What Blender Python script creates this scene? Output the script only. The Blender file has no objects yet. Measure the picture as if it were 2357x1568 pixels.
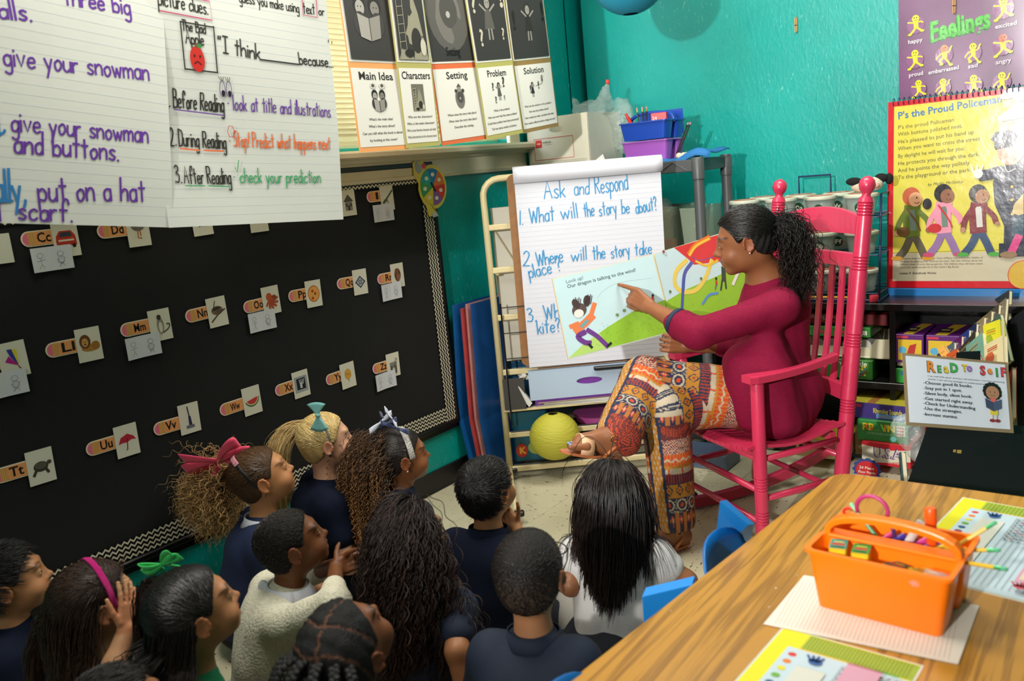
import bpy, math, random
import numpy as np
from mathutils import Vector, Matrix
random.seed(7); rng = np.random.default_rng(7)
S = bpy.context.scene; COL = S.collection
PI = math.pi
# ---------------------------------------------------------------- camera
FPX = 1970.0; CX, CY = 1178.5, 784.0; CAMZ = 1.45
def cam_rot(yaw, pitch, roll):
    cy, sy, cp, sp, cr, sr = math.cos(yaw), math.sin(yaw), math.cos(pitch), math.sin(pitch), math.cos(roll), math.sin(roll)
    fwd = np.array([sy*cp, cy*cp, -sp]); right = np.array([cy, -sy, 0]); up = np.cross(right, fwd)
    return np.array([right*cr+up*sr, -right*sr+up*cr, -fwd]).T
CR = cam_rot(*[math.radians(a) for a in (-37.6, 11.2, -5.45)])
CC = np.array([0, 0, CAMZ])
cam_d = bpy.data.cameras.new('camera'); cam = bpy.data.objects.new('camera', cam_d); COL.objects.link(cam)
cam.matrix_world = Matrix([[*CR[0], CC[0]], [*CR[1], CC[1]], [*CR[2], CC[2]], [0, 0, 0, 1]])
cam_d.sensor_width = 36; cam_d.lens = FPX/2357*36; cam_d.clip_start = 0.05
cam_d.dof.use_dof = True; cam_d.dof.focus_distance = 3.15; cam_d.dof.aperture_fstop = 3.2
S.camera = cam
# ---------------------------------------------------------------- light and exposure
W = bpy.data.worlds.new('world'); S.world = W; W.use_nodes = True
W.node_tree.nodes['Background'].inputs[0].default_value = (0.75, 0.87, 1.0, 1)
W.node_tree.nodes['Background'].inputs[1].default_value = 20.0
def light(name, typ, loc, target, power, color, **kw):
    l = bpy.data.lights.new(name, typ); o = bpy.data.objects.new(name, l); COL.objects.link(o)
    o.location = loc; o.rotation_euler = (Vector(target)-Vector(loc)).to_track_quat('-Z', 'Y').to_euler()
    l.energy = power; l.color = color
    for k, v in kw.items(): setattr(l, k, v)
    return o
light('flash_lamp', 'SPOT', (-0.70, -2.1, 2.15), (-.95, 3.9, 1.60), 800, (1.0, 0.97, 0.93), spot_size=math.radians(50), spot_blend=0.75, shadow_soft_size=0.06)
light('ceiling_light_back', 'AREA', (-1.1, 3.0, 2.85), (-1.1, 3.0, 0), 36, (1.0, 0.96, 0.88), shape='RECTANGLE', size=1.2, size_y=0.6)
light('ceiling_light_mid', 'AREA', (-1.75, 1.3, 2.85), (-1.65, 1.4, 0), 34, (1.0, 0.96, 0.88), shape='RECTANGLE', size=1.2, size_y=0.6)
light('fill_light_front', 'AREA', (-0.9, -1.2, 2.85), (-1.3, 1.0, 0.6), 30, (1.0, 0.96, 0.9), shape='RECTANGLE', size=1.6, size_y=1.0)  # added fill behind the camera, softens the shadows on the children
S.view_settings.view_transform = 'Standard'; S.view_settings.look = 'None'
S.view_settings.exposure = 0.25; S.view_settings.gamma = 1.0; S.view_settings.use_curve_mapping = False
try:
    S.cycles.use_denoising = True; S.cycles.max_bounces = 6; S.cycles.transparent_max_bounces = 16
    S.cycles.sample_clamp_indirect = 4
except Exception: pass
# ---------------------------------------------------------------- geometry helpers
def ray(px, py):
    v = CR @ np.array([px-CX, -(py-CY), -FPX]); return v/np.linalg.norm(v)
def onx(px, py, X): v = ray(px, py); return CC+v*((X-CC[0])/v[0])
def ony(px, py, Y): v = ray(px, py); return CC+v*((Y-CC[1])/v[1])
def onz(px, py, Z): v = ray(px, py); return CC+v*((Z-CC[2])/v[2])
def atd(px, py, D): v = ray(px, py); return CC+v*(D/(v @ -CR[:, 2]))
def nrm(v): v = np.array(v, float); return v/np.linalg.norm(v)
def srgb(h):
    if isinstance(h, str): h = [int(h[i:i+2], 16)/255 for i in (0, 2, 4)]
    return tuple((c/12.92 if c <= .04045 else ((c+.055)/1.055)**2.4) for c in h[:3])
_M = {}
def mat(name, col='808080', rough=.6, metal=0., spec=.5, noise=0., nscale=20., bump=0., bscale=60., trans=0., alpha=1., coat=0., sheen=0., attr=False, emit=0., sss=0., aniso=None):
    if name in _M: return _M[name]
    m = bpy.data.materials.new(name); m.use_nodes = True; nt = m.node_tree; b = nt.nodes['Principled BSDF']
    c = srgb(col) if isinstance(col, str) else col
    I = b.inputs
    I['Base Color'].default_value = (*c, 1); I['Roughness'].default_value = rough; I['Metallic'].default_value = metal
    I['Specular IOR Level'].default_value = spec; I['Transmission Weight'].default_value = trans; I['Alpha'].default_value = alpha
    I['Coat Weight'].default_value = coat; I['Coat Roughness'].default_value = .15; I['Sheen Weight'].default_value = sheen
    if sss: I['Subsurface Weight'].default_value = sss; I['Subsurface Radius'].default_value = (.9, .35, .2); I['Subsurface Scale'].default_value = .008
    if emit: I['Emission Color'].default_value = (*c, 1); I['Emission Strength'].default_value = emit
    N = nt.nodes.new; L = nt.links.new
    tc = N('ShaderNodeTexCoord'); src = None
    if attr:
        a = N('ShaderNodeAttribute'); a.attribute_name = 'Col'; src = a.outputs['Color']; L(src, I['Base Color'])
    if noise:
        n = N('ShaderNodeTexNoise'); n.inputs['Scale'].default_value = nscale; n.inputs['Detail'].default_value = 5
        mp = N('ShaderNodeMapping'); L(tc.outputs['Object'], mp.inputs[0]); L(mp.outputs[0], n.inputs['Vector'])
        if aniso: mp.inputs['Scale'].default_value = aniso
        r = N('ShaderNodeMapRange'); r.inputs[1].default_value = .3; r.inputs[2].default_value = .7; r.inputs[3].default_value = 1-noise; r.inputs[4].default_value = 1+noise*.6
        L(n.outputs['Fac'], r.inputs[0])
        x = N('ShaderNodeMix'); x.data_type = 'RGBA'; x.blend_type = 'MULTIPLY'; x.inputs[0].default_value = 1
        if src: L(src, x.inputs[6])
        else: x.inputs[6].default_value = (*c, 1)
        L(r.outputs[0], x.inputs[7]); L(x.outputs[2], I['Base Color'])
    if bump:
        n = N('ShaderNodeTexNoise'); n.inputs['Scale'].default_value = bscale; n.inputs['Detail'].default_value = 4
        mp = N('ShaderNodeMapping'); L(tc.outputs['Object'], mp.inputs[0]); L(mp.outputs[0], n.inputs['Vector'])
        if aniso: mp.inputs['Scale'].default_value = aniso
        bn = N('ShaderNodeBump'); bn.inputs['Strength'].default_value = bump; bn.inputs['Distance'].default_value = .01
        L(n.outputs['Fac'], bn.inputs['Height']); L(bn.outputs[0], I['Normal'])
    m.diffuse_color = (*c, 1); _M[name] = m; return m
def clean(n): return n.replace('.', '_')
def link(o, parent=None, label=None, cat=None, group=None, kind=None):
    COL.objects.link(o)
    if parent is not None:
        o.parent = parent; o.matrix_parent_inverse = Matrix.Translation(-parent.location)
    for k, v in (('label', label), ('category', cat), ('group', group), ('kind', kind)):
        if v: o[k] = v
    return o
def thing(name, label, cat, loc=(0, 0, 0), group=None, kind=None):
    o = bpy.data.objects.new(name, None); o.empty_display_size = .05; o.location = tuple(float(a) for a in loc)
    return link(o, None, label, cat, group, kind)
def meshobj(name, V, Fc, m, parent=None, smooth=False, cols=None, mats=None, midx=None, **tags):
    me = bpy.data.meshes.new(name); V = np.asarray(V, float).reshape(-1, 3)
    if isinstance(Fc, np.ndarray) and len(Fc):
        k = Fc.shape[1]; me.vertices.add(len(V)); me.vertices.foreach_set('co', V.ravel())
        me.loops.add(Fc.size); me.loops.foreach_set('vertex_index', Fc.ravel().astype(np.int32))
        me.polygons.add(len(Fc)); me.polygons.foreach_set('loop_start', np.arange(0, Fc.size, k, dtype=np.int32))
        me.polygons.foreach_set('loop_total', np.full(len(Fc), k, np.int32)); me.update(calc_edges=True)
    else:
        me.from_pydata([tuple(v) for v in V], [], [tuple(f) for f in Fc]); me.update()
    for mm in (mats or [m]): me.materials.append(mm)
    if midx is not None: me.polygons.foreach_set('material_index', np.asarray(midx, np.int32))
    if smooth: me.polygons.foreach_set('use_smooth', np.ones(len(me.polygons), bool))
    if cols is not None:
        a = me.color_attributes.new('Col', 'FLOAT_COLOR', 'POINT'); c = np.ones((len(V), 4)); c[:, :3] = cols
        a.data.foreach_set('color', c.ravel())
    o = bpy.data.objects.new(name, me); link(o, parent, **tags); return o
def basis(d, up=(0, 0, 1)):
    d = nrm(d); u = np.cross(up, d)
    if np.linalg.norm(u) < 1e-4: u = np.cross((0, 1, 0), d)
    u = nrm(u); return u, np.cross(d, u), d
class MB:
    def __init__(s): s.V = []; s.F = []; s.n = 0; s.C = []; s.mi = []; s.cur = 0; s.col = None
    def add(s, V, F):
        V = [tuple(map(float, v)) for v in V]; s.V += V
        for f in F: s.F.append(tuple(i+s.n for i in f)); s.mi.append(s.cur)
        if s.col is not None: s.C += [s.col]*len(V)
        s.n += len(V); return s
    def box(s, c, d, X=None, Y=None, Z=None, ch=0.):
        X = nrm(X if X is not None else (1, 0, 0)); Y = nrm(Y if Y is not None else (0, 1, 0)); Z = nrm(Z if Z is not None else np.cross(X, Y))
        c = np.array(c, float); a, b, e = d[0]/2, d[1]/2, d[2]/2
        if ch <= 0:
            P = [c+X*a*i+Y*b*j+Z*e*k for k in (-1, 1) for j in (-1, 1) for i in (-1, 1)]
            return s.add(P, [(0, 2, 3, 1), (4, 5, 7, 6), (0, 1, 5, 4), (2, 6, 7, 3), (0, 4, 6, 2), (1, 3, 7, 5)])
        ch = min(ch, a*.9, b*.9, e*.9); P = []
        for k in (-1, 1):
            for j in (-1, 1):
                for i in (-1, 1):
                    P += [c+X*(a-ch)*i+Y*(b-ch)*j+Z*e*k, c+X*a*i+Y*(b-ch)*j+Z*(e-ch)*k, c+X*(a-ch)*i+Y*b*j+Z*(e-ch)*k]
        id = lambda i, j, k, t: ((k > 0)*4+(j > 0)*2+(i > 0))*3+t
        F = []
        for k in (-1, 1): f = [id(-1, -1, k, 0), id(1, -1, k, 0), id(1, 1, k, 0), id(-1, 1, k, 0)]; F.append(f if k > 0 else f[::-1])
        for i in (-1, 1): f = [id(i, -1, -1, 1), id(i, 1, -1, 1), id(i, 1, 1, 1), id(i, -1, 1, 1)]; F.append(f if i > 0 else f[::-1])
        for j in (-1, 1): f = [id(-1, j, -1, 2), id(-1, j, 1, 2), id(1, j, 1, 2), id(1, j, -1, 2)]; F.append(f if j > 0 else f[::-1])
        for j in (-1, 1):
            for k in (-1, 1): f = [id(-1, j, k, 0), id(-1, j, k, 2), id(1, j, k, 2), id(1, j, k, 0)]; F.append(f if j*k < 0 else f[::-1])
        for i in (-1, 1):
            for k in (-1, 1): f = [id(i, -1, k, 0), id(i, 1, k, 0), id(i, 1, k, 1), id(i, -1, k, 1)]; F.append(f if i*k < 0 else f[::-1])
        for i in (-1, 1):
            for j in (-1, 1): f = [id(i, j, -1, 1), id(i, j, 1, 1), id(i, j, 1, 2), id(i, j, -1, 2)]; F.append(f if i*j < 0 else f[::-1])
        for i in (-1, 1):
            for j in (-1, 1):
                for k in (-1, 1): f = [id(i, j, k, 0), id(i, j, k, 1), id(i, j, k, 2)]; F.append(f if i*j*k > 0 else f[::-1])
        return s.add(P, F)
    def tube(s, pts, r, n=8, cap=True, up=(0, 0, 1), closed=False):
        pts = [np.array(p, float) for p in pts]; m = len(pts); rs = r if hasattr(r, '__len__') else [r]*m; V = []; u = None
        for i, p in enumerate(pts):
            if closed: d = pts[(i+1) % m]-pts[i-1]
            else: d = pts[min(i+1, m-1)]-pts[max(i-1, 0)]
            d = nrm(d)
            if u is None: u = basis(d, up)[0]
            u = nrm(u-d*(u @ d)); w = np.cross(d, u)
            for k in range(n): a = 2*PI*k/n; V.append(p+(u*math.cos(a)+w*math.sin(a))*rs[i])
        F = []
        for i in range(m if closed else m-1):
            i2 = (i+1) % m
            for k in range(n): F.append((i*n+k, i*n+(k+1) % n, i2*n+(k+1) % n, i2*n+k))
        if cap and not closed: F.append(tuple(range(n))[::-1]); F.append(tuple((m-1)*n+k for k in range(n)))
        return s.add(V, F)
    def lathe(s, a, b, prof, n=14):
        a = np.array(a, float); b = np.array(b, float); u, w, d = basis(b-a); L = np.linalg.norm(b-a); V = []; F = []
        for t, r in prof:
            for k in range(n): an = 2*PI*k/n; V.append(a+d*t*L+(u*math.cos(an)+w*math.sin(an))*r)
        m = len(prof)
        for i in range(m-1):
            for k in range(n): F.append((i*n+k, i*n+(k+1) % n, (i+1)*n+(k+1) % n, (i+1)*n+k))
        F.append(tuple(range(n))[::-1]); F.append(tuple((m-1)*n+k for k in range(n)))
        return s.add(V, F)
    def prism(s, poly, off):
        n = len(poly); P = [np.array(p, float) for p in poly]; off = np.array(off, float)
        V = P+[p+off for p in P]
        return s.add(V, [tuple(range(n))[::-1], tuple(range(n, 2*n))]+[(i, (i+1) % n, n+(i+1) % n, n+i) for i in range(n)])
    def ball(s, c, r, n=12, m=8, R=None):
        c = np.array(c, float); r = np.array([r]*3 if not hasattr(r, '__len__') else r, float); V = []; F = []
        R = np.eye(3) if R is None else R
        for i in range(m+1):
            t = PI*i/m
            for k in range(n): a = 2*PI*k/n; V.append(c+R @ (r*np.array([math.sin(t)*math.cos(a), math.sin(t)*math.sin(a), math.cos(t)])))
        for i in range(m):
            for k in range(n): F.append((i*n+k, (i+1)*n+k, (i+1)*n+(k+1) % n, i*n+(k+1) % n))
        return s.add(V, F)
    def grid(s, P):  # P[i][j] array of points
        P = np.asarray(P, float); a, b = P.shape[:2]
        return s.add(P.reshape(-1, 3), [(i*b+j, i*b+j+1, (i+1)*b+j+1, (i+1)*b+j) for i in range(a-1) for j in range(b-1)])
    def build(s, name, m=None, parent=None, smooth=False, bevel=0., solid=0., autosmooth=False, **tags):
        o = meshobj(name, s.V, s.F, m, parent, smooth=smooth, cols=(np.array(s.C) if s.col is not None else None), mats=(m if isinstance(m, list) else None), midx=(s.mi if isinstance(m, list) else None), **tags)
        if solid: md = o.modifiers.new('solid', 'SOLIDIFY'); md.thickness = solid; md.offset = 0
        if bevel:
            md = o.modifiers.new('bevel', 'BEVEL'); md.width = bevel; md.segments = 2; md.limit_method = 'ANGLE'
        if autosmooth:
            try: o.data.shade_smooth(); o.data.set_sharp_from_angle(angle=math.radians(40))
            except Exception: pass
        return o
# ---------------------------------------------------------------- flat printed art on a plane frame
PRINT = mat('printed_ink', rough=.55, attr=True, spec=.3)
GLOSS = mat('glossy_print', rough=.18, attr=True, spec=.6, coat=.4, bump=.25, bscale=9)
class Frame:
    def __init__(s, O, U, V, warp=None):
        s.O = np.array(O, float); s.U = nrm(U); V = np.array(V, float); s.V = nrm(V-s.U*(s.U @ V)); s.N = np.cross(s.U, s.V); s.warp = warp
    def p(s, u, v, off=0.):
        if s.warp: off = off+s.warp(u, v)
        return s.O+s.U*u+s.V*v+s.N*off
    def uv(s, px, py):
        d = ray(px, py); t = ((s.O-CC) @ s.N)/(d @ s.N); q = CC+d*t-s.O; return np.array([q @ s.U, q @ s.V])
def catmull(P, k=5):
    P = np.asarray(P, float)
    if len(P) < 3: return P
    Q = np.vstack([2*P[0]-P[1], P, 2*P[-1]-P[-2]]); out = []
    for i in range(1, len(Q)-2):
        for t in np.arange(k)/k:
            a, b, c, d = Q[i-1], Q[i], Q[i+1], Q[i+2]
            out.append(.5*((2*b)+(c-a)*t+(2*a-5*b+4*c-d)*t*t+(3*b-a-3*c+d)*t**3))
    out.append(P[-1]); return np.array(out)
GL = {
'a': '4|~4,4 2.4,5 .4,3.6 .6,.6 2.4,0 4,1.6;4,5 4,0', 'b': '4|0,10 0,0;~0,3.6 2.2,5 4,3 3,.2 0,.6', 'c': '4|~4,4.2 2.4,5 .3,3.4 .8,.4 2.6,0 4,1',
'd': '4|~4,4 2.4,5 .4,3.6 .6,.6 2.4,0 4,1.6;4,10 4,0', 'e': '4|~.2,2.6 3.9,3 3,5 .8,4.4 .2,1.6 1.8,0 4,.8', 'f': '4.4|~4.8,7.8 4.4,9.7 3,10 2,8.4 1.8,5.5 1.8,0;.2,5 4,5',
'g': '4|~4,4 2.4,5 .4,3.6 .6,.6 2.4,0 4,1.6;~4,5 4,-2.4 2.4,-4 .4,-3.2', 'h': '4|0,10 0,0;~0,3 2,5 3.8,4 4,0', 'i': '.4|.2,5 .2,0;.2,7 .2,7.5',
'j': '2|~2,5 2,-3 .4,-4;2,7 2,7.5', 'k': '3.6|0,10 0,0;3.4,5 .2,2;1.2,2.8 3.6,0', 'l': '.4|.2,10 .2,0', 'm': '6|0,5 0,0;~0,3 1.6,5 3,4 3,0;~3,3 4.6,5 6,4 6,0',
'n': '4|0,5 0,0;~0,3 2,5 3.8,4 4,0', 'o': '4|~2,5 .2,3.4 .8,.5 2.2,0 3.9,2.2 3.2,4.6 2,5', 'p': '4|0,5 0,-4;~0,3.6 2.2,5 4,3 3,.2 0,.6', 'r': '3|0,5 0,0;~0,3 1.4,4.8 3,4.8',
's': '3.6|~3.5,4.4 2,5 .5,4 1.8,2.6 3.5,1.4 2.2,0 .1,.6', 't': '3.6|1.8,9 1.8,0;0,6 3.6,6', 'u': '4|~0,5 .1,1.2 1.8,0 4,1.8;4,5 4,0', 'v': '4|0,5 2,0 4,5',
'w': '5.6|0,5 1.4,0 2.8,4.2 4.2,0 5.6,5', 'x': '3.6|0,5 3.6,0;3.6,5 0,0', 'y': '4|0,5 2,.4;4,5 1,-4', 'z': '3.6|0,5 3.6,5 0,0 3.6,0',
'A': '6|0,0 3,10 6,0;1.2,4 4.8,4', 'B': '4.6|0,10 0,0;~0,10 3.6,9.4 3.6,6 0,5.4;~0,5.4 4.6,4.6 4.4,.6 0,0', 'D': '5|0,10 0,0;~0,10 4.4,8.6 5,4 3.4,.6 0,0',
'F': '4.4|0,10 0,0;0,10 4.4,10;0,5.6 3.6,5.6', 'I': '4|2,10 2,0;0,10 4,10;0,0 4,0', 'L': '4|0,10 0,0 4,0', 'P': '4.6|0,10 0,0;~0,10 4,9.6 4.2,6 0,5.2',
'R': '4.8|0,10 0,0;~0,10 4,9.6 4.2,6 0,5.2;1,5.2 4.8,0', 'S': '4|~4,9 2,10 .2,8 1.8,5.6 4,3.4 2.6,.2 0,1', 'T': '5|2.5,10 2.5,0;0,10 5,10', 'W': '8|0,10 2,0 4,8 6,0 8,10',
'C': '5|~5,8.6 2.8,10 .2,6.6 .8,1.6 3,0 5,1.2', 'K': '4.4|0,10 0,0;4.2,10 .2,5;1.4,6 4.4,0', 'M': '6.4|0,0 0,10 3.2,3 6.4,10 6.4,0', 'E': '4|4,10 0,10 0,0 4,0;0,5.4 3.2,5.4',
'1': '1|.5,10 .5,0', '2': '4|~.2,8 1.8,10 3.8,8 2.4,3.6 0,0;0,0 4,0', '3': '4|~.2,9 2,10 3.6,8 1.4,5.6;~1.4,5.6 4,4 3,.4 0,.6',
'.': '.8|.2,0 .6,.3', ',': '1|~.8,.6 .6,-.6 0,-1.6', '!': '.6|.3,10 .3,2.6;.3,0 .3,.4', '?': '4|~.2,8 2,10 3.8,8 2,5 2,2.6;2,0 2,.5', '*': '1.2|.2,3.6 .9,4.0', '-': '3|0,4 3,4', '"': '2.2|.4,10 0,8;2,10 1.6,8', '_': '10|0,0 10,0', "'": '.5|.3,10 .2,8.4'}
class Art:
    def __init__(s, fr, base=.0006): s.fr = fr; s.V = []; s.F = []; s.C = []; s.n = 0; s.off = base
    def _add(s, P, F, col):
        c = srgb(col) if isinstance(col, str) else col
        s.V += [s.fr.p(u, v, s.off) for u, v in P]; s.C += [c]*len(P)
        s.F += [tuple(i+s.n for i in f) for f in F]; s.n += len(P); return s
    def up(s, d=.00012): s.off += d; return s
    def poly(s, P, col): s.up(); return s._add(P, [tuple(range(len(P)))], col)
    def rect(s, u0, v0, u1, v1, col, nu=1, nv=1):
        s.up(); us = np.linspace(u0, u1, nu+1); vs = np.linspace(v0, v1, nv+1)
        return s._add([(u, v) for v in vs for u in us], [(j*(nu+1)+i, j*(nu+1)+i+1, (j+1)*(nu+1)+i+1, (j+1)*(nu+1)+i) for j in range(nv) for i in range(nu)], col)
    def ell(s, u, v, a, b, col, n=20, rot=0., a0=0., a1=2*PI):
        c, d = math.cos(rot), math.sin(rot); P = []
        for k in range(n+(a1 < 6.2)): t = a0+(a1-a0)*k/n; x, y = a*math.cos(t), b*math.sin(t); P.append((u+x*c-y*d, v+x*d+y*c))
        return s.poly(P, col)
    def line(s, P, w, col, smooth=False, up=True):
        if up: s.up()
        P = np.asarray(P, float)
        if smooth: P = catmull(P, 5)
        if len(P) < 2: return s
        T = np.gradient(P, axis=0); T /= (np.linalg.norm(T, axis=1)[:, None]+1e-9); N = np.stack([-T[:, 1], T[:, 0]], 1)*w/2
        P[0] -= T[0]*w*.3; P[-1] += T[-1]*w*.3; n = len(P)
        return s._add(np.vstack([P+N, P-N]), [(i, n+i, n+i+1, i+1) for i in range(n-1)], col)
    def hand(s, txt, p0, p1, h, w, col, jit=.02, gap=1.4, word=4.2):
        """stroke lettering fitted to the base line p0-p1"""
        p0 = np.array(p0, float); p1 = np.array(p1, float); x = 0; items = []
        for ch in txt:
            if ch == ' ': x += word; continue
            g = GL.get(ch)
            if not g: continue
            wd, st = g.split('|'); items.append((x, st)); x += float(wd)+gap
        x -= gap; sc = np.linalg.norm(p1-p0)/x; T = nrm(p1-p0); Nn = np.array([-T[1], T[0]]); s.up()
        for x0, st in items:
            dy = random.uniform(-jit, jit)*h; sk = random.uniform(-.02, .05); ks = random.uniform(.95, 1.06)
            for q in st.split(';'):
                cur = q[0] == '~'; pts = np.array([[float(a) for a in t.split(',')] for t in q.lstrip('~').split()])
                if cur: pts = catmull(pts, 5)
                elif len(pts) == 2: pts = np.linspace(pts[0], pts[1], 3)
                X = (x0+pts[:, 0])*sc; Y = pts[:, 1]*h/10*ks+dy; X = X+Y*sk
                if not cur and len(pts) > 3:
                    for i in range(len(pts)-1): s.line([p0+T*X[i]+Nn*Y[i], p0+T*X[i+1]+Nn*Y[i+1]], w, col, up=False)
                else: s.line(p0+np.outer(X, T)+np.outer(Y, Nn), w, col, up=False)
        return s
    def text(s, txt, p0, h, col, width=None, bold=0., rot=0., align='LEFT', shear=0.):
        """printed lettering: built in font turned into faces; h is capital height"""
        cu = bpy.data.curves.new('lettering', 'FONT'); cu.body = txt; cu.size = h/.69; cu.resolution_u = 2; cu.offset = bold*h; cu.align_x = align; cu.fill_mode = 'FRONT'; cu.shear = shear
        o = bpy.data.objects.new('lettering', cu); me = bpy.data.meshes.new_from_object(o)
        if len(me.vertices):
            P = np.zeros(len(me.vertices)*3); me.vertices.foreach_get('co', P); P = P.reshape(-1, 3)[:, :2]
            if width: P[:, 0] *= width/max(1e-6, (P[:, 0].max()-P[:, 0].min()))
            c, d = math.cos(rot), math.sin(rot); Q = np.stack([P[:, 0]*c-P[:, 1]*d+p0[0], P[:, 0]*d+P[:, 1]*c+p0[1]], 1)
            s.up(); s._add(Q, [tuple(p.vertices) for p in me.polygons], col)
        bpy.data.objects.remove(o); bpy.data.curves.remove(cu); bpy.data.meshes.remove(me); return s
    def ptext(s, txt, a, b, h, col, bold=0.):
        """printed text from pixel a to pixel b (base line)"""
        a = s.fr.uv(*a); b = s.fr.uv(*b); d = b-a
        return s.text(txt, a, h, col, width=np.linalg.norm(d), bold=bold, rot=math.atan2(d[1], d[0]))
    def build(s, name, parent, m=None, **t): return meshobj(name, s.V, s.F, m or PRINT, parent, cols=np.array(s.C), **t)
def sheet(fr, u0, v0, u1, v1, nu=2, nv=2, th=.0006):
    b = MB(); us = np.linspace(u0, u1, nu+1); vs = np.linspace(v0, v1, nv+1)
    A = [[fr.p(u, v, 0) for u in us] for v in vs]; B = [[fr.p(u, v, -th) for u in us[::-1]] for v in vs]
    b.grid(A); b.grid(B)
    E = [A[0], A[-1]]; b.grid([A[0], B[0][::-1]][::-1]); b.grid([A[-1], B[-1][::-1]])
    b.grid([[r[0] for r in A], [r[-1] for r in B]]); b.grid([[r[-1] for r in A], [r[0] for r in B]][::-1]); return b
def quadsheet(fr, P, th=.0006):
    return MB().prism([fr.p(u, v, -th) for u, v in P], fr.N*th)
# ---------------------------------------------------------------- smooth-union bodies (surface nets)
def cone(a, b, ra, rb, k=.02, sub=False): return ('c', np.array(a, float), np.array(b, float), ra, rb, k, sub)
def ell(c, r, R=None, k=.02, sub=False): return ('e', np.array(c, float), np.array([r]*3 if not hasattr(r, '__len__') else r, float), np.eye(3) if R is None else np.array(R), k, sub)
def chain(P, rs, k=.015): return [cone(P[i], P[i+1], rs[i], rs[i+1], k) for i in range(len(P)-1)]
def prim_d(p, X, Y, Z):
    if p[0] == 'c':
        a, b, ra, rb = p[1:5]; d = b-a; L = float(d @ d)+1e-12
        t = np.clip(((X-a[0])*d[0]+(Y-a[1])*d[1]+(Z-a[2])*d[2])/L, 0, 1)
        return np.sqrt((X-a[0]-t*d[0])**2+(Y-a[1]-t*d[1])**2+(Z-a[2]-t*d[2])**2)-(ra+(rb-ra)*t)
    c, r, R = p[1:4]; x, y, z = X-c[0], Y-c[1], Z-c[2]
    q = [(x*R[0, i]+y*R[1, i]+z*R[2, i]) for i in range(3)]
    k0 = np.sqrt(sum((q[i]/r[i])**2 for i in range(3))); k1 = np.sqrt(sum((q[i]/r[i]**2)**2 for i in range(3)))+1e-9
    return k0*(k0-1)/k1
def prim_bb(p, m):
    if p[0] == 'c': r = max(p[3], p[4])+m; return np.minimum(p[1], p[2])-r, np.maximum(p[1], p[2])+r
    r = np.sqrt(((p[3]*p[2][None, :])**2).sum(1))+m; return p[1]-r, p[1]+r
def polygonize(prims, h, zfine=None, post=None, pad=0.):
    """surface nets over a rectilinear grid; zfine=(z0,z1,hf) uses a finer step between those heights"""
    lo = np.min([prim_bb(p, .0)[0] for p in prims if not p[-1]], axis=0)-h*2.5-pad; hi = np.max([prim_bb(p, .0)[1] for p in prims if not p[-1]], axis=0)+h*2.5+pad
    ax = [np.arange(lo[i], hi[i]+h, h) for i in range(3)]
    if zfine:
        z0, z1, hf = zfine; z0 = max(z0, lo[2]); z1 = min(z1, hi[2])
        ax[2] = np.unique(np.round(np.concatenate([np.arange(lo[2], z0, h), np.arange(z0, z1, hf), np.arange(z1, hi[2]+h, h)]), 5))
    F = np.full([len(a) for a in ax], .5, np.float32)
    for p in prims:
        k = p[-2]; a, b = prim_bb(p, max(k, .001)+h*1.5+pad); sl = []
        for i in range(3): sl.append(slice(max(0, np.searchsorted(ax[i], a[i])-1), np.searchsorted(ax[i], b[i])+1))
        if any(q.stop-q.start < 1 for q in sl): continue
        G = F[sl[0], sl[1], sl[2]]
        d = prim_d(p, ax[0][sl[0]][:, None, None], ax[1][sl[1]][None, :, None], ax[2][sl[2]][None, None, :]).astype(np.float32)
        if p[-1]: d = -d; hh = np.maximum(k-np.abs(G-d), 0)/max(k, 1e-6); G[:] = np.maximum(G, d)+hh*hh*k/4
        else: hh = np.maximum(k-np.abs(G-d), 0)/max(k, 1e-6); G[:] = np.minimum(G, d)-hh*hh*k/4
    if post is not None: F = post(F, ax)
    ins = F < 0; nc = [n-1 for n in F.shape]; cid = lambda i, j, k: (i*nc[1]+j)*nc[2]+k
    acc = []; quads = []
    for A in range(3):
        sa = [slice(None)]*3; sb = [slice(None)]*3; sa[A] = slice(0, -1); sb[A] = slice(1, None); sa, sb = tuple(sa), tuple(sb)
        I = np.argwhere(ins[sa] != ins[sb])
        B, C = (A+1) % 3, (A+2) % 3
        I = I[(I[:, B] > 0) & (I[:, B] < F.shape[B]-1) & (I[:, C] > 0) & (I[:, C] < F.shape[C]-1)]
        if not len(I): continue
        J = I.copy(); J[:, A] += 1
        f0 = F[tuple(I.T)]; f1 = F[tuple(J.T)]; t = f0/(f0-f1)
        P = np.stack([ax[i][I[:, i]] for i in range(3)], 1).astype(float); P[:, A] += t*(ax[A][J[:, A]]-ax[A][I[:, A]])
        ids = []
        for db, dc in ((0, 0), (-1, 0), (-1, -1), (0, -1)):
            K = I.copy(); K[:, B] += db; K[:, C] += dc; q = cid(K[:, 0], K[:, 1], K[:, 2]); ids.append(q); acc.append((q, P))
        Q = np.stack(ids, 1); fl = f0 > 0; Q[fl] = Q[fl][:, ::-1]; quads.append(Q)
    Q = np.concatenate(quads); idx = np.concatenate([a[0] for a in acc]); PP = np.concatenate([a[1] for a in acc])
    u, inv = np.unique(idx, return_inverse=True); cnt = np.bincount(inv)
    V = np.stack([np.bincount(inv, PP[:, i])/cnt for i in range(3)], 1)
    return V, np.searchsorted(u, Q)
def keep_faces(V, Q, mask):
    """keep quads whose vertices are all in mask"""
    Q = Q[mask[Q].all(1)]; u, inv = np.unique(Q, return_inverse=True); return V[u], inv.reshape(Q.shape)
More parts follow.
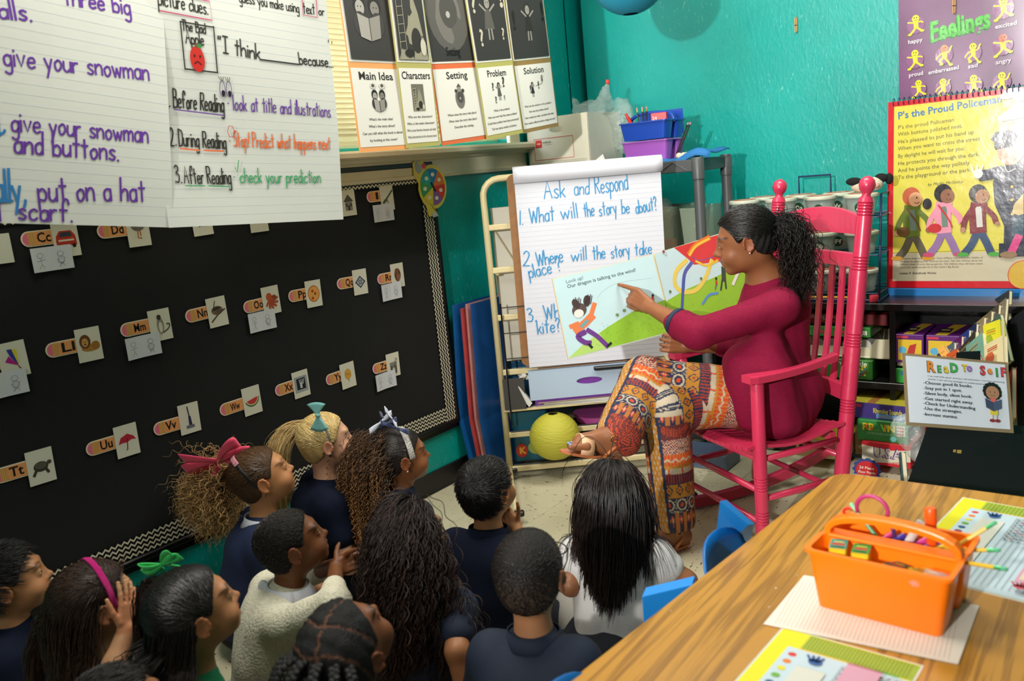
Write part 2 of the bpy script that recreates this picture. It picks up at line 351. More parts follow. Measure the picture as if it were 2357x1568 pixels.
# ================================================================ ROOM
XA, YB, XR, YF, ZC = -2.687, 4.30, 1.9, -2.9, 2.95
def wallmat():
    m = mat('teal_painted_plaster', (0.0, 0.315, 0.280), rough=.38, spec=.45, noise=.14, nscale=2.0)
    nt = m.node_tree; N = nt.nodes.new; L = nt.links.new; b = nt.nodes['Principled BSDF']; src = b.inputs['Base Color'].links[0].from_socket
    tc = N('ShaderNodeTexCoord'); mp = N('ShaderNodeMapping'); mp.inputs['Scale'].default_value = (1, 1, .45); mp.inputs['Rotation'].default_value = (.25, .5, .4)
    n = N('ShaderNodeTexNoise'); n.inputs['Scale'].default_value = 70; n.inputs['Detail'].default_value = 7; n.inputs['Distortion'].default_value = .5
    n2 = N('ShaderNodeTexNoise'); n2.inputs['Scale'].default_value = 7; n2.inputs['Detail'].default_value = 3; a = N('ShaderNodeMath'); a.operation = 'MULTIPLY_ADD'; a.inputs[1].default_value = 1.4
    bn = N('ShaderNodeBump'); bn.inputs['Strength'].default_value = .32; bn.inputs['Distance'].default_value = .005
    L(tc.outputs['Object'], mp.inputs[0]); L(mp.outputs[0], n.inputs['Vector']); L(tc.outputs['Object'], n2.inputs['Vector'])
    L(n2.outputs[0], a.inputs[0]); L(n.outputs[0], a.inputs[2]); L(a.outputs[0], bn.inputs['Height']); L(bn.outputs[0], b.inputs['Normal'])
    # pale flecks in patches
    n3 = N('ShaderNodeTexNoise'); n3.inputs['Scale'].default_value = 3.0; L(tc.outputs['Object'], n3.inputs['Vector']); mp2 = N('ShaderNodeMapping'); mp2.inputs['Scale'].default_value = (3.2, 3.2, 1); mp2.inputs['Rotation'].default_value = (.3, .5, 0); L(tc.outputs['Object'], mp2.inputs[0])
    n4 = N('ShaderNodeTexNoise'); n4.inputs['Scale'].default_value = 30; n4.inputs['Detail'].default_value = 4; L(mp2.outputs[0], n4.inputs['Vector'])
    r3 = N('ShaderNodeMapRange'); r3.inputs[1].default_value = .45; r3.inputs[2].default_value = .7; L(n3.outputs[0], r3.inputs[0]); r4 = N('ShaderNodeMapRange'); r4.inputs[1].default_value = .62; r4.inputs[2].default_value = .72; L(n4.outputs[0], r4.inputs[0])
    mu = N('ShaderNodeMath'); mu.operation = 'MULTIPLY'; L(r3.outputs[0], mu.inputs[0]); L(r4.outputs[0], mu.inputs[1]); m2 = N('ShaderNodeMath'); m2.operation = 'MULTIPLY'; m2.inputs[1].default_value = .7; L(mu.outputs[0], m2.inputs[0])
    x = N('ShaderNodeMix'); x.data_type = 'RGBA'; L(m2.outputs[0], x.inputs[0]); L(src, x.inputs[6]); x.inputs[7].default_value = (.25, .62, .55, 1); L(x.outputs[2], b.inputs['Base Color']); return m
TEAL = wallmat()
CREAM = mat('cream_gloss_paint', 'D6CFB2', rough=.35, noise=.05, nscale=6)
BLACKP = mat('black_paint', '0E0E0F', rough=.4)
W0, W1, WZ0, WZ1 = 1.35, 3.60, 1.60, 2.75
b = MB()
def wb(y0, y1, z0, z1): b.box((XA-.08, (y0+y1)/2, (z0+z1)/2), (.16, y1-y0, z1-z0))
wb(YF, W0, 0, ZC); wb(W1, 4.25, 0, ZC); wb(W0, W1, 0, WZ0); wb(W0, W1, WZ1, ZC)
b.build('wall_left', TEAL, kind='structure')
b = MB(); b.box(((XR-1.70)/2, YB+.1, ZC/2), (XR+1.70, .2, ZC)); b.box(((-1.70-2.615)/2, YB+.108, ZC/2), (.915, .2, ZC)); b.box((-2.7, YB+.50, ZC/2), (.3, .1, ZC)); b.box((-2.75, YB+.22, ZC/2), (.126, .56, ZC)); b.box((-2.575, YB+.28, ZC/2), (.08, .54, ZC)); b.build('wall_back', TEAL, kind='structure')  # corner slot is added, deep so its shade reads as a dark strip
b = MB(); b.box((XR+.1, (YB+YF)/2, ZC/2), (.2, YB-YF+.4, ZC)); b.build('wall_right', TEAL, kind='structure')
b = MB(); b.box(((XA+XR)/2, YF-.1, ZC/2), (XR-XA+.4, .2, ZC)); b.build('wall_front', TEAL, kind='structure')
b = MB(); b.box(((XA+XR)/2, (YB+YF)/2, ZC+.05), (XR-XA+.4, YB-YF+.4, .1)); b.build('ceiling', mat('ceiling_white', 'E4E2D8', rough=.8, bump=.2), kind='structure')
# floor with vinyl tiles
floor = MB().box(((XA+XR)/2, (YB+YF)/2, -.05), (XR-XA+.2, YB-YF+.2, .092)).build('floor', mat('floor_grout', '8F8870', rough=.8), kind='structure')
def tilemat():
    m = mat('vinyl_tile', 'CFC8AA', rough=.32, spec=.4, noise=.07, nscale=3)
    nt = m.node_tree; N = nt.nodes.new; L = nt.links.new; b = nt.nodes['Principled BSDF']; src = b.inputs['Base Color'].links[0].from_socket
    tc = N('ShaderNodeTexCoord'); oi = N('ShaderNodeObjectInfo'); ad = N('ShaderNodeVectorMath'); ad.operation = 'MULTIPLY_ADD'; ad.inputs[1].default_value = (1, 1, 1)
    sc = N('ShaderNodeVectorMath'); sc.operation = 'SCALE'; sc.inputs['Scale'].default_value = 13; L(oi.outputs['Location'], sc.inputs[0]); L(tc.outputs['Object'], ad.inputs[0]); L(sc.outputs[0], ad.inputs[2])
    mp = N('ShaderNodeMapping'); mp.inputs['Scale'].default_value = (1, 2.6, 1); mp.inputs['Rotation'].default_value = (0, 0, .5); L(ad.outputs[0], mp.inputs[0])
    n = N('ShaderNodeTexNoise'); n.inputs['Scale'].default_value = 34; n.inputs['Detail'].default_value = 2; L(mp.outputs[0], n.inputs['Vector'])
    r = N('ShaderNodeMapRange'); r.inputs[1].default_value = .655; r.inputs[2].default_value = .70; L(n.outputs[0], r.inputs[0])
    x = N('ShaderNodeMix'); x.data_type = 'RGBA'; L(r.outputs[0], x.inputs[0]); L(src, x.inputs[6]); x.inputs[7].default_value = (*srgb('6B5A3E'), 1); L(x.outputs[2], b.inputs['Base Color']); return m
TILE = tilemat(); TS = .305; first = None
for i in range(14):
    for j in range(14):
        x, y = XA+.02+TS*(i+.5), YB+.0-TS*(j+.5)
        if x > 1.4 or y < .2 : continue
        if first is None:
            b = MB().box((0, 0, 0), (TS-.0016, TS-.0016, .004), ch=.0006); o = b.build('tile', TILE, floor); first = o
        else: o = first.copy(); COL.objects.link(o)
        o.location = (x, y, -.002+random.uniform(-.0002, .0002)); o.rotation_euler = (0, 0, random.choice((0, PI/2, PI)))
b = MB().box((XA+.006, (YF+4.25)/2, .05), (.012, 4.25-YF, .1), ch=.003); b.build('baseboard_left', BLACKP, kind='structure')
b = MB().box(((XR-2.6)/2, YB-.006, .05), (XR+2.6, .012, .1), ch=.003); b.build('baseboard_back', BLACKP, kind='structure')
# window
win = thing('window_1', None, None, (XA, (W0+W1)/2, WZ0), kind='structure')
for y in (W0+.03, (W0+W1)/2, W1-.03): MB().box((XA-.08, y, (WZ0+WZ1)/2), (.05, .06, WZ1-WZ0), ch=.004).build('window_frame', CREAM, win)
for z in (WZ0+.03, (WZ0+WZ1)/2, WZ1-.03): MB().box((XA-.08, (W0+W1)/2, z), (.045, W1-W0, .06), ch=.004).build('window_frame', CREAM, win)
GLASS = mat('window_glass', 'F4FAFA', rough=.02, alpha=.12)
for y in ((3*W0+W1)/4, (W0+3*W1)/4): MB().box((XA-.08, y, (WZ0+WZ1)/2), (.006, (W1-W0)/2-.06, WZ1-WZ0-.06)).build('pane', GLASS, win)
for nm, c, d in (('trim_1', (XA+.012, W1+.045, (WZ0+WZ1)/2+.03), (.024, .09, WZ1-WZ0+.1)), ('trim_2', (XA+.012, W0-.045, (WZ0+WZ1)/2+.03), (.024, .09, WZ1-WZ0+.1)), ('trim_3', (XA+.012, (W0+W1)/2, WZ1+.045), (.024, W1-W0, .09))):
    MB().box(c, d, ch=.004).build(nm, CREAM, kind='structure')
sy0, sy1 = W0-.12, W1+.12
b = MB().prism([(XA, sy0, 1.585), (XA+.085, sy0, 1.585), (XA+.10, sy0, 1.575), (XA+.10, sy0, 1.558), (XA+.085, sy0, 1.55), (XA+.06, sy0, 1.548), (XA+.05, sy0, 1.535), (XA+.03, sy0, 1.53), (XA+.028, sy0, 1.47), (XA+.034, sy0, 1.465), (XA+.03, sy0, 1.452), (XA, sy0, 1.45)][::-1], (0, sy1-sy0, 0)); b.build('trim_4', CREAM, kind='structure')
# blinds
bl = thing('window_blind', 'cream slatted horizontal blind lowered over the window behind the hanging charts', 'blind', (XA+.03, 2.45, 2.72))
SL = mat('blind_slat', 'EDE6C8', rough=.4); _n = SL.node_tree; _t = _n.nodes.new('ShaderNodeBsdfTranslucent'); _t.inputs[0].default_value = (*srgb('F2ECD2'), 1); _x = _n.nodes.new('ShaderNodeMixShader'); _x.inputs[0].default_value = .5; _o = _n.nodes['Material Output']
_n.links.new(_n.nodes['Principled BSDF'].outputs[0], _x.inputs[1]); _n.links.new(_t.outputs[0], _x.inputs[2]); _n.links.new(_x.outputs[0], _o.inputs[0])
y0, y1 = W0+.03, W1-.05; n = 0; z = 1.645; first = None
while z < 2.70:
    if first is None:
        P = [[(0, yy, -.010*math.cos(a)+.0) for yy in (y0, y1)] for a in (0,)]
        b = MB(); prof = [(.008*(1-((k-2)/2)**2)*.35-.004+(k-2)*.0016, (k-2)*.0068) for k in range(5)]
        b.grid([[(q[0], y0, q[1]), (q[0], y1, q[1])] for q in prof]); first = b.build('slat', SL, bl, smooth=True, solid=.0008); o = first
    else: o = first.copy(); COL.objects.link(o)
    o.location = (XA+.03, 0, z); z += .0205
MB().box((XA+.03, (y0+y1)/2, 1.618), (.02, y1-y0, .022), ch=.004).build('bottom_rail', SL, bl)
MB().box((XA+.03, (y0+y1)/2, 2.72), (.04, y1-y0, .04), ch=.004).build('head_rail', SL, bl)
MB().tube([(XA+.045, 3.45, 2.7), (XA+.045, 3.45, 1.63)], .0012, 5).build('cord', SL, bl)
# ---------------------------------------------------------------- bulletin board
BX = XA+.02; BY0, BY1, BZ0, BZ1 = .56, 2.985, .29, 1.525
bb = thing('bulletin_board', 'long black felt bulletin board with zigzag border on the left wall', 'bulletin board', (XA+.01, (BY0+BY1)/2, BZ0))
FELT = mat('black_felt', '0D0D0D', rough=.95, noise=.15, nscale=9, bump=.15, bscale=300)
def panel():
    b = MB(); ys = np.linspace(BY0+.02, BY1-.02, 50); zs = np.linspace(BZ0+.02, BZ1-.02, 24)
    w = lambda y, z: .0012*math.sin(y*5+z*7)+.0008*math.sin(y*13-z*11)+.002*math.exp(-((z-1.15-.12*(y-1))/.03)**2)
    b.grid([[(BX+w(y, z), y, z) for y in ys] for z in zs]); b.build('felt_panel', FELT, bb, smooth=True, solid=.004)
panel()
FRM = mat('black_frame', '0A0A0B', rough=.35)
for c, d in (((XA+.016, BY1-.012, (BZ0+BZ1)/2), (.032, .024, BZ1-BZ0)), ((XA+.016, BY0+.012, (BZ0+BZ1)/2), (.032, .024, BZ1-BZ0)), ((XA+.016, (BY0+BY1)/2, BZ0+.012), (.034, BY1-BY0, .024)), ((XA+.016, (BY0+BY1)/2, BZ1-.012), (.034, BY1-BY0, .024))):
    MB().box(c, d, ch=.005).build('frame_rail', FRM, bb)
MB().box((XA+.008, (BY0+BY1)/2, BZ0-.012), (.016, BY1-BY0+.02, .03), ch=.003).build('backing_strip', FRM, bb)
FB = Frame((BX+.005, 0, 0), (0, 1, 0), (0, 0, 1))
def zig(u0, v0, u1, v1, horiz):
    a = Art(FB); a.rect(u0, v0, u1, v1, '0B0B0B'); L = (u1-u0) if horiz else (v1-v0); w = (v1-v0) if horiz else (u1-u0); rows = 4; per = .0215; m = int(L/per*2); 
    for r in range(rows):
        c = w*(r+.5)/rows; P = [(i*per/2, c+(w/rows*.30 if i % 2 else -w/rows*.30)) for i in range(m+1)]
        P = [(u0+p, v0+q) for p, q in P] if horiz else [(u0+q, v0+p) for p, q in P]
        a.line(P, w/rows*.42, 'D8D2BA', up=(r == 0))
    a.build('border_strip', bb)
fw = .068
zig(BY0+.025, BZ0+.026, BY1-.026, BZ0+.026+fw, True); zig(BY0+.025, BZ1-.026-fw, BY1-.026, BZ1-.026, True); FB.O[0] += .0012; zig(BY1-.026-fw, BZ0+.026, BY1-.026, BZ1-.026, False); zig(BY0+.026, BZ0+.026, BY0+.026+fw, BZ1-.026, False); FB.O[0] -= .0012
# ---------------------------------------------------------------- alphabet cards
PC = Frame((BX+.0055, 0, 0), (0, 1, 0), (0, 0, 1))
CARD = mat('card_stock', 'DAD6C4', rough=.5); NOTE = mat('note_paper', 'D3D4DA', rough=.7); PENB = mat('pencil_card_edge', 'EBDCC0', rough=.5)
def art_pic(a, k, w, h):
    E, P, L = a.ell, a.poly, a.line
    if k == 'car': P([(-.8*w, -.1*h), (-.75*w, .2*h), (-.45*w, .5*h), (.45*w, .5*h), (.75*w, .2*h), (.8*w, -.35*h), (-.75*w, -.35*h)], 'B5301F'); P([(-.5*w, .15*h), (-.35*w, .42*h), (.38*w, .42*h), (.52*w, .15*h)], '3A4148'); a.rect(-.6*w, -.1*h, .6*w, 0, 'D9D3C0'); E(-.55*w, -.38*h, .15*w, .12*h, '1A1A1A'); E(.55*w, -.38*h, .15*w, .12*h, '1A1A1A')
    elif k == 'duck': E(0, .25*h, .6*w, .3*h, '6E6A62'); E(-.3*w, .3*h, .3*w, .2*h, '4A4743'); L([(-.05*w, 0), (-.1*w, -.45*h), (.2*w, -.5*h)], .004, 'B06A2A'); L([(.15*w, 0), (.15*w, -.35*h)], .004, 'B06A2A')
    elif k == 'lion': E(.1*w, -.2*h, .75*w, .22*h, 'B07B35'); E(.5*w, -.1*h, .35*w, .25*h, '9C6A2A'); E(-.3*w, .2*h, .45*w, .42*h, '6B3F1B'); E(-.32*w, .15*h, .26*w, .26*h, 'C79A55'); E(-.4*w, .2*h, .04*w, .03*h, '201008'); E(-.22*w, .2*h, .04*w, .03*h, '201008'); E(-.32*w, .05*h, .07*w, .05*h, '3A2010')
    elif k == 'monkey': E(0, -.05*h, .32*w, .55*h, '8C8574'); E(0, -.15*h, .18*w, .35*h, 'D8D2C0'); E(-.05*w, .5*h, .2*w, .17*h, '3A352F'); L([(.2*w, -.5*h), (.7*w, -.3*h), (.85*w, -.05*h), (.6*w, 0)], .004, '4A443A', True)
    elif k == 'nest': E(0, .1*h, .6*w, .3*h, '6A5848'); E(0, .18*h, .42*w, .16*h, '3A2E24'); L([(-.7*w, -.6*h), (0, -.2*h), (.8*w, .1*h)], .005, '4A3A2A'); L([(-.3*w, .3*h), (-.1*w, .75*h)], .003, '4A3A2A'); L([(-.6*w, 0), (.6*w, .2*h)], .002, '9A8468')
    elif k == 'octopus':
        E(-.2*w, .25*h, .35*w, .3*h, 'B4522A')
        for t in range(6): an = -2.8+t*.55; L([(0, 0), (.4*w*math.cos(an), .35*h*math.sin(an)), (.75*w*math.cos(an+.3), .6*h*math.sin(an+.3))], .008, 'A8482A', True)
        E(.35*w, .2*h, .25*w, .15*h, '8E3A22')
    elif k == 'pizza':
        E(0, 0, .75*w, .62*h, 'B5652A'); E(0, 0, .66*w, .54*h, 'DDA04A')
        for t in range(9): E(.42*w*math.cos(t*2.1)*(.4+.6*(t % 3)/2), .36*h*math.sin(t*2.1)*(.4+.6*(t % 3)/2), .14*w, .1*h, 'B23A22')
    elif k == 'quilt': P([(-.75*w, 0), (0, .5*h), (.75*w, 0), (0, -.5*h)], '3C4A6A'); P([(-.5*w, 0), (0, .34*h), (.5*w, 0), (0, -.34*h)], 'C8C4B8'); E(0, 0, .28*w, .2*h, '3C4A6A'); E(0, 0, .16*w, .11*h, 'C8C4B8'); E(0, 0, .08*w, .06*h, '3C4A6A')
    elif k == 'robin': E(0, .05*h, .5*w, .55*h, '5A3A28'); E(-.1*w, .35*h, .3*w, .25*h, '7A4A30'); E(.1*w, -.15*h, .3*w, .3*h, '8A5A40')
    elif k == 'turtle': E(0, 0, .55*w, .3*h, '3A362E'); E(0, .06*h, .45*w, .2*h, '5A5446'); E(.65*w, .15*h, .18*w, .12*h, '4A4438'); L([(-.4*w, -.2*h), (-.6*w, -.45*h)], .008, '3A362E'); L([(.35*w, -.2*h), (.5*w, -.42*h)], .008, '3A362E')
    elif k == 'umbrella': P([(-.75*w, -.15*h), (-.5*w, .25*h), (.1*w, .42*h), (.6*w, .2*h), (.8*w, -.05*h), (.4*w, .0*h), (0, -.12*h), (-.4*w, -.1*h)], 'B3243A'); L([(.05*w, .1*h), (-.05*w, -.55*h), (-.15*w, -.6*h)], .003, '5A2020')
    elif k == 'vacuum': P([(-.12*w, -.45*h), (-.1*w, .15*h), (.12*w, .15*h), (.2*w, -.45*h)], '2E3050'); L([(0, .1*h), (-.1*w, .8*h)], .004, '26262E'); a.rect(-.4*w, -.65*h, .4*w, -.45*h, '6A6A78')
    elif k == 'melon': E(0, .12*h, .8*w, .55*h, '3F6B2E', a0=PI+.3, a1=2*PI+.3); E(0, .13*h, .7*w, .46*h, 'D9D3A0', a0=PI+.3, a1=2*PI+.3); E(0, .14*h, .62*w, .4*h, 'C23A3A', a0=PI+.3, a1=2*PI+.3)
    elif k == 'xray': a.rect(-.8*w, -.6*h, .8*w, .6*h, '9AA0A4'); a.rect(-.55*w, -.4*h, .55*w, .45*h, '1C1E22'); a.rect(-.15*w, -.3*h, .12*w, .1*h, 'C6CCD0'); [L([(t*.12*w, 0), (t*.2*w, .35*h)], .003, 'C6CCD0') for t in (-1, 0, 1, 2)]
    elif k == 'yarn': E(0, .1*h, .45*w, .42*h, 'C08A2A'); E(0, .1*h, .40*w, .37*h, 'D6A13C'); [L([(-.4*w, (.1+t*.1)*h), (.4*w, (.1-t*.1)*h)], .0015, 'B9822A') for t in (-2, 0, 2)]; L([(0, -.3*h), (.05*w, -.5*h)], .002, '6A4A2A')
    elif k == 'zebra': E(0, 0, .5*w, .25*h, 'C9C6BC'); E(.5*w, .4*h, .2*w, .14*h, '8A8780'); L([(.3*w, .1*h), (.45*w, .4*h)], .012, 'B0ADA4'); [L([(t*.14*w, -.22*h), (t*.16*w, .22*h)], .003, '2A2A2A') for t in range(-3, 4)]; [L([(t*w, -.1*h), (t*w, -.7*h)], .006, '5A5852') for t in (-.4, -.25, .25, .4)]
    elif k == 'iguana': L([(-.7*w, -.35*h), (-.2*w, -.1*h), (.3*w, .2*h), (.85*w, .55*h)], .008, '4A5A3A', True); E(-.35*w, -.2*h, .25*w, .12*h, '55663F'); L([(-.4*w, -.2*h), (-.5*w, -.5*h)], .004, '3A4A2C'); L([(-.1*w, -.05*h), (.1*w, -.4*h)], .004, '3A4A2C')
    elif k == 'house': a.rect(-.5*w, -.6*h, .5*w, .1*h, '8C8678'); P([(-.7*w, .1*h), (0, .65*h), (.7*w, .1*h)], '55504A'); a.rect(-.12*w, -.6*h, .12*w, -.2*h, '2E2A26'); a.rect(-.4*w, -.3*h, -.2*w, -.05*h, '3A3632'); a.rect(.2*w, -.3*h, .4*w, -.05*h, '3A3632')
    elif k == 'goat': E(0, .3*h, .4*w, .25*h, '2E2C2A'); [L([(t*w, .2*h), (t*w, -.4*h)], .005, '2A2826') for t in (-.35, -.15, .2, .38)]
    elif k == 'kite': P([(-.35*w, .62*h), (.35*w, .55*h), (.3*w, -.35*h), (-.05*w, .1*h)], 'E0CE30'); P([(-.35*w, .62*h), (-.0*w, .6*h), (.28*w, -.38*h), (-.2*w, .2*h)], '2E3C9A'); P([(-.62*w, -.05*h), (-.3*w, .25*h), (.28*w, -.38*h)], 'B01E82'); L([(.25*w, -.4*h), (.4*w, -.6*h), (.65*w, -.75*h)], .003, '8A2030')
def letter_card(two, word, px, py, pic=None, cx=0, cy=0, note=None, wp=.108, pen=True, cw=.078, chh=.105):
    """(px,py) centre of the pencil tag in the photo, (cx,cy) centre of the picture card, note = centre of the drawing"""
    rot = math.radians(random.uniform(-1.5, 1.5)+0)
    def rp(c, P): q, s = math.cos(rot), math.sin(rot); return [(c[0]+x*q-y*s, c[1]+x*s+y*q) for x, y in P]
    if pen:
        c = onx(px, py, PC.O[0])[1:]; w, h = wp, .046
        P = [(-w/2+h/2*math.cos(t)-0+h/2-.001, h/2*math.sin(t)) for t in np.linspace(PI/2, 1.5*PI, 9)]+[(w/2, -h/2), (w/2+.004, 0), (w/2, h/2)]
        up, lo = two
        t = quadsheet(PC, rp(c, P), .0012).build('alphabet_card', PENB, None, label=f'pencil-shaped alphabet card lettered {up} {lo} on the black board', cat='card', group='pencil alphabet cards on the bulletin board')
        a = Art(PC, .0004); k = .86
        a.poly(rp(c, [(-w/2+h/2+h/2*k*math.cos(s), h/2*k*math.sin(s)) for s in np.linspace(PI/2, 1.5*PI, 9)]), 'DE6E86'); a.poly(rp(c, [(-w/2+h*.42, -h*.43), (-w/2+h*.85, -h*.43), (-w/2+h*.85, h*.43), (-w/2+h*.42, h*.43)]), 'D9A45C')
        for f in (.5, .62, .74): a.line(rp(c, [(-w/2+h*f, -h*.42), (-w/2+h*f, h*.42)]), .0012, 'B27C3C')
        a.poly(rp(c, [(-w/2+h*.85, -h*.43), (w/2-.002, -h*.43), (w/2+.001, 0), (w/2-.002, h*.43), (-w/2+h*.85, h*.43)]), 'E59A5E')
        for v in (-.2, .2): a.line(rp(c, [(-w/2+h*.85, v*h), (w/2-.002, v*h)]), .0008, 'CF8248')
        p = rp(c, [(-w/2+h*.95, -h*.27)])[0]; a.text(up+lo, p, .028 if up != 'W' and up != 'M' else .026, '111111', bold=.03, rot=rot, width=.040); a.build('lettering', t)
    if pic:
        c = onx(cx, cy, PC.O[0]+.002)[1:]; F2 = Frame(PC.O+np.array([.0022, 0, 0]), PC.U, PC.V); w, h = cw, chh
        t = quadsheet(F2, rp(c, [(-w/2, -h/2), (w/2, -h/2), (w/2, h/2), (-w/2, h/2)]), .001).build('picture_card', CARD, None, label=f'white picture card showing a {word} on the black board', cat='card', group='picture cards on the bulletin board')
        F3 = Frame(F2.p(*c), F2.U*math.cos(rot)+F2.V*math.sin(rot), -F2.U*math.sin(rot)+F2.V*math.cos(rot)); a = Art(F3, .0003); art_pic(a, pic, w/2, h/2); a.build('picture', t)
    if note:
        c = onx(note[0], note[1], PC.O[0]+.003)[1:]; F2 = Frame(PC.O+np.array([.0036, 0, 0]), PC.U, PC.V); w, h = .120, .072
        t = thing('drawing_paper', f'folded white note with a pencil drawing below the {two[0]} {two[1]} card', 'paper', F2.p(*c), 'folded pencil drawings on the bulletin board')
        fold = lambda u, v: abs(u-c[0])*.09
        F4 = Frame(F2.O, F2.U, F2.V, fold); sheet(F4, c[0]-w/2, c[1]-h/2, c[0]+w/2, c[1]+h/2, 2, 1, .0005).build('sheet', NOTE, t)
        a = Art(F4, .0003)
        for sx, kk in ((-.28, 0), (.22, 1)):
            u, v = c[0]+sx*w, c[1]; g = '6E6E76'
            a.line([(u+.009*math.cos(q), v+.012+.008*math.sin(q)) for q in np.linspace(0, 2*PI, 12)], .0009, g); a.line([(u, v+.004), (u+.001, v-.014), (u-.008, v-.027)], .0009, g); a.line([(u+.001, v-.014), (u+.009, v-.027)], .0009, g); a.line([(u-.012, v-.004), (u+.013, v-.001)], .0009, g)
            if kk: a.ell(u, v-.006, .009, .010, 'C8C8CE'); a.line([(u+.009*math.cos(q), v-.006+.010*math.sin(q)) for q in np.linspace(0, 2*PI, 12)], .0009, g)
        a.build('drawing', t)
for q in [('Cc', 'red car', 92, 548, 'car', 152, 551, (119, 595)), ('Dd', 'duck', 262, 530, 'duck', 318, 530, None), ('Gg', 'goat', 0, 0, 'goat', 464, 507, None),
          ('Hh', 'house', 770, 473, 'house', 802, 467, None), ('Ii', 'lizard', 866, 452, 'iguana', 891, 456, (881, 490)),
          ('Kk', 'kite', -40, 842, 'kite', 31, 828, (12, 885)), ('Ll', 'lion', 147, 801, 'lion', 205, 793, None), ('Mm', 'monkey', 314, 755, 'monkey', 369, 748, (329, 797)),
          ('Nn', 'nest', 459, 723, 'nest', 500, 718, None), ('Oo', 'octopus', 589, 703, 'octopus', 624, 691, (602, 739)), ('Pp', 'pizza', 690, 679, 'pizza', 722, 676, None),
          ('Qq', 'quilt', 799, 651, 'quilt', 829, 649, None), ('Rr', 'rabbit', 890, 640, 'robin', 915, 634, (900, 671)),
          ('Tt', 'turtle', 30, 1087, 'turtle', 94, 1074, None), ('Uu', 'red umbrella', 237, 1026, 'umbrella', 292, 1014, None), ('Vv', 'vacuum cleaner', 388, 981, 'vacuum', 436, 963, None),
          ('Ww', 'watermelon slice', 536, 937, 'melon', 580, 922, None), ('Xx', 'hand x-ray', 660, 893, 'xray', 693, 884, None), ('Yy', 'ball of yarn', 774, 869, 'yarn', 801, 864, None), ('Zz', 'zebra', 879, 845, 'zebra', 905, 840, (887, 876))]:
    letter_card((q[0][0], q[0][1]), q[1], q[2], q[3], q[4], q[5], q[6], q[7], pen=q[0] not in ('Gg', 'Hh'))
for (px, py) in ((595, 512), (-6, 580)):
    c = onx(px, py, PC.O[0])[1:]; quadsheet(Frame(PC.O+np.array([.0022, 0, 0]), PC.U, PC.V), [(c[0]-.04, c[1]-.035), (c[0]+.04, c[1]-.035), (c[0]+.04, c[1]+.05), (c[0]-.04, c[1]+.05)], .001).build('picture_card', CARD, None, label='white card corner showing below the hanging handwritten chart' if px > 0 else 'white card edge at the far left end of the black board', cat='card', group='picture cards on the bulletin board')
# spinner wheel hung on the board corner
FW = Frame((XA+.036, 0, 0), (0, 1, 0), (0, 0, 1)); c = onx(996, 430, FW.O[0])[1:]; rW = .083
sp = thing('spinner_wheel', 'cardboard animal-shaped spinner wheel with coloured wedges hung at the board corner', 'spinner', FW.p(*c))
P = [(c[0]+.095*math.cos(t), c[1]+.10*math.sin(t)) for t in np.linspace(-1.9, 2.0, 18)]+[(c[0]-.05, c[1]+.13), (c[0]-.085, c[1]+.135), (c[0]-.115, c[1]+.11), (c[0]-.115, c[1]+.06), (c[0]-.09, c[1]+.02)]+[(c[0]+.095*math.cos(t), c[1]+.10*math.sin(t)) for t in np.linspace(3.2, 4.1, 4)]+[(c[0]-.045, c[1]-.13), (c[0]+.02, c[1]-.135), (c[0]+.0, c[1]-.10)]
quadsheet(FW, P, .003).build('backing_card', mat('spinner_yellow', 'D9C84A', rough=.4), sp)
a = Art(FW, .0004); a.ell(c[0]-.08, c[1]+.095, .026, .032, 'A8B0B0'); a.ell(c[0]-.07, c[1]+.11, .008, .008, 'D8D23A'); a.ell(c[0]-.045, c[1]+.095, .014, .012, 'C84A6A')
for k, col in enumerate(('2E7FB8', 'D9742A', 'C8372E', '7E5C9A', 'D8C03A', '3F9A5A', '2FA3A8')):
    t0 = 1.9-k*2*PI/7; a.poly([tuple(c)]+[(c[0]+rW*math.cos(t), c[1]+rW*math.sin(t)) for t in np.linspace(t0, t0-2*PI/7, 6)], col); a.ell(c[0]+.055*math.cos(t0-.45), c[1]+.055*math.sin(t0-.45), .012, .009, 'E6DDC8')
a.ell(c[0]-.01, c[1]-.125, .016, .012, 'B9C6D0'); a.build('printed_wheel', sp)
MB().box(FW.p(c[0], c[1], .004), (.003, .008, .05), X=(1, 0, 0), Y=(0, 1, .6)).build('pointer', BLACKP, sp)
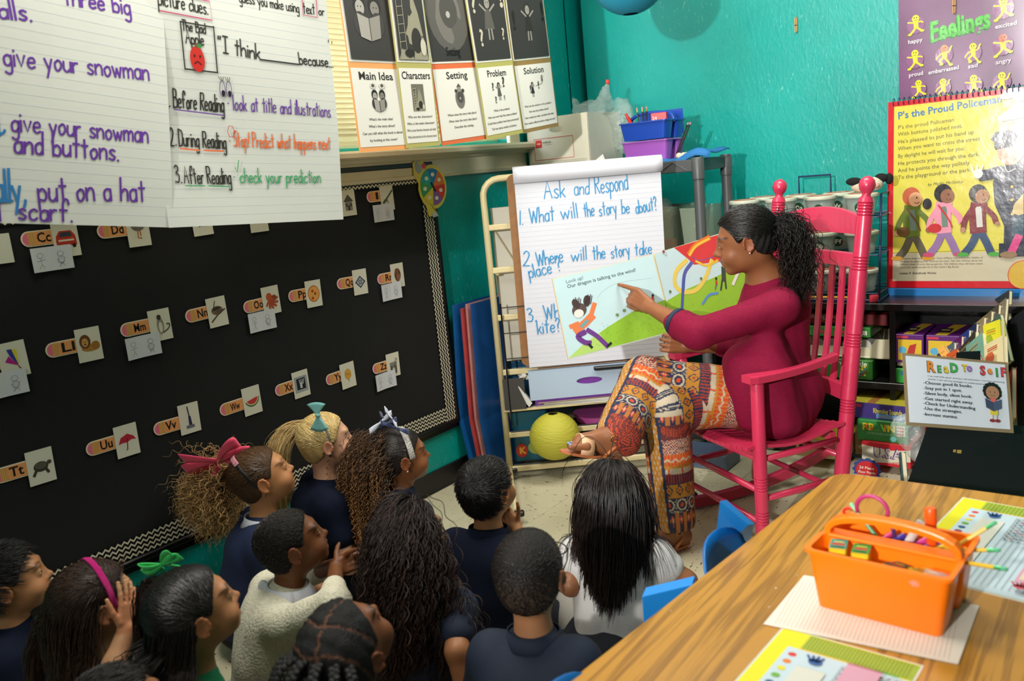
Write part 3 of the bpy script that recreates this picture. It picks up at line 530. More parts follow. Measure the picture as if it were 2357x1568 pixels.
# ================================================================ HANGING CHARTS (string line in front of the window)
XP = -2.20
PAPER = mat('chart_paper', 'BFC1BA', rough=.6, trans=0., noise=.03, nscale=4)
LINE = MB().tube([(XP-.01, -.6, 2.62), (XP-.01, 1.4, 2.50), (XP-.01, 3.6, 2.42), (XP-.01, 4.29, 2.45)], .0015, 5); LINE.build('hanging_string', mat('string', 'D8D2C0', rough=.8), None, label='thin string stretched across the room that the charts hang from', cat='string')
def crumple(s, am):
    r = np.random.default_rng(s); q = [(r.uniform(2, 9), r.uniform(2, 9), r.uniform(0, 6)) for _ in range(5)]
    return lambda u, v: am*sum(math.sin(a*u+b*v+c)/(i+1) for i, (a, b, c) in enumerate(q))
def chart(px_corners, W_, H_, seed, label, amp=.006):
    """paper whose bottom edge runs between two photo points, W_ wide, H_ tall"""
    A = onx(*px_corners[0], XP)[1:]; B = onx(*px_corners[1], XP)[1:]; U = nrm([0, *(B-A)]); V = np.cross((1, 0, 0), U); V = V/np.linalg.norm(V)*(1 if V[2] > 0 else -1)
    O = np.array([XP, B[0], B[1]])-U*W_
    fr = Frame(O, U, V, crumple(seed, amp)); t = thing('chart_paper', label, 'chart paper', O+U*W_/2)
    sheet(fr, 0, 0, W_, H_, 28, 30, .0004).build('sheet', PAPER, t, smooth=True)
    a = Art(fr, .0004); v = .03
    while v < H_-.01: a.line([(u, v) for u in np.linspace(.004, W_-.004, 24)], .0008, 'C4CDD0', up=False); v += .0254
    a.build('ruled_lines', t); return fr, t
PUR, BLU, BLK, ORG, GRN, PNK = '5B2E8C', '2A6FA8', '26241F', 'D1602A', '2F8F57', 'A83A62'
fr1, t1 = chart(((0, 513), (397, 524)), .69, .86, 3, 'ruled chart paper hand-lettered in purple about a snowman')
a = Art(fr1, .0008); q = fr1.uv
for txt, p0, p1, h, w, c in [(' three big', (128, 10), (296, 34), .045, .0055, PUR), ('balls.', (-32, 40), (70, 50), .045, .0055, PUR), ('give your snowman', (8, 150), (338, 186), .05, .005, PUR),
        ('and', (-46, 310), (0, 313), .05, .0055, BLU), (',', (3, 300), (14, 302), .05, .006, BLU), ('give your snowman', (27, 300), (336, 329), .05, .005, PUR), ('and buttons.', (34, 350), (270, 370), .052, .0055, PUR),
        ('Finally,', (-70, 462), (62, 464), .075, .0065, BLU), ('put on a hat', (92, 462), (331, 463), .06, .0055, PUR), ('and', (-66, 508), (4, 509), .05, .0055, PUR), ('scarf.', (46, 504), (168, 511), .052, .0055, PUR)]:
    a.hand(txt, q(*p0), q(*p1), h, w, c)
a.line([q(-60, 467), q(32, 462)], .006, BLU); a.build('lettering', t1)
fr2, t2 = chart(((397, 524), (793, 505)), .655, .86, 8, 'ruled chart paper hand-lettered Before Reading, During Reading, After Reading')
a = Art(fr2, .0008); q = fr2.uv
for txt, p0, p1, h, w, c in [('picture clues.', (361, 12), (476, 34), .040, .0038, BLK), ('guess you make using', (551, 4), (690, 28), .032, .0034, BLK), ('text', (700, 30), (726, 33), .034, .0036, BLK), ('or', (735, 34), (748, 36), .028, .0034, BLK),
        ('The Bad', (416, 70), (470, 78), .028, .0034, BLK), ('Apple', (425, 100), (466, 105), .034, .0036, BLK), ('"I think', (500, 120), (596, 138), .046, .0045, BLK), ('because...', (688, 148), (766, 155), .036, .0042, BLK), ("''", (757, 130), (766, 132), .05, .003, BLK),
        ('1.', (384, 244), (394, 245), .046, .004, BLK), ('Before Reading', (402, 246), (516, 258), .048, .004, BLK), ('* look at title and illustrations', (524, 252), (758, 270), .044, .0034, PUR),
        ('2.', (394, 334), (408, 335), .05, .004, BLK), ('During Reading', (415, 335), (523, 342), .046, .004, BLK), ('* Stop! Predict what happens next', (530, 337), (758, 345), .044, .0036, ORG),
        ('3.', (403, 421), (418, 421), .05, .004, BLK), ('After Reading', (424, 422), (534, 423), .046, .004, BLK), ('* check your prediction', (541, 420), (738, 421), .042, .0036, GRN)]:
    a.hand(txt, q(*p0), q(*p1), h, w, c)
a.line([q(596, 138), q(686, 149)], .0045, BLK)
a.line([q(x, y) for x, y in ((363, 26), (484, 48), (479, 4), (363, -18))], .0034, PNK); a.line([q(x, y) for x, y in ((695, -14), (698, 34), (730, 40), (727, -10))], .0034, PNK)
a.line([q(x, y) for x, y in ((410, 51), (486, 64))], .004, BLK); a.line([q(x, y) for x, y in ((487, 62), (497, 168))], .004, BLK); a.line([q(x, y) for x, y in ((498, 168), (424, 159))], .004, BLK); a.line([q(x, y) for x, y in ((424, 160), (410, 50))], .004, BLK)
e = q(451, 137); a.ell(e[0], e[1], .023, .035, 'B5271E', rot=.08); a.rect(e[0]-.005, e[1]+.03, e[0]+.002, e[1]+.044, '6A4420'); a.ell(e[0]+.009, e[1]+.037, .008, .006, '2F7A3A'); a.ell(e[0]-.009, e[1]+.008, .003, .004, '3A1010'); a.ell(e[0]+.009, e[1]+.008, .003, .004, '3A1010'); a.line([(e[0]-.01, e[1]-.013), (e[0], e[1]-.007), (e[0]+.011, e[1]-.014)], .003, '3A1010', True)
for dx in (-.010, .011):
    e = q(516, 206)+np.array([dx, 0]); a.line([(e[0]+.009*math.cos(t)-.0, e[1]+.022*math.sin(t)) for t in np.linspace(0, 2*PI, 16)], .002, '4A2A6A'); a.ell(e[0]+.002, e[1]-.012, .006, .009, '1E1626')
    for s in (-1, 0, 1): a.line([(e[0]+s*.003, e[1]+.022), (e[0]+s*.008-.003, e[1]+.034)], .002, '26241F')
a.line([q(402, 252), q(515, 266)], .003, PUR); a.line([q(415, 342), q(460, 346)], .004, ORG); a.line([q(470, 346), q(515, 348)], .004, ORG); a.line([q(424, 428), q(470, 428)], .003, GRN); a.line([q(479, 428), q(530, 430)], .003, GRN)
a.line([q(x, y) for x, y in ((542, 386), (546, 396), (550, 369))], .003, GRN); e = q(531, 303); a.line([(e[0]+.012*math.cos(t), e[1]+.018*math.sin(t)) for t in np.linspace(0, 2*PI, 7)], .0022, 'B03A2A'); a.build('lettering', t2)
for i, fx in ((0, fr1), (1, fr2)):   # clothes pins above the frame
    for u in (.08, .58): MB().box(fx.p(u, .875, .004), (.012, .014, .05), ch=.002).build('clothespin', mat('pin_wood', 'B98A4E', rough=.6), None, label='wooden clothespin on the %s end of the %s chart' % ('left' if u < .3 else 'right', ('snowman', 'reading steps')[i]), cat='clothespin', group='clothespins on the string')
# bright poster seen through the gap between the two papers
fr = Frame((XP-.02, 0, 0), (0, 1, 0), (0, 0, 1)); a0 = onx(352, 0, XP-.02)[1:]; a1 = onx(404, 520, XP-.02)[1:]
cx_ = a1[0]-.03; t = quadsheet(fr, [(cx_-.10, 1.392), (cx_+.055, 1.392), (cx_+.055, 2.3), (cx_-.10, 2.3)]).build('story_poster', mat('poster_edge', 'C9C2B0'), None, label='colourful printed poster showing as a sliver between the two handwritten charts', cat='poster')
a = Art(fr, .0004)
for k, c in enumerate(['B07A4A', '1E1E1E', 'C2336A', 'E6E0D0', '1E1E1E', 'D8D8D0', '3C9A3A', 'D9B92E', '2F8A3A', '5AA9C8', 'C23A3A', '3E8FC0', 'C24A7A', 'E0D8C0', '2E7FB8', '4A9A5A', '3A4A8A', 'D0C8A0']):
    a.rect(cx_-.095, 1.396+k*.05, cx_+.05, 1.396+k*.05+.048, c); 
    for j in range(4): a.ell(cx_+.02+.007*j, 1.40+k*.05+.01*(j % 2), .006, .012, ['222222', 'C8C0A0', 'B03050', '2F6A9A'][(j+k) % 4])
a.build('printed_picture', t)
# ---------------------------------------------------------------- five story element posters
ST = [('Main Idea', (810, 143), (918, 150), (937, 337), (828, 347), 'E09A5A', ["What's the main idea?", "What's the story about?", 'Can you tell what the book is about', 'by looking at the cover?'], 'main idea'),
      ('Characters', (921, 141), (997, 148), (1007, 327), (938, 337), 'A9A25C', ['Who are the characters?', 'Who is the main character?', 'Who is your favorite character and why?', 'What characteristics do the characters have?'], 'characters'),
      ('Setting', (999, 147), (1105, 143), (1118, 316), (1017, 332), 'D0683A', ['Where does the story take place?', 'When does the story take place?', 'Describe the setting.'], 'setting'),
      ('Problem', (1106, 138), (1184, 134), (1205, 300), (1121, 319), 'A9A55A', ["What is the problem?", 'Have you ever had that same problem?', 'Could that problem have been prevented?', 'Tell me about similar problems.'], 'problem'),
      ('Solution', (1185, 133), (1267, 127), (1284, 286), (1206, 304), '8E7340', ['What was the solution to the problem?', 'How was the problem solved?', 'How would you solve a problem like that?', 'How would a different solution change the story?'], 'solution')]
LAM = mat('laminated_sheet', 'DAD7CE', rough=.3, noise=.03, nscale=3)
for i, (ttl, p0, p1, p2, p3, bc, lines, nm) in enumerate(ST):
    xo = XP+.012*(i % 2)+.004; F0 = Frame((xo, 0, 0), (0, 1, 0), (0, 0, 1)); c = [F0.uv(*p) for p in (p3, p2, p1, p0)]  # bl br tr tl
    U = (c[1]-c[0]+c[2]-c[3])/2; w = np.linalg.norm(U)+.004; U3 = np.array([0, *U]); V3 = np.array([0, *((c[3]-c[0]+c[2]-c[1])/2)]); h = .285
    fr = Frame(np.array([xo, *c[0]]), U3, V3, crumple(20+i, .0022)); t = thing('story_poster', f'hanging laminated poster pair titled {ttl} with grey picture above', 'poster', fr.p(w/2, 0), 'hanging story posters')
    edge = mat('poster_border_%d' % i, bc, rough=.5)
    sheet(fr, -.004, -.006, w+.004, 2.45-c[0][1]-.02, 6, 24, .0005).build('border_sheet', edge, t, smooth=True)
    F1 = Frame(fr.O+fr.N*.0012, fr.U, fr.V, fr.warp)
    sheet(F1, .004, .010, w-.003, h-.012, 6, 10, .0005).build('text_sheet', LAM, t, smooth=True); sheet(F1, .002, h+.008, w-.002, h+.36, 6, 10, .0005).build('picture_sheet', LAM, t, smooth=True)
    a = Art(F1, .0004); tw = min(w*.84, .0185*len(ttl)); a.text(ttl, (w/2-tw/2, h-.050), .026, '2A2826', width=tw, bold=.02)
    for k, l in enumerate(lines): 
        ww = min(w*.88, .0056*len(l)); a.text(l, (w/2-ww/2, .098-.0235*k), .0088, '5A564E', width=ww, bold=.01)
    g = ['3A3836', '55524C', '6E6A64', '2E2C2A']; m = w/2; y0 = h-.115
    def kid(a, x, y, s, dark='2E2C2A', skin='8A867E', dress='55524C', arms=1):
        a.poly([(x-.35*s, y-.9*s), (x-.18*s, y-.1*s), (x+.18*s, y-.1*s), (x+.35*s, y-.9*s)], dress); a.line([(x-.1*s, y-.9*s), (x-.12*s, y-1.3*s)], .1*s, skin); a.line([(x+.1*s, y-.9*s), (x+.12*s, y-1.3*s)], .1*s, skin)
        if arms: a.line([(x-.15*s, y-.15*s), (x-.5*s, y+.1*s)], .09*s, skin); a.line([(x+.15*s, y-.15*s), (x+.5*s, y+.1*s)], .09*s, skin)
        a.ell(x, y+.22*s, .26*s, .30*s, dark); a.ell(x, y+.15*s, .18*s, .22*s, skin); a.ell(x-.07*s, y+.18*s, .02*s, .025*s, '1A1A1A'); a.ell(x+.07*s, y+.18*s, .02*s, .025*s, '1A1A1A')
    def readers(a, x, y, s, paper='9A968E'):
        for sx in (-.42, .42):
            a.ell(x+sx*s, y+.35*s, .34*s, .40*s, '24221F'); a.ell(x+sx*s*.95, y+.24*s, .24*s, .28*s, 'A09C94' if sx < 0 else '7C7870'); a.ell(x+sx*s-.08*s, y+.28*s, .025*s, .03*s, '151515'); a.ell(x+sx*s+.08*s, y+.28*s, .025*s, .03*s, '151515'); a.ell(x+sx*s*1.1, y-.35*s, .36*s, .45*s, '3A3836')
            a.ell(x+sx*1.2*s, y+1.05*s, .32*s, .24*s, 'C9C6BE'); a.ell(x+sx*1.2*s, y+1.05*s, .18*s, .14*s, '55524C'); a.ell(x+sx*.8*s, y+.78*s, .05*s, .04*s, 'C9C6BE')
        a.poly([(x, y-.15*s), (x-.62*s, y+.02*s), (x-.55*s, y-.85*s), (x, y-1.0*s)], paper); a.poly([(x, y-.15*s), (x+.62*s, y+.02*s), (x+.55*s, y-.85*s), (x, y-1.0*s)], '88847C'); a.line([(x, y-.15*s), (x, y-1.0*s)], .004, '4A4844')
    def globe(a, x, y, s):
        a.ell(x, y-.2*s, .62*s, .85*s, '6E6A64'); a.ell(x+.05*s, y-.1*s, .42*s, .5*s, '4A4844'); a.rect(x-.22*s, y+.35*s, x+.24*s, y+.75*s, '8A867E'); a.poly([(x-.3*s, y+.75*s), (x, y+1.05*s), (x+.32*s, y+.75*s)], '55524C'); a.ell(x-.45*s, y+.45*s, .16*s, .14*s, '3A3836'); a.ell(x+.5*s, y+.42*s, .18*s, .16*s, '3A3836'); a.ell(x, y-.2*s, .1*s, .1*s, 'A8A49C')
    def tower(a, x, y, s, w2):
        a.rect(x-w2, y-s, x+w2, y+s, '6A675A'); a.poly([(x-w2, y-s), (x-w2*.2, y-s*.2), (x+w2*.2, y+s*.7), (x+w2*.6, y+s*.1), (x+w2, y-s)], '8C8874'); a.ell(x+w2*.3, y-s*.55, w2*.35, s*.3, '2E2C28'); a.ell(x-w2*.6, y+s*.5, w2*.25, s*.12, '3A3832')
        for k in range(9): a.line([(x-w2*.85, y-s+k*.2*s), (x-w2*.45, y-s+k*.2*s+.004)], .0018, 'A8A48C')
        a.line([(x-w2*.85, y-s), (x-w2*.85, y+s*.7)], .002, 'A8A48C'); a.line([(x-w2*.45, y-s), (x-w2*.45, y+s*.7)], .002, 'A8A48C'); a.ell(x+w2*.7, y-s*.7, w2*.2, s*.2, 'B8B4A0'); a.ell(x-w2*.3, y-s*.85, w2*.3, s*.1, '24221F')
    for s, yy, big in ((.043, y0, 0), (.105, h+.165, 1)):
        if big: a.rect(.010, h+.016, w-.010, h+.345, '343230', 6, 8)
        if i == 0: readers(a, m, yy, s if not big else .088)
        elif i == 1: tower(a, m, yy, s*1.1, s*.72) if not big else tower(a, m, h+.165, .148, w/2-.012)
        elif i == 2: globe(a, m, yy, s*1.05) if not big else (a.ell(m-.0, h+.2, w/2-.014, .15, '57544F'), globe(a, m, h+.21, .125), a.text('Setting', (m-.045, h+.035), .032, '121212', width=.085, bold=.02))
        elif i == 3:
            kid(a, m, yy+s*.5, s*.9, arms=1)
            for sx, sy, ss in ((-.9, .3, 1.1), (-.7, -.9, 1.0), (.8, .5, 1.5), (.75, -.7, .7)): a.text('?', (m+sx*s-.008, yy+sy*s), s*.6*ss, 'B5AF9A' if big else '24221F', bold=.03)
        else:
            kid(a, m-(0 if big else .025), yy+s*.3, s*.8, dress='2A2824'); a.text('!', (m+.9*s*(1 if big else .4), yy), s*.7, '151515', bold=.03); a.text('!', (m-s*1.1, yy-.3*s), s*.7, '24221F', bold=.03)
            if not big: a.line([(m-.0, yy+.012), (m+.05, yy+.02)], .0015, '2A2826'); kid(a, m+.052, yy+.045, .018)
    a.build('printed_design', t)
# ================================================================ ROCKING CHAIR
PINK = mat('pink_chair_paint', 'C62F52', rough=.33, spec=.5, coat=.25, noise=.06, nscale=8, bump=.06, bscale=40)
Bv = nrm((.54, .84, 0)); Sv = nrm((-.84, .54, 0)); NF = np.array([-1.095, 2.79, 0]); NR = np.array([-.905, 3.105, 0]); WD = .49
chair = thing('rocking_chair', 'pink painted wooden rocking chair with turned posts the reader sits in', 'rocking chair', (-1.2, 3.05, 0))
def Z(p, z): return np.array([p[0], p[1], z])
def turned(a, b, r, rings, name, ends=None, n=18):
    prof = [(0, r*.82), (.02, r)]; L = np.linalg.norm(np.array(b)-np.array(a))
    for c in rings:
        for k in (-2, -1, 0, 1, 2):
            t = c+k*.011/L*1.0; prof += [(t-.003/L, r*1.02), (t, r*.86), (t+.003/L, r*1.02)]
    prof += [(.98, r), (1, r*.85)]; prof.sort(); return MB().lathe(a, b, prof, n).build(name, PINK, chair, smooth=False, autosmooth=True)
for s in (0, 1):
    o = Sv*WD*s; f0 = NF+o; turned(Z(f0, .05), Z(f0, .655), .0235, (.16, .37) if 1 else (), 'front_leg')
    r0 = NR+o+np.array([-.012, -.02, 0]); r1 = np.array([-.846, 3.258, 0])+o; top = 1.235
    a, b_ = Z(r0, .06), Z(r1+(r0-r1)*.0, top); turned(a, b_, .0275, (.36, .565, .80, .965), 'rear_post', n=20)
    d = nrm(b_-a); L = .078
    MB().lathe(b_-d*.004, b_+d*L, [(0, .019), (.06, .021), (.12, .016), (.2, .0145), (.28, .018), (.42, .026), (.6, .0295), (.8, .026), (.93, .016), (1, .004)], 18).build('finial', PINK, chair, smooth=True)
    # arm board
    A0 = Z(f0, .667)-Bv*.045; A1 = Z(r0, .672)+Bv*.0; side = Sv*(1 if s == 0 else -1); P = []
    for t in np.linspace(0, 1, 14):
        w = .034-.012*math.sin(t*PI*.9)-.012*t; c = A0+(A1-A0)*t-side*.012*math.sin(t*PI)+np.array([0, 0, -.006*math.sin(t*PI)+.012*t*t])
        if t == 0: w *= .75
        P.append([c-side*w-np.array([0, 0, .0135]), c+side*w-np.array([0, 0, .0135]), c+side*w+np.array([0, 0, .0135]), c-side*w+np.array([0, 0, .0135]), c-side*w-np.array([0, 0, .0135])])
    b = MB().grid(P[::-1] if s else P); b.add([P[0][i] for i in range(4)], [(0, 1, 2, 3)]); b.add([P[-1][i] for i in range(4)], [(3, 2, 1, 0)]); b.build('arm', PINK, chair, bevel=.005)
    # rocker
    P = []
    for t in np.linspace(-.13, .74, 22):
        c = NF+o+Bv*t; zc = .028+ .30*((t-.16)**2)*(1 if t < .16 else 1.0); e = .9 if t < -.12 or t > .72 else 1
        P.append([c+Sv*i*.014+np.array([0, 0, zc+j*.022*e]) for i, j in ((-1, -1), (1, -1), (1, 1), (-1, 1), (-1, -1))])
    b = MB().grid(P); b.add(P[0][:4], [(3, 2, 1, 0)]); b.add(P[-1][:4], [(0, 1, 2, 3)]); b.build('rocker', PINK, chair, bevel=.004)
    for z in (.215, .365): MB().tube([Z(f0, z), Z(f0+(r0-f0)*.5, z-.001), Z(r0, z+.004)], [.0105, .013, .0105], 12).build('side_stretcher', PINK, chair, smooth=True)
fN, fF = NF, NF+Sv*WD
for z in (.125, .245, .365): MB().tube([Z(fN, z), Z((fN+fF)/2, z), Z(fF, z)], [.0105, .0135, .0105], 12).build('front_stretcher', PINK, chair, smooth=True)
rN, rF = NR, NR+Sv*WD
for z in (.16, .30): MB().tube([Z(rN, z), Z(rF, z)], .011, 12).build('rear_stretcher', PINK, chair, smooth=True)
def postp(z, s): t = (z-.06)/(1.235-.06); a = NR+np.array([-.012, -.02, 0]); c = np.array([-.846, 3.258, 0]); return Z(a+(c-a)*t+Sv*WD*s, z)
def rail(z0, z1, name, crest=0., th=.011):
    P = []
    for t in np.linspace(.02, .98, 15):
        bow = Bv*.035*math.sin(PI*t); hz = crest*math.sin(PI*t); a = postp(z0, 0)*(1-t)+postp(z0, 1)*t+bow; c = postp(z1, 0)*(1-t)+postp(z1, 1)*t+bow+np.array([0, 0, hz])
        P.append([a-Bv*th, c-Bv*th, c+Bv*th, a+Bv*th, a-Bv*th])
    b = MB().grid(P); b.add(P[0][:4], [(3, 2, 1, 0)]); b.add(P[-1][:4], [(0, 1, 2, 3)]); b.build(name, PINK, chair, bevel=.003)
rail(1.105, 1.165, 'crest_rail', .035); rail(.985, 1.035, 'upper_back_rail'); rail(.50, .555, 'lower_back_rail')
for k in range(7):
    t = .10+k*.80/6; P = []
    for z in np.linspace(.545, .995, 8):
        c = postp(z, 0)*(1-t)+postp(z, 1)*t+Bv*(.035*math.sin(PI*t)+.006*math.sin((z-.545)/.45*PI)); w = .013
        P.append([c-Sv*w-Bv*.005, c+Sv*w-Bv*.005, c+Sv*w+Bv*.005, c-Sv*w+Bv*.005, c-Sv*w-Bv*.005])
    MB().grid(P).build('back_slat', PINK, chair)
for k in range(15):   # seat strips follow a dished curve
    t = .015+k*.97/14; P = []
    for q in np.linspace(-.055, .37, 9):
        c = NF+Sv*WD*t+Bv*q; z = .425-.030*math.sin(min(1, max(0, (q+.03)/.36))*PI)-.028*math.sin(PI*t)+(.004 if q > -.04 else -.008)
        w = .0145; c = Z(c, z); P.append([c-Sv*w-(0, 0, .006), c+Sv*w-(0, 0, .006), c+Sv*w+(0, 0, .006), c-Sv*w+(0, 0, .006), c-Sv*w-(0, 0, .006)])
    b = MB().grid(P); b.add(P[0][:4], [(3, 2, 1, 0)]); b.add(P[-1][:4], [(0, 1, 2, 3)]); b.build('seat_slat', PINK, chair)
for q in (0., .33): MB().box(Z(NF+Sv*WD/2+Bv*q, .385), (WD-.02, .022, .03), X=Sv, Y=Bv).build('seat_rail', PINK, chair)
# ================================================================ BLACK SHELF UNIT
BLKW = mat('black_laminate', '121213', rough=.28, noise=.2, nscale=12, bump=.05)
SX0, SX1, SY0, SY1, SZ = -1.75, .35, 3.87, 4.283, .735
sh = thing('shelf_unit', 'low black laminate cubby shelf stacked with games against the back wall', 'shelf', ((SX0+SX1)/2, 4.07, 0))
for z in (.03, .365, .72): MB().box(((SX0+SX1)/2, (SY0+SY1)/2, z), (SX1-SX0, SY1-SY0, .03), ch=.002).build('shelf_board', BLKW, sh)
MB().box(((SX0+SX1)/2, SY1-.006, .37), (SX1-SX0, .012, .72)).build('back_panel', BLKW, sh)
for x in (SX0+.012, -.905, -.30, SX1-.012): MB().box((x, (SY0+SY1)/2, .375), (.024, SY1-SY0-.004, .70), ch=.002).build('divider', BLKW, sh)
def carton(name, label, cat, c, d, col, group=None, yaw=0., art=None, topcol=None, ch=.002, open_=False, rough=.35):
    """printed box: c = centre of its base"""
    q, s_ = math.cos(yaw), math.sin(yaw); X = np.array([q, s_, 0]); Y = np.array([-s_, q, 0]); c = np.array(c, float)
    t = thing(name, label, cat, c, group); m = mat('carton_'+col, col, rough=rough, noise=.05)
    MB().box(c+(0, 0, d[2]/2), d, X=X, Y=Y, ch=ch).build('box_body', m, t)
    if art:
        a = Art(Frame(c-Y*d[1]/2-X*d[0]/2, X, (0, 0, 1)), .0008); art(a, d[0], d[2]); a.build('lettering', t)
    if topcol:
        a = Art(Frame(c+(0, 0, d[2])-X*d[0]/2-Y*d[1]/2, X, Y), .0008); topcol(a, d[0], d[1]); a.build('top_print', t)
    return t
def px_box(name, label, cat, pl, pr, y, h, dep, col, **k):
    A = ony(*pl, y); B = ony(*pr, y); z = k.pop('z', A[2]); return carton(name, label, cat, ((A[0]+B[0])/2, y+dep/2, z), (B[0]-A[0], dep, h), col, **k)
def t_red(a, w, h): a.text('Beginning Sounds', (w*.32, h*.55), .022, 'B9A89A', width=.20, bold=.02); a.text('Letters Train', (w*.45, h*.2), .014, 'B07A60', width=.15)
px_box('game_box', 'dark red beginning sounds game box, topmost in the left cubby', 'game box', (1760, 778), (2043, 758), 3.93, .05, .30, '641A20', art=t_red, z=.625)
px_box('game_box', 'green game box under the dark red one in the cubby', 'game box', (1845, 780), (2004, 785), 3.90, .045, .28, '2F7A2E', z=.575, art=lambda a, w, h: (a.text('g', (w*.1, h*.3), .018, 'C8D8C0'), [a.rect(w*(.28+.1*i), h*.35, w*(.33+.1*i), h*.6, 'A83A4A') for i in range(5)], a.rect(w*.80, h*.25, w*.95, h*.65, 'D8D8C8'), [a.line([(w*(.81+.012*i), h*.3), (w*(.81+.012*i), h*.58)], .0012, '222222') for i in range(11)]))
t = carton('open_tray_box', 'cream cardboard tray of white rolls in the cubby', 'box', (-1.10, 4.04, .475), (.36, .24, .008), 'CFC8AC')
cm = mat('cream_card', 'CFC8AC', rough=.6)
for c, d in (((-1.10, 3.925, .50), (.36, .006, .05)), ((-1.10, 4.155, .52), (.36, .006, .09)), ((-.923, 4.04, .52), (.006, .24, .09)), ((-1.277, 4.04, .52), (.006, .24, .09))): MB().box(c, d, ch=.001).build('side_wall', cm, t)
MB().prism([(-.925, 3.922, .48), (-.925, 3.922, .565), (-.985, 3.922, .565), (-1.01, 3.922, .525), (-1.01, 3.922, .48)], (0, -.004, 0)).build('corner_flap', cm, t)
for k in range(4): MB().lathe((-1.25+k*.07, 3.95, .525), (-1.25+k*.07, 4.13, .525), [(0, .012), (0, .03), (1, .03), (1, .012)], 14).build('paper_roll', mat('roll_white', 'DAD7CC', rough=.8), None, label='white paper roll lying in the cream tray box', cat='paper roll', group='paper rolls in the tray')
def t_puz(a, w, h):
    a.text('Strawberry Puzzle', (w*.25, h*.72), .020, 'D0D8C8', width=w*.68, bold=.02)
    for i in range(9):
        for j in range(4): a.rect(w*.62+i*.012, h*.2+j*.013, w*.62+i*.012+.009, h*.2+j*.013+.010, ['A8B84A', '8A3A2A', '3F6A7A', 'C8A83A'][(i*3+j) % 4])
    for i in range(4): a.rect(w*.08+i*.02, h*.55, w*.08+i*.02+.012, h*.8, 'B8C84A')
px_box('puzzle_box', 'green puzzle box at the bottom of the left cubby stack', 'puzzle box', (1830, 882), (2009, 883), 3.895, .088, .30, '35792C', z=.382, art=t_puz)
def t_pur(a, w, h): a.rect(.010, .012, w-.008, h-.022, 'D8B52E'); a.rect(.004, h-.016, .05, h-.006, 'C23A4A'); a.ell(w*.25, h*.45, .016, .016, '5AA9D0'); a.poly([(w*.38, h*.25), (w*.5, h*.62), (w*.75, h*.7), (w*.65, h*.2)], 'B8322E'); a.rect(w*.5, h*.15, w*.85, h*.28, '3A8A5A')
def t_purt(a, w, h): a.poly([(w*.25, .01), (w*.5, h-.02), (w*.9, h-.02), (w*.6, .01)], 'C9A62C'); a.rect(w*.25, h*.25, w*.62, h*.6, '2A1E3A'); a.rect(w*.3, h*.4, w*.55, h*.5, 'B8A858')
px_box('activity_box', 'purple and yellow activity box left of its twin', 'game box', (2062, 850), (2126, 845), 3.88, .125, .26, '5A1E6E', z=.475, art=t_pur, topcol=t_purt)
px_box('activity_box', 'purple and yellow activity box right of its twin, half hidden by the sign', 'game box', (2131, 845), (2210, 845), 3.88, .125, .26, '5A1E6E', z=.475, art=t_pur, topcol=t_purt)
px_box('tray_lid', 'flat cream box beneath the purple activity boxes', 'box', (2065, 860), (2200, 860), 3.89, .018, .26, 'C8C0AA', z=.457)
px_box('game_box', 'bright green box under the flat cream one', 'game box', (2062, 888), (2210, 888), 3.885, .065, .26, '2E9A3E', z=.381, art=lambda a, w, h: a.rect(.02, h*.55, .07, h*.85, '2A6A8A'))
def t_rhy(a, w, h): a.rect(0, h*.0, w, h*.98, '3E2E78'); a.text('Rhyming Sounds', (w*.42, h*.4), .022, 'C8C23A', width=w*.52, bold=.03); a.rect(w*.48, h*.08, w*.95, h*.36, '5A9AC8'); a.text('Learning Game', (w*.5, h*.13), .012, 'C8604A', width=w*.4); a.rect(.004, h*.7, .05, h*.9, 'A82A4A')
px_box('game_box', 'yellow-topped purple rhyming sounds game box on the lower shelf', 'game box', (1962, 975), (2090, 985), 3.80, .07, .30, '3E2E78', z=.232, yaw=-.06, art=t_rhy, topcol=lambda a, w, h: (a.rect(.0, .0, w, h, 'C0B43A'), a.rect(w*.3, 0, w*.45, h, 'A8743A')))
def t_pop(a, w, h):
    for i, (ch, c) in enumerate(zip('POP...WIN', ['E0C82E', 'D8742A', 'E0C82E', 'E0C82E', 'E0C82E', 'E0C82E', '8AC83A', 'E07A2A', 'E0C82E'])): a.text(ch, (w*.10+i*w*.062, h*.52), .030 if ch != '.' else .012, c, bold=.05)
    a.text('LETTER SOUNDS BINGO', (w*.2, h*.33), .010, '9AB89A', width=w*.5); a.rect(w*.78, h*.35, w*.95, h*.85, 'D8D6C8'); [a.ell(w*(.81+.045*i), h*(.45+.15*j), .004, .004, 'B83A3A') for i in range(3) for j in range(3)]; a.ell(w*.72, h*.2, .014, .012, '6AB0A8')
px_box('game_box', 'green POP...WIN letter game box between purple and red boxes', 'game box', (1974, 1012), (2090, 1030), 3.78, .095, .28, '2A8238', z=.137, art=t_pop)
def t_usa(a, w, h):
    a.rect(0, 0, w, h, 'C8232E'); a.poly([(0, h*.18), (w*.3, h*.08), (w, h*.3), (w, h*.82), (w*.6, h*.72), (0, h*.85)], 'D8D2BC'); a.text('U.S.A.', (w*.24, h*.36), .044, '4A2A6A', width=w*.62, bold=.07); a.up(); a.text('U.S.A.', (w*.25, h*.37), .042, 'D8C8D0', width=w*.60, bold=.01); a.text('UNITED STATES OF AMERICA', (w*.25, h*.12), .009, 'E8D8C8', width=w*.6)
px_box('puzzle_box', 'red and white U.S.A. floor puzzle box at the bottom of the stack', 'puzzle box', (1987, 1060), (2100, 1078), 3.76, .100, .30, 'C8232E', z=.037, yaw=-.04, art=t_usa)
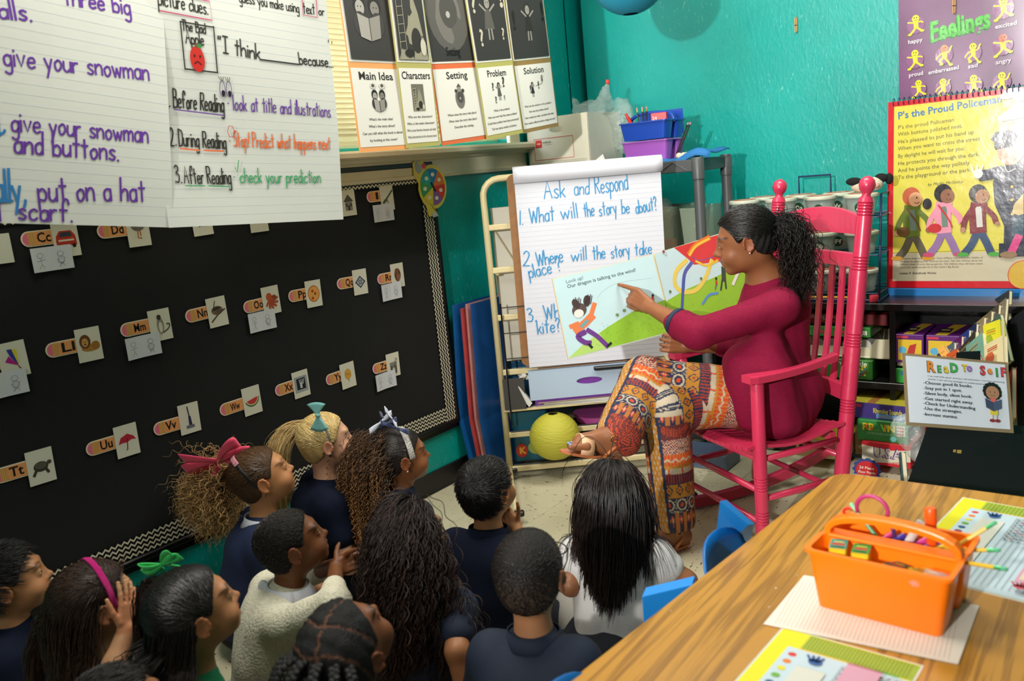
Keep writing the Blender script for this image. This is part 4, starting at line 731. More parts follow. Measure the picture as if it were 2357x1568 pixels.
c = ony(1993, 1085, 3.70); bdg = thing('puzzle_badge', 'round red and blue badge reading 24 Piece Floor Puzzle below the U.S.A. box', 'badge', (c[0], 3.72, 0)); fB = Frame((c[0], 3.715, c[2]), (1, 0, 0), (0, .12, 1))
P = [(.058*(1+.08*math.cos(12*t))*math.cos(t), .05*(1+.08*math.cos(12*t))*math.sin(t)) for t in np.linspace(0, 2*PI, 72)[:-1]]; quadsheet(fB, P, .003).build('badge_card', mat('badge_blue', '2A3F8A', rough=.4), bdg)
a = Art(fB, .0005); a.ell(0, 0, .046, .040, 'C8232E', 28); a.text('24 Piece', (-.032, .004), .012, 'E6DCC8', width=.062, bold=.03); a.text('Floor Puzzle', (-.036, -.015), .011, 'E6DCC8', width=.072, bold=.03); a.build('lettering', bdg)
px_box('wooden_box', 'pale wooden box with black writing on the bottom shelf behind the chair', 'box', (1832, 1030), (1945, 1050), 3.72, .085, .26, 'C9AE7C', z=.05, rough=.6, art=lambda a, w, h: (a.line([(w*.1, h*.6), (w*.2, h*.5), (w*.5, h*.52), (w*.62, h*.42)], .006, '2A221A', True), a.ell(w*.12, h*.55, .012, .010, '2A221A')), topcol=lambda a, w, h: a.rect(0, 0, w, h, 'A8922F'))
px_box('brown_carton', 'open brown cardboard flap box left of the U.S.A. puzzle', 'box', (1955, 1060), (1985, 1075), 3.84, .10, .22, '8A6C3E', z=.046, yaw=.25, rough=.7)
# tubs in a blue wire rack
BLUW = mat('blue_wire', '16264F', rough=.35, spec=.5)
rk = thing('wire_rack', 'dark blue wire rack holding rows of small lidded tubs on the black shelf', 'rack', (-1.3, 4.08, SZ)); rx0, rx1 = -1.66, -.975
for x in (rx0, rx1): MB().tube([(x+.01, 3.90, .742), (x, 4.0, 1.2), (x, 4.22, 1.2), (x, 4.26, .742)], .005, 6).build('side_frame', BLUW, rk, smooth=True); MB().tube([(x+.01, 3.895, .742), (x, 4.26, .742)], .005, 6).build('side_frame', BLUW, rk)
tubz = [.775, .945, 1.11]
for z in tubz:
    for y in (3.93, 4.03, 4.13, 4.22): MB().tube([(rx0, y, z-.006), (rx1, y, z-.006)], .0035, 6).build('wire_rail', BLUW, rk)
    for x in (rx0, rx1): MB().tube([(x, 3.93, z-.006), (x, 4.22, z-.006)], .0035, 6).build('wire_rail', BLUW, rk)
MB().tube([(-1.40, 4.2, 1.2), (-1.40, 4.2, 1.29), (-1.25, 4.2, 1.29), (-1.25, 4.2, 1.2)], .005, 6).build('handle', BLUW, rk)
MB().tube([(rx0, 3.895, .745), (rx1+.01, 3.895, .745)], .005, 6).build('wire_rail', BLUW, rk)
CLR = mat('clear_plastic', 'B8C0B8', rough=.2, alpha=.45, spec=.5); LID = mat('tub_lid', 'C9CCB8', rough=.45); names = 'ABCDEFGHIJKLMNOPQRSTUVWX'; ti = 0
for zi, z in enumerate(tubz[::-1]):
    for row, y in ((0, 3.985), (1, 4.165)):
        for k in range(4):
            x = -1.59+k*.178+row*.03; L = names[(ti*7+3) % 24] if not (zi == 2 and row == 0) else 'LMNO'[k]; ti += 1
            if row and k == 3: continue
            t = thing('lidded_tub', 'clear tub with %s letter label, %s %s of the blue rack' % (L, ('top tier', 'middle tier', 'bottom tier')[zi], ('front row', 'back row')[row]), 'tub', (x, y, z), 'lidded tubs in the blue wire rack')
            MB().lathe((x, y, z), (x, y, z+.085), [(0, .052), (.02, .054), (1, .066)], 20).build('cup', CLR, t, smooth=False, autosmooth=True)
            MB().lathe((x, y, z+.082), (x, y, z+.098), [(0, .072), (.3, .074), (.8, .073), (1, .067)], 24).build('lid', LID, t, autosmooth=True)
            a = Art(Frame((x, y, z+.0985), (1, 0, 0), (0, 1, 0)), .0005); a.ell(0, 0, .055, .055, 'D0653A', 22); a.rect(-.03, -.015, .03, .012, 'D8D2C0'); a.build('lid_label', t)
            a = Art(Frame((x+.012, y-.066, z+.04), (1, .1, 0), (0, -.15, 1)), .001); a.ell(0, 0, .022, .024, '16422A', 18); a.text(L+L.lower(), (-.015, -.009), .019, 'E8E4D4', width=.030, bold=.04); a.build('lettering', t)
            if zi == 2 or (k % 2 == 0):
                for q in range(3): MB().ball((x-.02+.02*q, y-.01*q, z+.026), .017, 10, 6).build('small_toy', mat('toy_%d' % ((q+k) % 4), ['C83A2E', 'D8C23A', '3A7AB8', 'C8B890'][(q+k) % 4], rough=.5), t, smooth=True)
MB().tube([(-1.62, 3.905, .754), (-1.02, 3.905, .754)], .006, 10).build('yellow_dowel', mat('dowel', 'C89A2E', rough=.5), None, label='long yellow pointer stick lying along the front of the blue rack', cat='pointer')
MB().lathe((-.985, 3.90, .737), (-.985, 3.90, .767), [(0, .018), (.1, .020), (.9, .020), (1, .018)], 16).build('eraser', mat('eraser_red', 'B8283A', rough=.5), None, autosmooth=True, label='small round red eraser at the right end of the blue rack', cat='eraser')
# toy on top of the tubs
pt = thing('plush_toy', 'small black and white plush toy lying on the topmost tubs', 'plush toy', (-1.03, 4.02, 1.215)); FU = mat('plush_black', '0E0E10', rough=.9, bump=.4, bscale=200); FWt = mat('plush_white', 'C9BCA8', rough=.9, bump=.4, bscale=200)
for nm, c, r, m in (('body', (-1.06, 4.02, 1.236), (.05, .035, .027), FWt), ('head', (-1.0, 4.0, 1.245), (.035, .03, .03), FWt), ('ear', (-1.09, 4.0, 1.26), (.035, .015, .018), FU), ('ear', (-.975, 4.0, 1.268), (.03, .015, .02), FU), ('tail', (-.945, 4.01, 1.262), (.018, .014, .024), FU), ('muzzle', (-.99, 3.975, 1.238), (.015, .013, .012), mat('plush_pink', 'C89A8A', rough=.9))):
    MB().ball(c, r, 16, 10).build(nm, m, pt, smooth=True)
# ================================================================ BACK WALL POSTERS
fe = Frame((-.967, YB-.006, 1.60), (1, 0, 0), (0, 0, 1), lambda u, v: .0015*math.sin(u*14+v*5)); t = thing('feelings_poster', 'purple Feelings poster of small yellow figures on the teal wall', 'poster', (-.967+.28, YB, 1.60))
fe.N = np.array([0, -1., 0]); Wf, Hf = .56, .76; pz = 1.60
sheet(fe, 0, 0, Wf, Hf, 12, 12, .0005).build('poster_sheet', mat('feelings_purple', '6A3A66', rough=.3, noise=.25, nscale=6, coat=.3), t, smooth=True)
a = Art(fe, .0006); q = lambda x, y: fe.uv(x, y)
a.text('Feelings', q(2139, 99), .078, '2E7A30', width=.232, bold=.045, rot=.09, shear=.05); a.up(.002); a.text('Feelings', q(2142, 95), .078, '58B84A', width=.232, bold=.045, rot=.09, shear=.05)
a.line([q(2146, 96), q(2190, 80), q(2240, 68)], .011, '4AA83E', True); a.line([q(2255, 66), q(2276, 62)], .009, '4AA83E')
def fig(a, c, s, pose, tint=None, face='D8D030'):
    Y = 'D2CE2E'; u, v = c; a.ell(u, v, .034*s, .036*s, '8A5A84')
    L = lambda P, w: a.line([(u+x*s, v+y*s) for x, y in P], w*s, Y, True)
    L([(0, .012), (.002, -.008)], .018); L([(0, -.008), (-.012+pose*.004, -.022), (-.014-pose*.006, -.034)], .008); L([(0, -.008), (.012, -.02+pose*.004), (.022, -.032+pose*.008)], .008)
    L([(-.004, .010), (-.02, .006+pose*.006), (-.03, .014*pose)], .006); L([(.004, .010), (.018, .012), (.028, .02-pose*.012)], .006)
    for x, y in ((-.016-pose*.006, -.036), (.026, -.034+pose*.008)): a.ell(u+x*s, v+y*s, .008*s, .005*s, Y)
    a.ell(u, v+.026*s, .014*s, .015*s, tint or face); a.ell(u-.005*s, v+.029*s, .002*s, .003*s, '3A3A10'); a.ell(u+.004*s, v+.029*s, .002*s, .003*s, '3A3A10'); a.line([(u-.005*s, v+.020*s), (u, v+(.018 if pose > 0 else .021)*s), (u+.005*s, v+.020*s)], .0015*s, '5A3A10')
for x, y, s, p, tint, lb, lx, ly in ((2108, 58, 1.1, 1, None, 'happy', 2091, 102), (2310, 20, 1.25, 1, None, 'excited', 2291, 67), (2107, 138, 1.1, 1, None, 'proud', 2093, 178), (2174, 127, 1.1, -1, 'D88A5A', 'embarrassed', 2138, 172), (2240, 122, 1.05, -1, None, 'sad', 2229, 158), (2309, 105, 1.2, 1, 'C8603A', 'angry', 2293, 149), (2116, 205, 1.0, 1, None, None, 0, 0), (2172, 202, 1.0, -1, None, None, 0, 0), (2242, 196, 1.1, 1, None, None, 0, 0), (2307, 190, 1.1, -1, None, None, 0, 0)):
    fig(a, q(x, y), s*.95, p, tint)
    if lb: a.text(lb, q(lx, ly), .017, 'D8D0D8', width=.0105*len(lb)+.006, bold=.03, rot=.06)
a.build('printed_design', t, GLOSS)
PIN = mat('pin_wood', 'B98A4E', rough=.6)
def pin(px, py, y, lab):
    c = ony(px, py, y); t = thing('clothespin', lab, 'clothespin', c)
    for s in (-1, 1): MB().prism([(c[0]+s*.001, y+.008, c[2]-.036), (c[0]+s*.006, y+.008, c[2]-.03), (c[0]+s*.007, y+.008, c[2]+.02), (c[0]+s*.004, y+.008, c[2]+.036), (c[0]+s*.001, y+.008, c[2]+.03)][::s], (0, -.010, 0)).build('jaw', PIN, t)
    MB().tube([(c[0]-.007, y-.003, c[2]-.002), (c[0]+.007, y-.003, c[2]-.002)], .0016, 6).build('spring', BLUW, t)
pin(1832, 57, YB-.010, 'wooden clothespin stuck alone on the teal back wall'); pin(2196, 12, YB-.016, 'wooden clothespin at the top edge of the purple poster')
# flip chart book
fp = Frame((-.985, 4.10, .785), (1, 0, 0), (0, .065, 1)); Wp, Hp = .72, .81
A_ = ony(2041, 662, 4.10); B_ = ony(2036, 236, 4.155); fp.O = np.array([A_[0], 4.10, A_[2]]); Hp = B_[2]-A_[2]
t = thing('flip_chart_book', 'large spiral-bound flip chart page with a policeman poem standing on the shelf', 'flip chart', fp.p(Wp/2, 0))
sheet(fp, 0, 0, Wp, Hp, 10, 10, .012).build('page_stack', mat('page_white', 'D8D6CC', rough=.4), t)
a = Art(fp, .001); a.rect(0, 0, Wp, Hp, 'BE1622', 10, 10); a.rect(.025, .030, Wp, Hp-.022, 'CDC24A', 10, 10); a.rect(.025, .03, Wp, .155, 'BEB49A', 10, 2); a.line([(.025, .157), (Wp, .165)], .002, '6A6450')
q = lambda x, y: fp.uv(x, y)
a.text("P's the Proud Policeman", q(2067, 275), .030, '3A6EA8', width=.40, bold=.03, rot=.065)
for k, (l, x, y, x2) in enumerate((('P\'s the proud Policeman', 2067, 298, 2195), ('With buttons polished neat.', 2067, 314, 2215), ("He's pleased to put his hand up", 2067, 331, 2241), ('When you want to cross the street.', 2067, 347, 2258), ('By daylight he will wait for you;', 2067, 364, 2219), ('He protects you through the dark.', 2067, 381, 2254), ('And he points the way politely', 2067, 397, 2232), ('To the playground or the park.', 2067, 413, 2235))):
    p0 = q(x, y); p1 = q(x2, y-8); a.text(l, p0, .0165, '5A5634', width=np.linalg.norm(p1-p0), rot=.045)
a.text('by Phyllis McGinley', q(2135, 428), .012, '6A6644', width=.14, shear=.3, rot=.03)
for k, (l, w) in enumerate((('Directions Read aloud the poem. Have children respond to the rhythm of', .33), ('the poem by clapping their hands as you read. Talk with children about the', .33), ('different kinds of work that people do. Tell children they will learn more', .33), ("about the work people do in this week's Big Book.", .24))): a.text(l, (.055, .128-.013*k), .0075, '5A5444', width=w)
a.text('Lesson 9  Everybody Works', (.055, .062), .0085, '3A362A', width=.15, bold=.02)
def kidp(a, c, s, hair, skin, coat, pants, shoe, bag=None, dark=0):
    u, v = c; E = lambda x, y, rx, ry, col, r=0: a.ell(u+x*s, v+y*s, rx*s, ry*s, col, rot=r); L = lambda P, w, col: a.line([(u+x*s, v+y*s) for x, y in P], w*s, col, True)
    L([(0, -.05), (-.035, -.14), (-.07, -.19)], .045, pants); L([(.01, -.05), (.05, -.13), (.075, -.19)], .045, pants); E(-.085, -.205, .035, .014, shoe); E(.095, -.205, .035, .014, shoe)
    L([(0, .10), (-.005, .04), (0, -.04)], .095, coat); L([(0, .09), (.01, -.02)], .035, '6A7A70' if not dark else 'C8C4C0'); L([(-.03, .10), (-.075, .02), (-.085, -.03)], .032, coat); L([(.03, .10), (.085, .04), (.10, .0)], .032, coat); E(-.088, -.045, .016, .018, skin); E(.11, -.01, .014, .012, skin)
    E(-.005, .185, .052, .058, hair); E(.02, .165, .040, .045, skin); E(.045, .165, .010, .008, skin); E(.028, .175, .004, .006, '1A1A1A'); L([(.015, .145), (.03, .140), (.042, .148)], .004, '5A2A20')
    if bag: L([(-.03, .11), (.03, .02), (.05, -.03)], .010, bag); E(-.05, -.035, .04, .03, bag)
kidp(a, q(2099, 520), .70, 'B85A3A', 'D8A07A', '5E6E2A', '5A5444', 'C08A2E', '6A4A2A'); kidp(a, q(2172, 512), .68, '1E1A20', '8A5A40', 'D88AA0', '8A6A98', 'B8446A', 'B82A30'); kidp(a, q(2252, 512), .66, '2A2422', 'A87858', '7A2A30', '3A4A6A', '4A9A3A', None, 1)
e = q(2178, 478)+np.array([-.075, .02]); a.ell(e[0], e[1], .018, .024, '1E1A20')
P = lambda pts: [q(x, y) for x, y in pts]
a.poly(P([(2286, 420), (2300, 385), (2357, 372), (2357, 590), (2310, 590), (2312, 520), (2290, 470)]), '1F2338'); a.poly(P([(2300, 560), (2336, 560), (2332, 590), (2300, 592)]), '1F2338'); a.line(P([(2300, 395), (2275, 402), (2262, 404)]), .045, '1F2338'); a.ell(*q(2252, 400), .018, .02, 'D8D4CC')
for dx in (-.012, 0, .012): e = q(2250, 388); a.line([(e[0]+dx, e[1]-.015), (e[0]+dx*1.8, e[1]+.012)], .007, 'D8D4CC')
a.ell(*q(2328, 345), .050, .062, 'C8957A'); a.poly(P([(2281, 322), (2290, 305), (2325, 299), (2350, 312), (2346, 326), (2298, 334)]), '1F2338'); a.poly(P([(2286, 330), (2345, 326), (2340, 336), (2292, 345)]), '14161F'); a.ell(*q(2344, 343), .010, .014, 'B88060'); a.ell(*q(2311, 370), .008, .007, 'B8B8B8'); a.line(P([(2311, 374), (2320, 395), (2338, 388)]), .004, 'C8C4BC', True)
for x, y in ((2330, 430), (2330, 460), (2331, 492)): a.ell(*q(x, y), .006, .006, 'C8A850')
a.poly(P([(2335, 470), (2357, 445), (2357, 500), (2330, 490)]), 'C8B078'); a.poly(P([(2332, 500), (2357, 492), (2357, 545), (2328, 545)]), '2F4A5A'); a.line(P([(2345, 545), (2330, 578)]), .03, 'C83A7A'); a.ell(*q(2322, 586), .032, .014, '8A6A4A')
for x, y, r in ((2335, 215, .04), (2318, 222, .025), (2352, 225, .03), (2330, 265, .04), (2312, 272, .026), (2352, 258, .05)): a.ell(*q(x, y), r, r*.5, 'B8B8BC')
e = q(2355, 632); a.ell(e[0], e[1], .055, .06, 'C2302E', 30); a.ell(e[0], e[1], .052, .057, 'C8A23A', 30)
a.build('printed_page', t, GLOSS)
SPI = mat('spiral_navy', '1C2A5A', rough=.3)
for k in range(34):
    u = .025+k*.0208; MB().tube([fp.p(u+.002*math.cos(x), Hp-.004+.022*math.sin(x)*.8, .006-.010*math.cos(x)) for x in np.linspace(-.9, PI+.9, 9)], .0018, 5).build('spiral_ring', SPI, t, smooth=True)
MB().box(fp.p(Wp/2, -.022, -.012), (Wp-.01, .05, .042), X=(1, 0, 0), Y=(0, 1, 0), ch=.003).build('chart_base', mat('blue_base', '1E6AA8', rough=.25, coat=.3), t)
# ================================================================ STORAGE RACK WITH BINS
GRY = mat('grey_plastic', '4E5052', rough=.42, noise=.05); RX0, RX1, RY0, RY1, RZ = -2.64, -1.69, 3.70, 4.02, 1.43
r_ = thing('storage_rack', 'dark grey plastic shelving rack with round posts in the room corner', 'rack', ((RX0+RX1)/2, 3.86, 0))
for x in (RX0, RX1):
    for y in (RY0, RY1):
        MB().lathe((x, y, 0), (x, y, RZ), [(0, .026), (.02, .024), (.93, .024), (.932, .028), (.995, .028), (1, .024)], 16).build('post', GRY, r_, autosmooth=True)
for z in (.12, .55, .93, RZ-.02):
    MB().box(((RX0+RX1)/2, (RY0+RY1)/2, z+.006), (RX1-RX0, RY1-RY0, .012)).build('shelf_board', GRY, r_)
    for y in (RY0, RY1): 
        MB().box(((RX0+RX1)/2, y, z-.015), (RX1-RX0-.04, .016, .055), ch=.003).build('edge_panel', GRY, r_)
        if y == RY0 and z > 1: MB().tube([(RX1-.05-.07*k, y-.010, z-.036+.042*(k % 2)) for k in range(12)], .002, 4).build('truss_line', GRY, r_)
    for x in (RX0, RX1): MB().box((x, (RY0+RY1)/2, z-.015), (.016, RY1-RY0-.04, .055), ch=.003).build('edge_panel', GRY, r_)
fbx = thing('file_box', 'white cardboard file box with red label on top of the rack', 'box', (-2.46, 3.88, RZ)); WB = mat('white_card', 'D9D3C0', rough=.55, noise=.03)
X0, X1, Y0_, Y1_, z0, z1 = -2.63, -2.262, 3.71, 4.03, RZ+.002, 1.695
def holed(b, f, w, h, hw, hh, hz, off):
    r = []; m = 10
    ov = [(w/2+hw*math.cos(t)*(1), hz+hh*math.sin(t)) for t in np.linspace(-PI, PI, m*4+1)[:-1]]; n = len(ov)
    sq = []
    for (x, y) in ov:
        dx, dy = x-w/2, y-hz; k = min((w/2)/abs(dx) if abs(dx) > 1e-9 else 1e9, ((h-hz) if dy > 0 else hz)/abs(dy) if abs(dy) > 1e-9 else 1e9); sq.append((w/2+dx*k, hz+dy*k))
    b.add([f.p(*p, off) for p in ov]+[f.p(*p, off) for p in sq], [(i, (i+1) % n, n+(i+1) % n, n+i) for i in range(n)])
    for c, a in (((0, 0), (-PI, -PI/2)), ((w, 0), (-PI/2, 0)), ((w, h), (0, PI/2)), ((0, h), (PI/2, PI))):
        js = [j for j in range(n)]
        best = None
        for j in js:
            p, q_ = sq[j], sq[(j+1) % n]
            if (abs(p[0]-c[0]) < 1e-6 or abs(p[1]-c[1]) < 1e-6) and (abs(q_[0]-c[0]) < 1e-6 or abs(q_[1]-c[1]) < 1e-6) and not (abs(p[0]-q_[0]) < 1e-6 or abs(p[1]-q_[1]) < 1e-6): best = (p, q_)
        if best: b.add([f.p(*best[0], off), f.p(*c, off), f.p(*best[1], off)], [(0, 1, 2)])
b = MB(); ff = Frame((X0, Y0_, z0), (1, 0, 0), (0, 0, 1)); holed(b, ff, X1-X0, z1-z0, .045, .016, .20, 0); holed(b, ff, X1-X0, z1-z0, .045, .016, .20, -.004); b.build('front_wall', WB, fbx)
MB().box((X1, (Y0_+Y1_)/2, (z0+z1)/2), (.004, Y1_-Y0_, z1-z0)).build('side_wall', WB, fbx); MB().box((X0, (Y0_+Y1_)/2, (z0+z1)/2), (.004, Y1_-Y0_, z1-z0)).build('side_wall', WB, fbx); MB().box(((X0+X1)/2, Y1_, (z0+z1)/2), (X1-X0, .004, z1-z0)).build('back_wall', WB, fbx); MB().box(((X0+X1)/2, (Y0_+Y1_)/2, z0+.004), (X1-X0, Y1_-Y0_, .006)).build('bottom', WB, fbx)
a = Art(ff, .001); q = ff.uv; x0, y0 = q(1229, 322); x1, y1 = q(1322, 361)
a.line([(x0, y0), (x1, y0)], .0025, 'C23A36'); a.line([(x1, y0), (x1, y1)], .0025, 'C23A36'); a.line([(x1, y1), (x0, y1)], .0025, 'C23A36'); a.line([(x0, y1), (x0, y0)], .0025, 'C23A36')
u, v = q(1234, 341); a.rect(u, v, u+.038, v+.036, 'C8302E'); a.rect(u+.008, v+.014, u+.030, v+.022, 'E0A8A0'); a.text('value', (u+.044, v+.018), .013, '3A3632', width=.05); a.line([(u+.055, v+.010), (u+.10, v+.010)], .0015, '6A6660'); a.rect(.012, .012, .11, .024, 'C8302E'); a.line([(.012, .042), (.35, .042)], .0012, '55524C'); a.line([(.012, .034), (.35, .034)], .0012, '55524C'); a.build('lettering', fbx)
BAG = mat('clear_bag', 'C8D4D0', rough=.15, alpha=.26, spec=.8, bump=.8, bscale=35)
def bag(c, pts, nm, label, seed, m=BAG):
    V, Q = polygonize(pts, .008); r = np.random.default_rng(seed); V = V+.006*np.sin(V @ r.normal(size=(3, 3))*60)+.003*np.sin(V @ r.normal(size=(3, 3))*150)
    return meshobj(nm, V, Q, m, None, smooth=True, label=label, cat='plastic bag')
bag(0, [ell((-2.36, 3.93, 1.70), (.11, .09, .06), k=.04), cone((-2.28, 3.90, 1.72), (-2.245, 3.90, 1.83), .05, .012, .03), ell((-2.22, 3.98, 1.62), (.07, .06, .14), k=.04), cone((-2.42, 3.88, 1.71), (-2.43, 3.87, 1.78), .03, .012, .02)], 'plastic_bag', 'crumpled clear plastic bag stuffed in and beside the white file box', 4)
MB().ball((-2.244, 3.90, 1.838), (.010, .008, .014), 10, 6).build('bag_tie', mat('tie_red', 'D0302A', rough=.4), None, smooth=True, label='small red tie at the tip of the plastic bag', cat='bag tie')
# caddies
def caddy(name, label, c, w, dpt, h, m, yaw=0., gap=.03, handle=True, flare=.012, hh=.10):
    """two open bins joined under a carrying handle, local x = long side"""
    t = thing(name, label, 'caddy', c); q_, s_ = math.cos(yaw), math.sin(yaw); X = np.array([q_, s_, 0]); Y = np.array([-s_, q_, 0]); c = np.array(c, float)
    G = lambda x, y, z: c+X*x+Y*y+np.array([0, 0, z])
    def rr(x0, y0, x1, y1, z, r=.014):
        P = []
        for cx, cy, a0 in ((x1-r, y1-r, 0), (x0+r, y1-r, PI/2), (x0+r, y0+r, PI), (x1-r, y0+r, 1.5*PI)):
            for k in range(5): a = a0+k*PI/8; P.append(G(cx+r*math.cos(a), cy+r*math.sin(a), z))
        return P
    for s in (0, 1):
        y0 = -dpt/2 if s == 0 else gap/2; y1 = -gap/2 if s == 0 else dpt/2
        x0, x1 = -w/2, w/2; e = flare; th = .003; L = [rr(x0+e, y0+e*.6, x1-e, y1-e*.6, 0), rr(x0, y0, x1, y1, h-.006), rr(x0-.006, y0-.006*(s == 0), x1+.006, y1+.006*(s == 1), h-.006), rr(x0-.006, y0-.006*(s == 0), x1+.006, y1+.006*(s == 1), h), rr(x0+th, y0+th, x1-th, y1-th, h), rr(x0+e+th, y0+e*.6+th, x1-e-th, y1-e*.6-th, th+.001)]
        b = MB(); n = len(L[0]); b.add([p for l in L for p in l], [(i*n+k, i*n+(k+1) % n, (i+1)*n+(k+1) % n, (i+1)*n+k) for i in range(len(L)-1) for k in range(n)]+[tuple(range(n))[::-1], tuple((len(L)-1)*n+k for k in range(n))])
        b.build('bin', m, t, autosmooth=True)
    MB().box(G(0, 0, h-.004), (w+.010, gap+.012, .006), X=X, Y=Y, ch=.002).build('bridge', m, t)
    if handle:
        P = [];
        for k in range(15):
            a = PI*k/14; x = -math.cos(a)*w*.48; z = h-.012+hh*math.sin(a)**.55
            P.append(G(x, 0, z))
        b = MB(); prof = []
        for i, p in enumerate(P):
            d = nrm(P[min(i+1, 14)]-P[max(i-1, 0)]); nn = np.cross(d, Y); prof.append([p+Y*.012*u+nn*.006*v for u, v in ((-1, -1), (1, -1), (1, 1), (-1, 1), (-1, -1))])
        b.grid(prof).build('handle', m, t, bevel=.003)
    return t, G
BLC = mat('blue_caddy', '1A44A8', rough=.3, spec=.5); PUC = mat('purple_caddy', '9A52B0', rough=.35); ORC = mat('orange_caddy', 'FF7A0A', rough=.32, spec=.45, sss=0.)
cc = np.array([-1.99, 3.86, RZ+.004])
caddy('purple_caddy', 'purple plastic caddy underneath the blue one on the rack', cc, .24, .20, .095, PUC, handle=False, gap=.04)
b_c = cc+(0, 0, .100)
t, G = caddy('blue_caddy', 'blue plastic caddy of pencils nested on the purple caddy', b_c, .245, .21, .085, BLC, gap=.03, hh=.055)
MB().box(b_c+(0, .098, .075), (.235, .004, .12), ch=.001).build('back_wall', BLC, t)
def pencil(c, d, L, lab, grp, cols=('C9A23A', '2F7A4A', 'D88A90'), r=.0036, dark=False):
    t = thing('pencil', lab, 'pencil', c, grp); d = nrm(d); c = np.array(c, float)
    MB().lathe(c, c+d*L, [(0, .001), (.08, r), (1, r)], 6).build('barrel', mat('pencil_'+cols[0], cols[0], rough=.4), t); MB().lathe(c+d*L, c+d*(L+.012), [(0, r*1.05), (1, r*1.05)], 8).build('ferrule', mat('ferrule_'+cols[1], cols[1], rough=.3, metal=.3), t); MB().lathe(c+d*(L+.012), c+d*(L+.022), [(0, r), (.8, r), (1, r*.6)], 8).build('eraser', mat('er_'+cols[2], cols[2], rough=.7), t)
for i, (x, y) in enumerate(((-.055, -.02), (-.03, -.03), (-.025, -.01))): pencil(b_c+(x, y, .01), (.06*(i-1), -.05, 1), .125, 'dark pencil standing in the blue caddy, '+['left', 'middle', 'right'][i]+' of three', 'pencils in the blue caddy', ('2A2A1E', 'A8843A', 'D08A80'))
MB().lathe(b_c+(-.085, -.03, .06), b_c+(-.115, -.05, .135), [(0, .008), (.75, .009), (.76, .007), (1, .006)], 10).build('marker', mat('marker_red', 'D02A22', rough=.35), None, autosmooth=True, label='thick red marker leaning out of the blue caddy', cat='marker')
carton('crayon_box', 'red crayon box standing in the blue caddy', 'crayon box', b_c+(.055, -.03, .035), (.075, .03, .085), 'C8202A', yaw=.25, art=lambda a, w, h: (a.text('24', (.006, h*.62), .016, 'F0E8E0'), a.rect(.012, .012, w-.01, .032, 'E0D8D0')))
for i in range(2): pencil(cc+(.10+.012*i, .03, .01), (.45, -.1, .8), .15, 'dark pencil leaning out of the purple caddy, '+('left', 'right')[i]+' of the two', 'pencils in the purple caddy', ('3A2E1E', '2A2A2A', 'D88A90'))
CL = mat('blue_cloth', '1F6AA8', rough=.75, bump=.2)
b = MB(); b.grid([[(-2.18+.032*i, 3.70+.022*j, RZ+.004+.006*math.sin(i*.9+j*.5)+(.03*math.exp(-((i-15)/2.5)**2) if 12 < i < 19 else 0)-(.03 if j == 0 else 0)) for j in range(12)] for i in range(18)]); b.build('blue_fabric', CL, None, smooth=True, solid=.005, label='blue fabric laid flat under the caddies on the rack top', cat='fabric')
for i in range(5): MB().ball((-1.80+.02*i, 3.74+.01*(i % 2), RZ+.014), (.016, .014, .014), 10, 6).build('shell', mat('shell_cream', 'CFC8B0', rough=.6, bump=.4, bscale=120), None, smooth=True, label='cream shell-like lump in a row at the rack corner', cat='shell', group='cream lumps on the rack corner')
quadsheet(Frame((-2.30, 3.70, RZ), (1, .1, 0), (0, .2, 1)), [(.02, .0), (.13, .0), (.105, .058)], .001).build('paper_sheet', mat('white_paper', 'D8D8D4', rough=.7), None, label='corner of white paper sticking up behind the flip pad', cat='paper')
# clear bins on the second shelf
def openbin(name, lab, c, w, d, h, m, cat='bin'):
    t = thing(name, lab, cat, c); c = np.array(c, float); e = .015
    for s in ((1, 0), (-1, 0), (0, 1), (0, -1)):
        if s[0]: P = [c+(s[0]*(w/2-e), -d/2+e, 0), c+(s[0]*(w/2-e), d/2-e, 0), c+(s[0]*w/2, d/2, h), c+(s[0]*w/2, -d/2, h)]
        else: P = [c+(-w/2+e, s[1]*(d/2-e), 0), c+(w/2-e, s[1]*(d/2-e), 0), c+(w/2, s[1]*d/2, h), c+(-w/2, s[1]*d/2, h)]
        MB().add(P, [(0, 1, 2, 3)]).build('side_wall', m, t, solid=.003)
    MB().box(c+(0, 0, .002), (w-2*e, d-2*e, .004)).build('bottom', m, t); MB().tube([c+(-w/2, -d/2, h), c+(w/2, -d/2, h), c+(w/2, d/2, h), c+(-w/2, d/2, h)], .004, 6, closed=True).build('rim', m, t); return t
CB = mat('milky_bin', 'B9C4AE', rough=.25, alpha=.28)
openbin('clear_bin', 'cloudy clear bin of books behind the flip pad on the rack', (-2.0, 3.87, .945), .30, .26, .26, CB); openbin('clear_bin', 'cloudy clear bin at the right end of the rack shelf', (-1.775, 3.90, .945), .10, .26, .25, CB)
carton('orange_book', 'orange book box with partly hidden white letters in the clear bin', 'book', (-1.95, 3.80, .952), (.16, .02, .10), 'C8562A', yaw=.1, art=lambda a, w, h: (a.text('er', (.055, .035), .034, 'E6DCC8', bold=.06), a.ell(.13, .04, .018, .02, '4A9A8A')))
carton('white_book', 'cream book standing in the clear bin', 'book', (-2.02, 3.88, .952), (.2, .02, .24), 'CFC6A8', yaw=-.1); carton('dark_book', 'dark grey book in the back of the clear bin', 'book', (-2.0, 3.93, .952), (.2, .03, .26), '4A4A44')
bag(0, [ell((-2.0, 3.84, 1.20), (.10, .07, .055), k=.03), cone((-2.05, 3.85, 1.2), (-1.9, 3.8, 1.19), .05, .03, .03)], 'zip_bag', 'clear zip bag crumpled on top of the clear bin', 9)
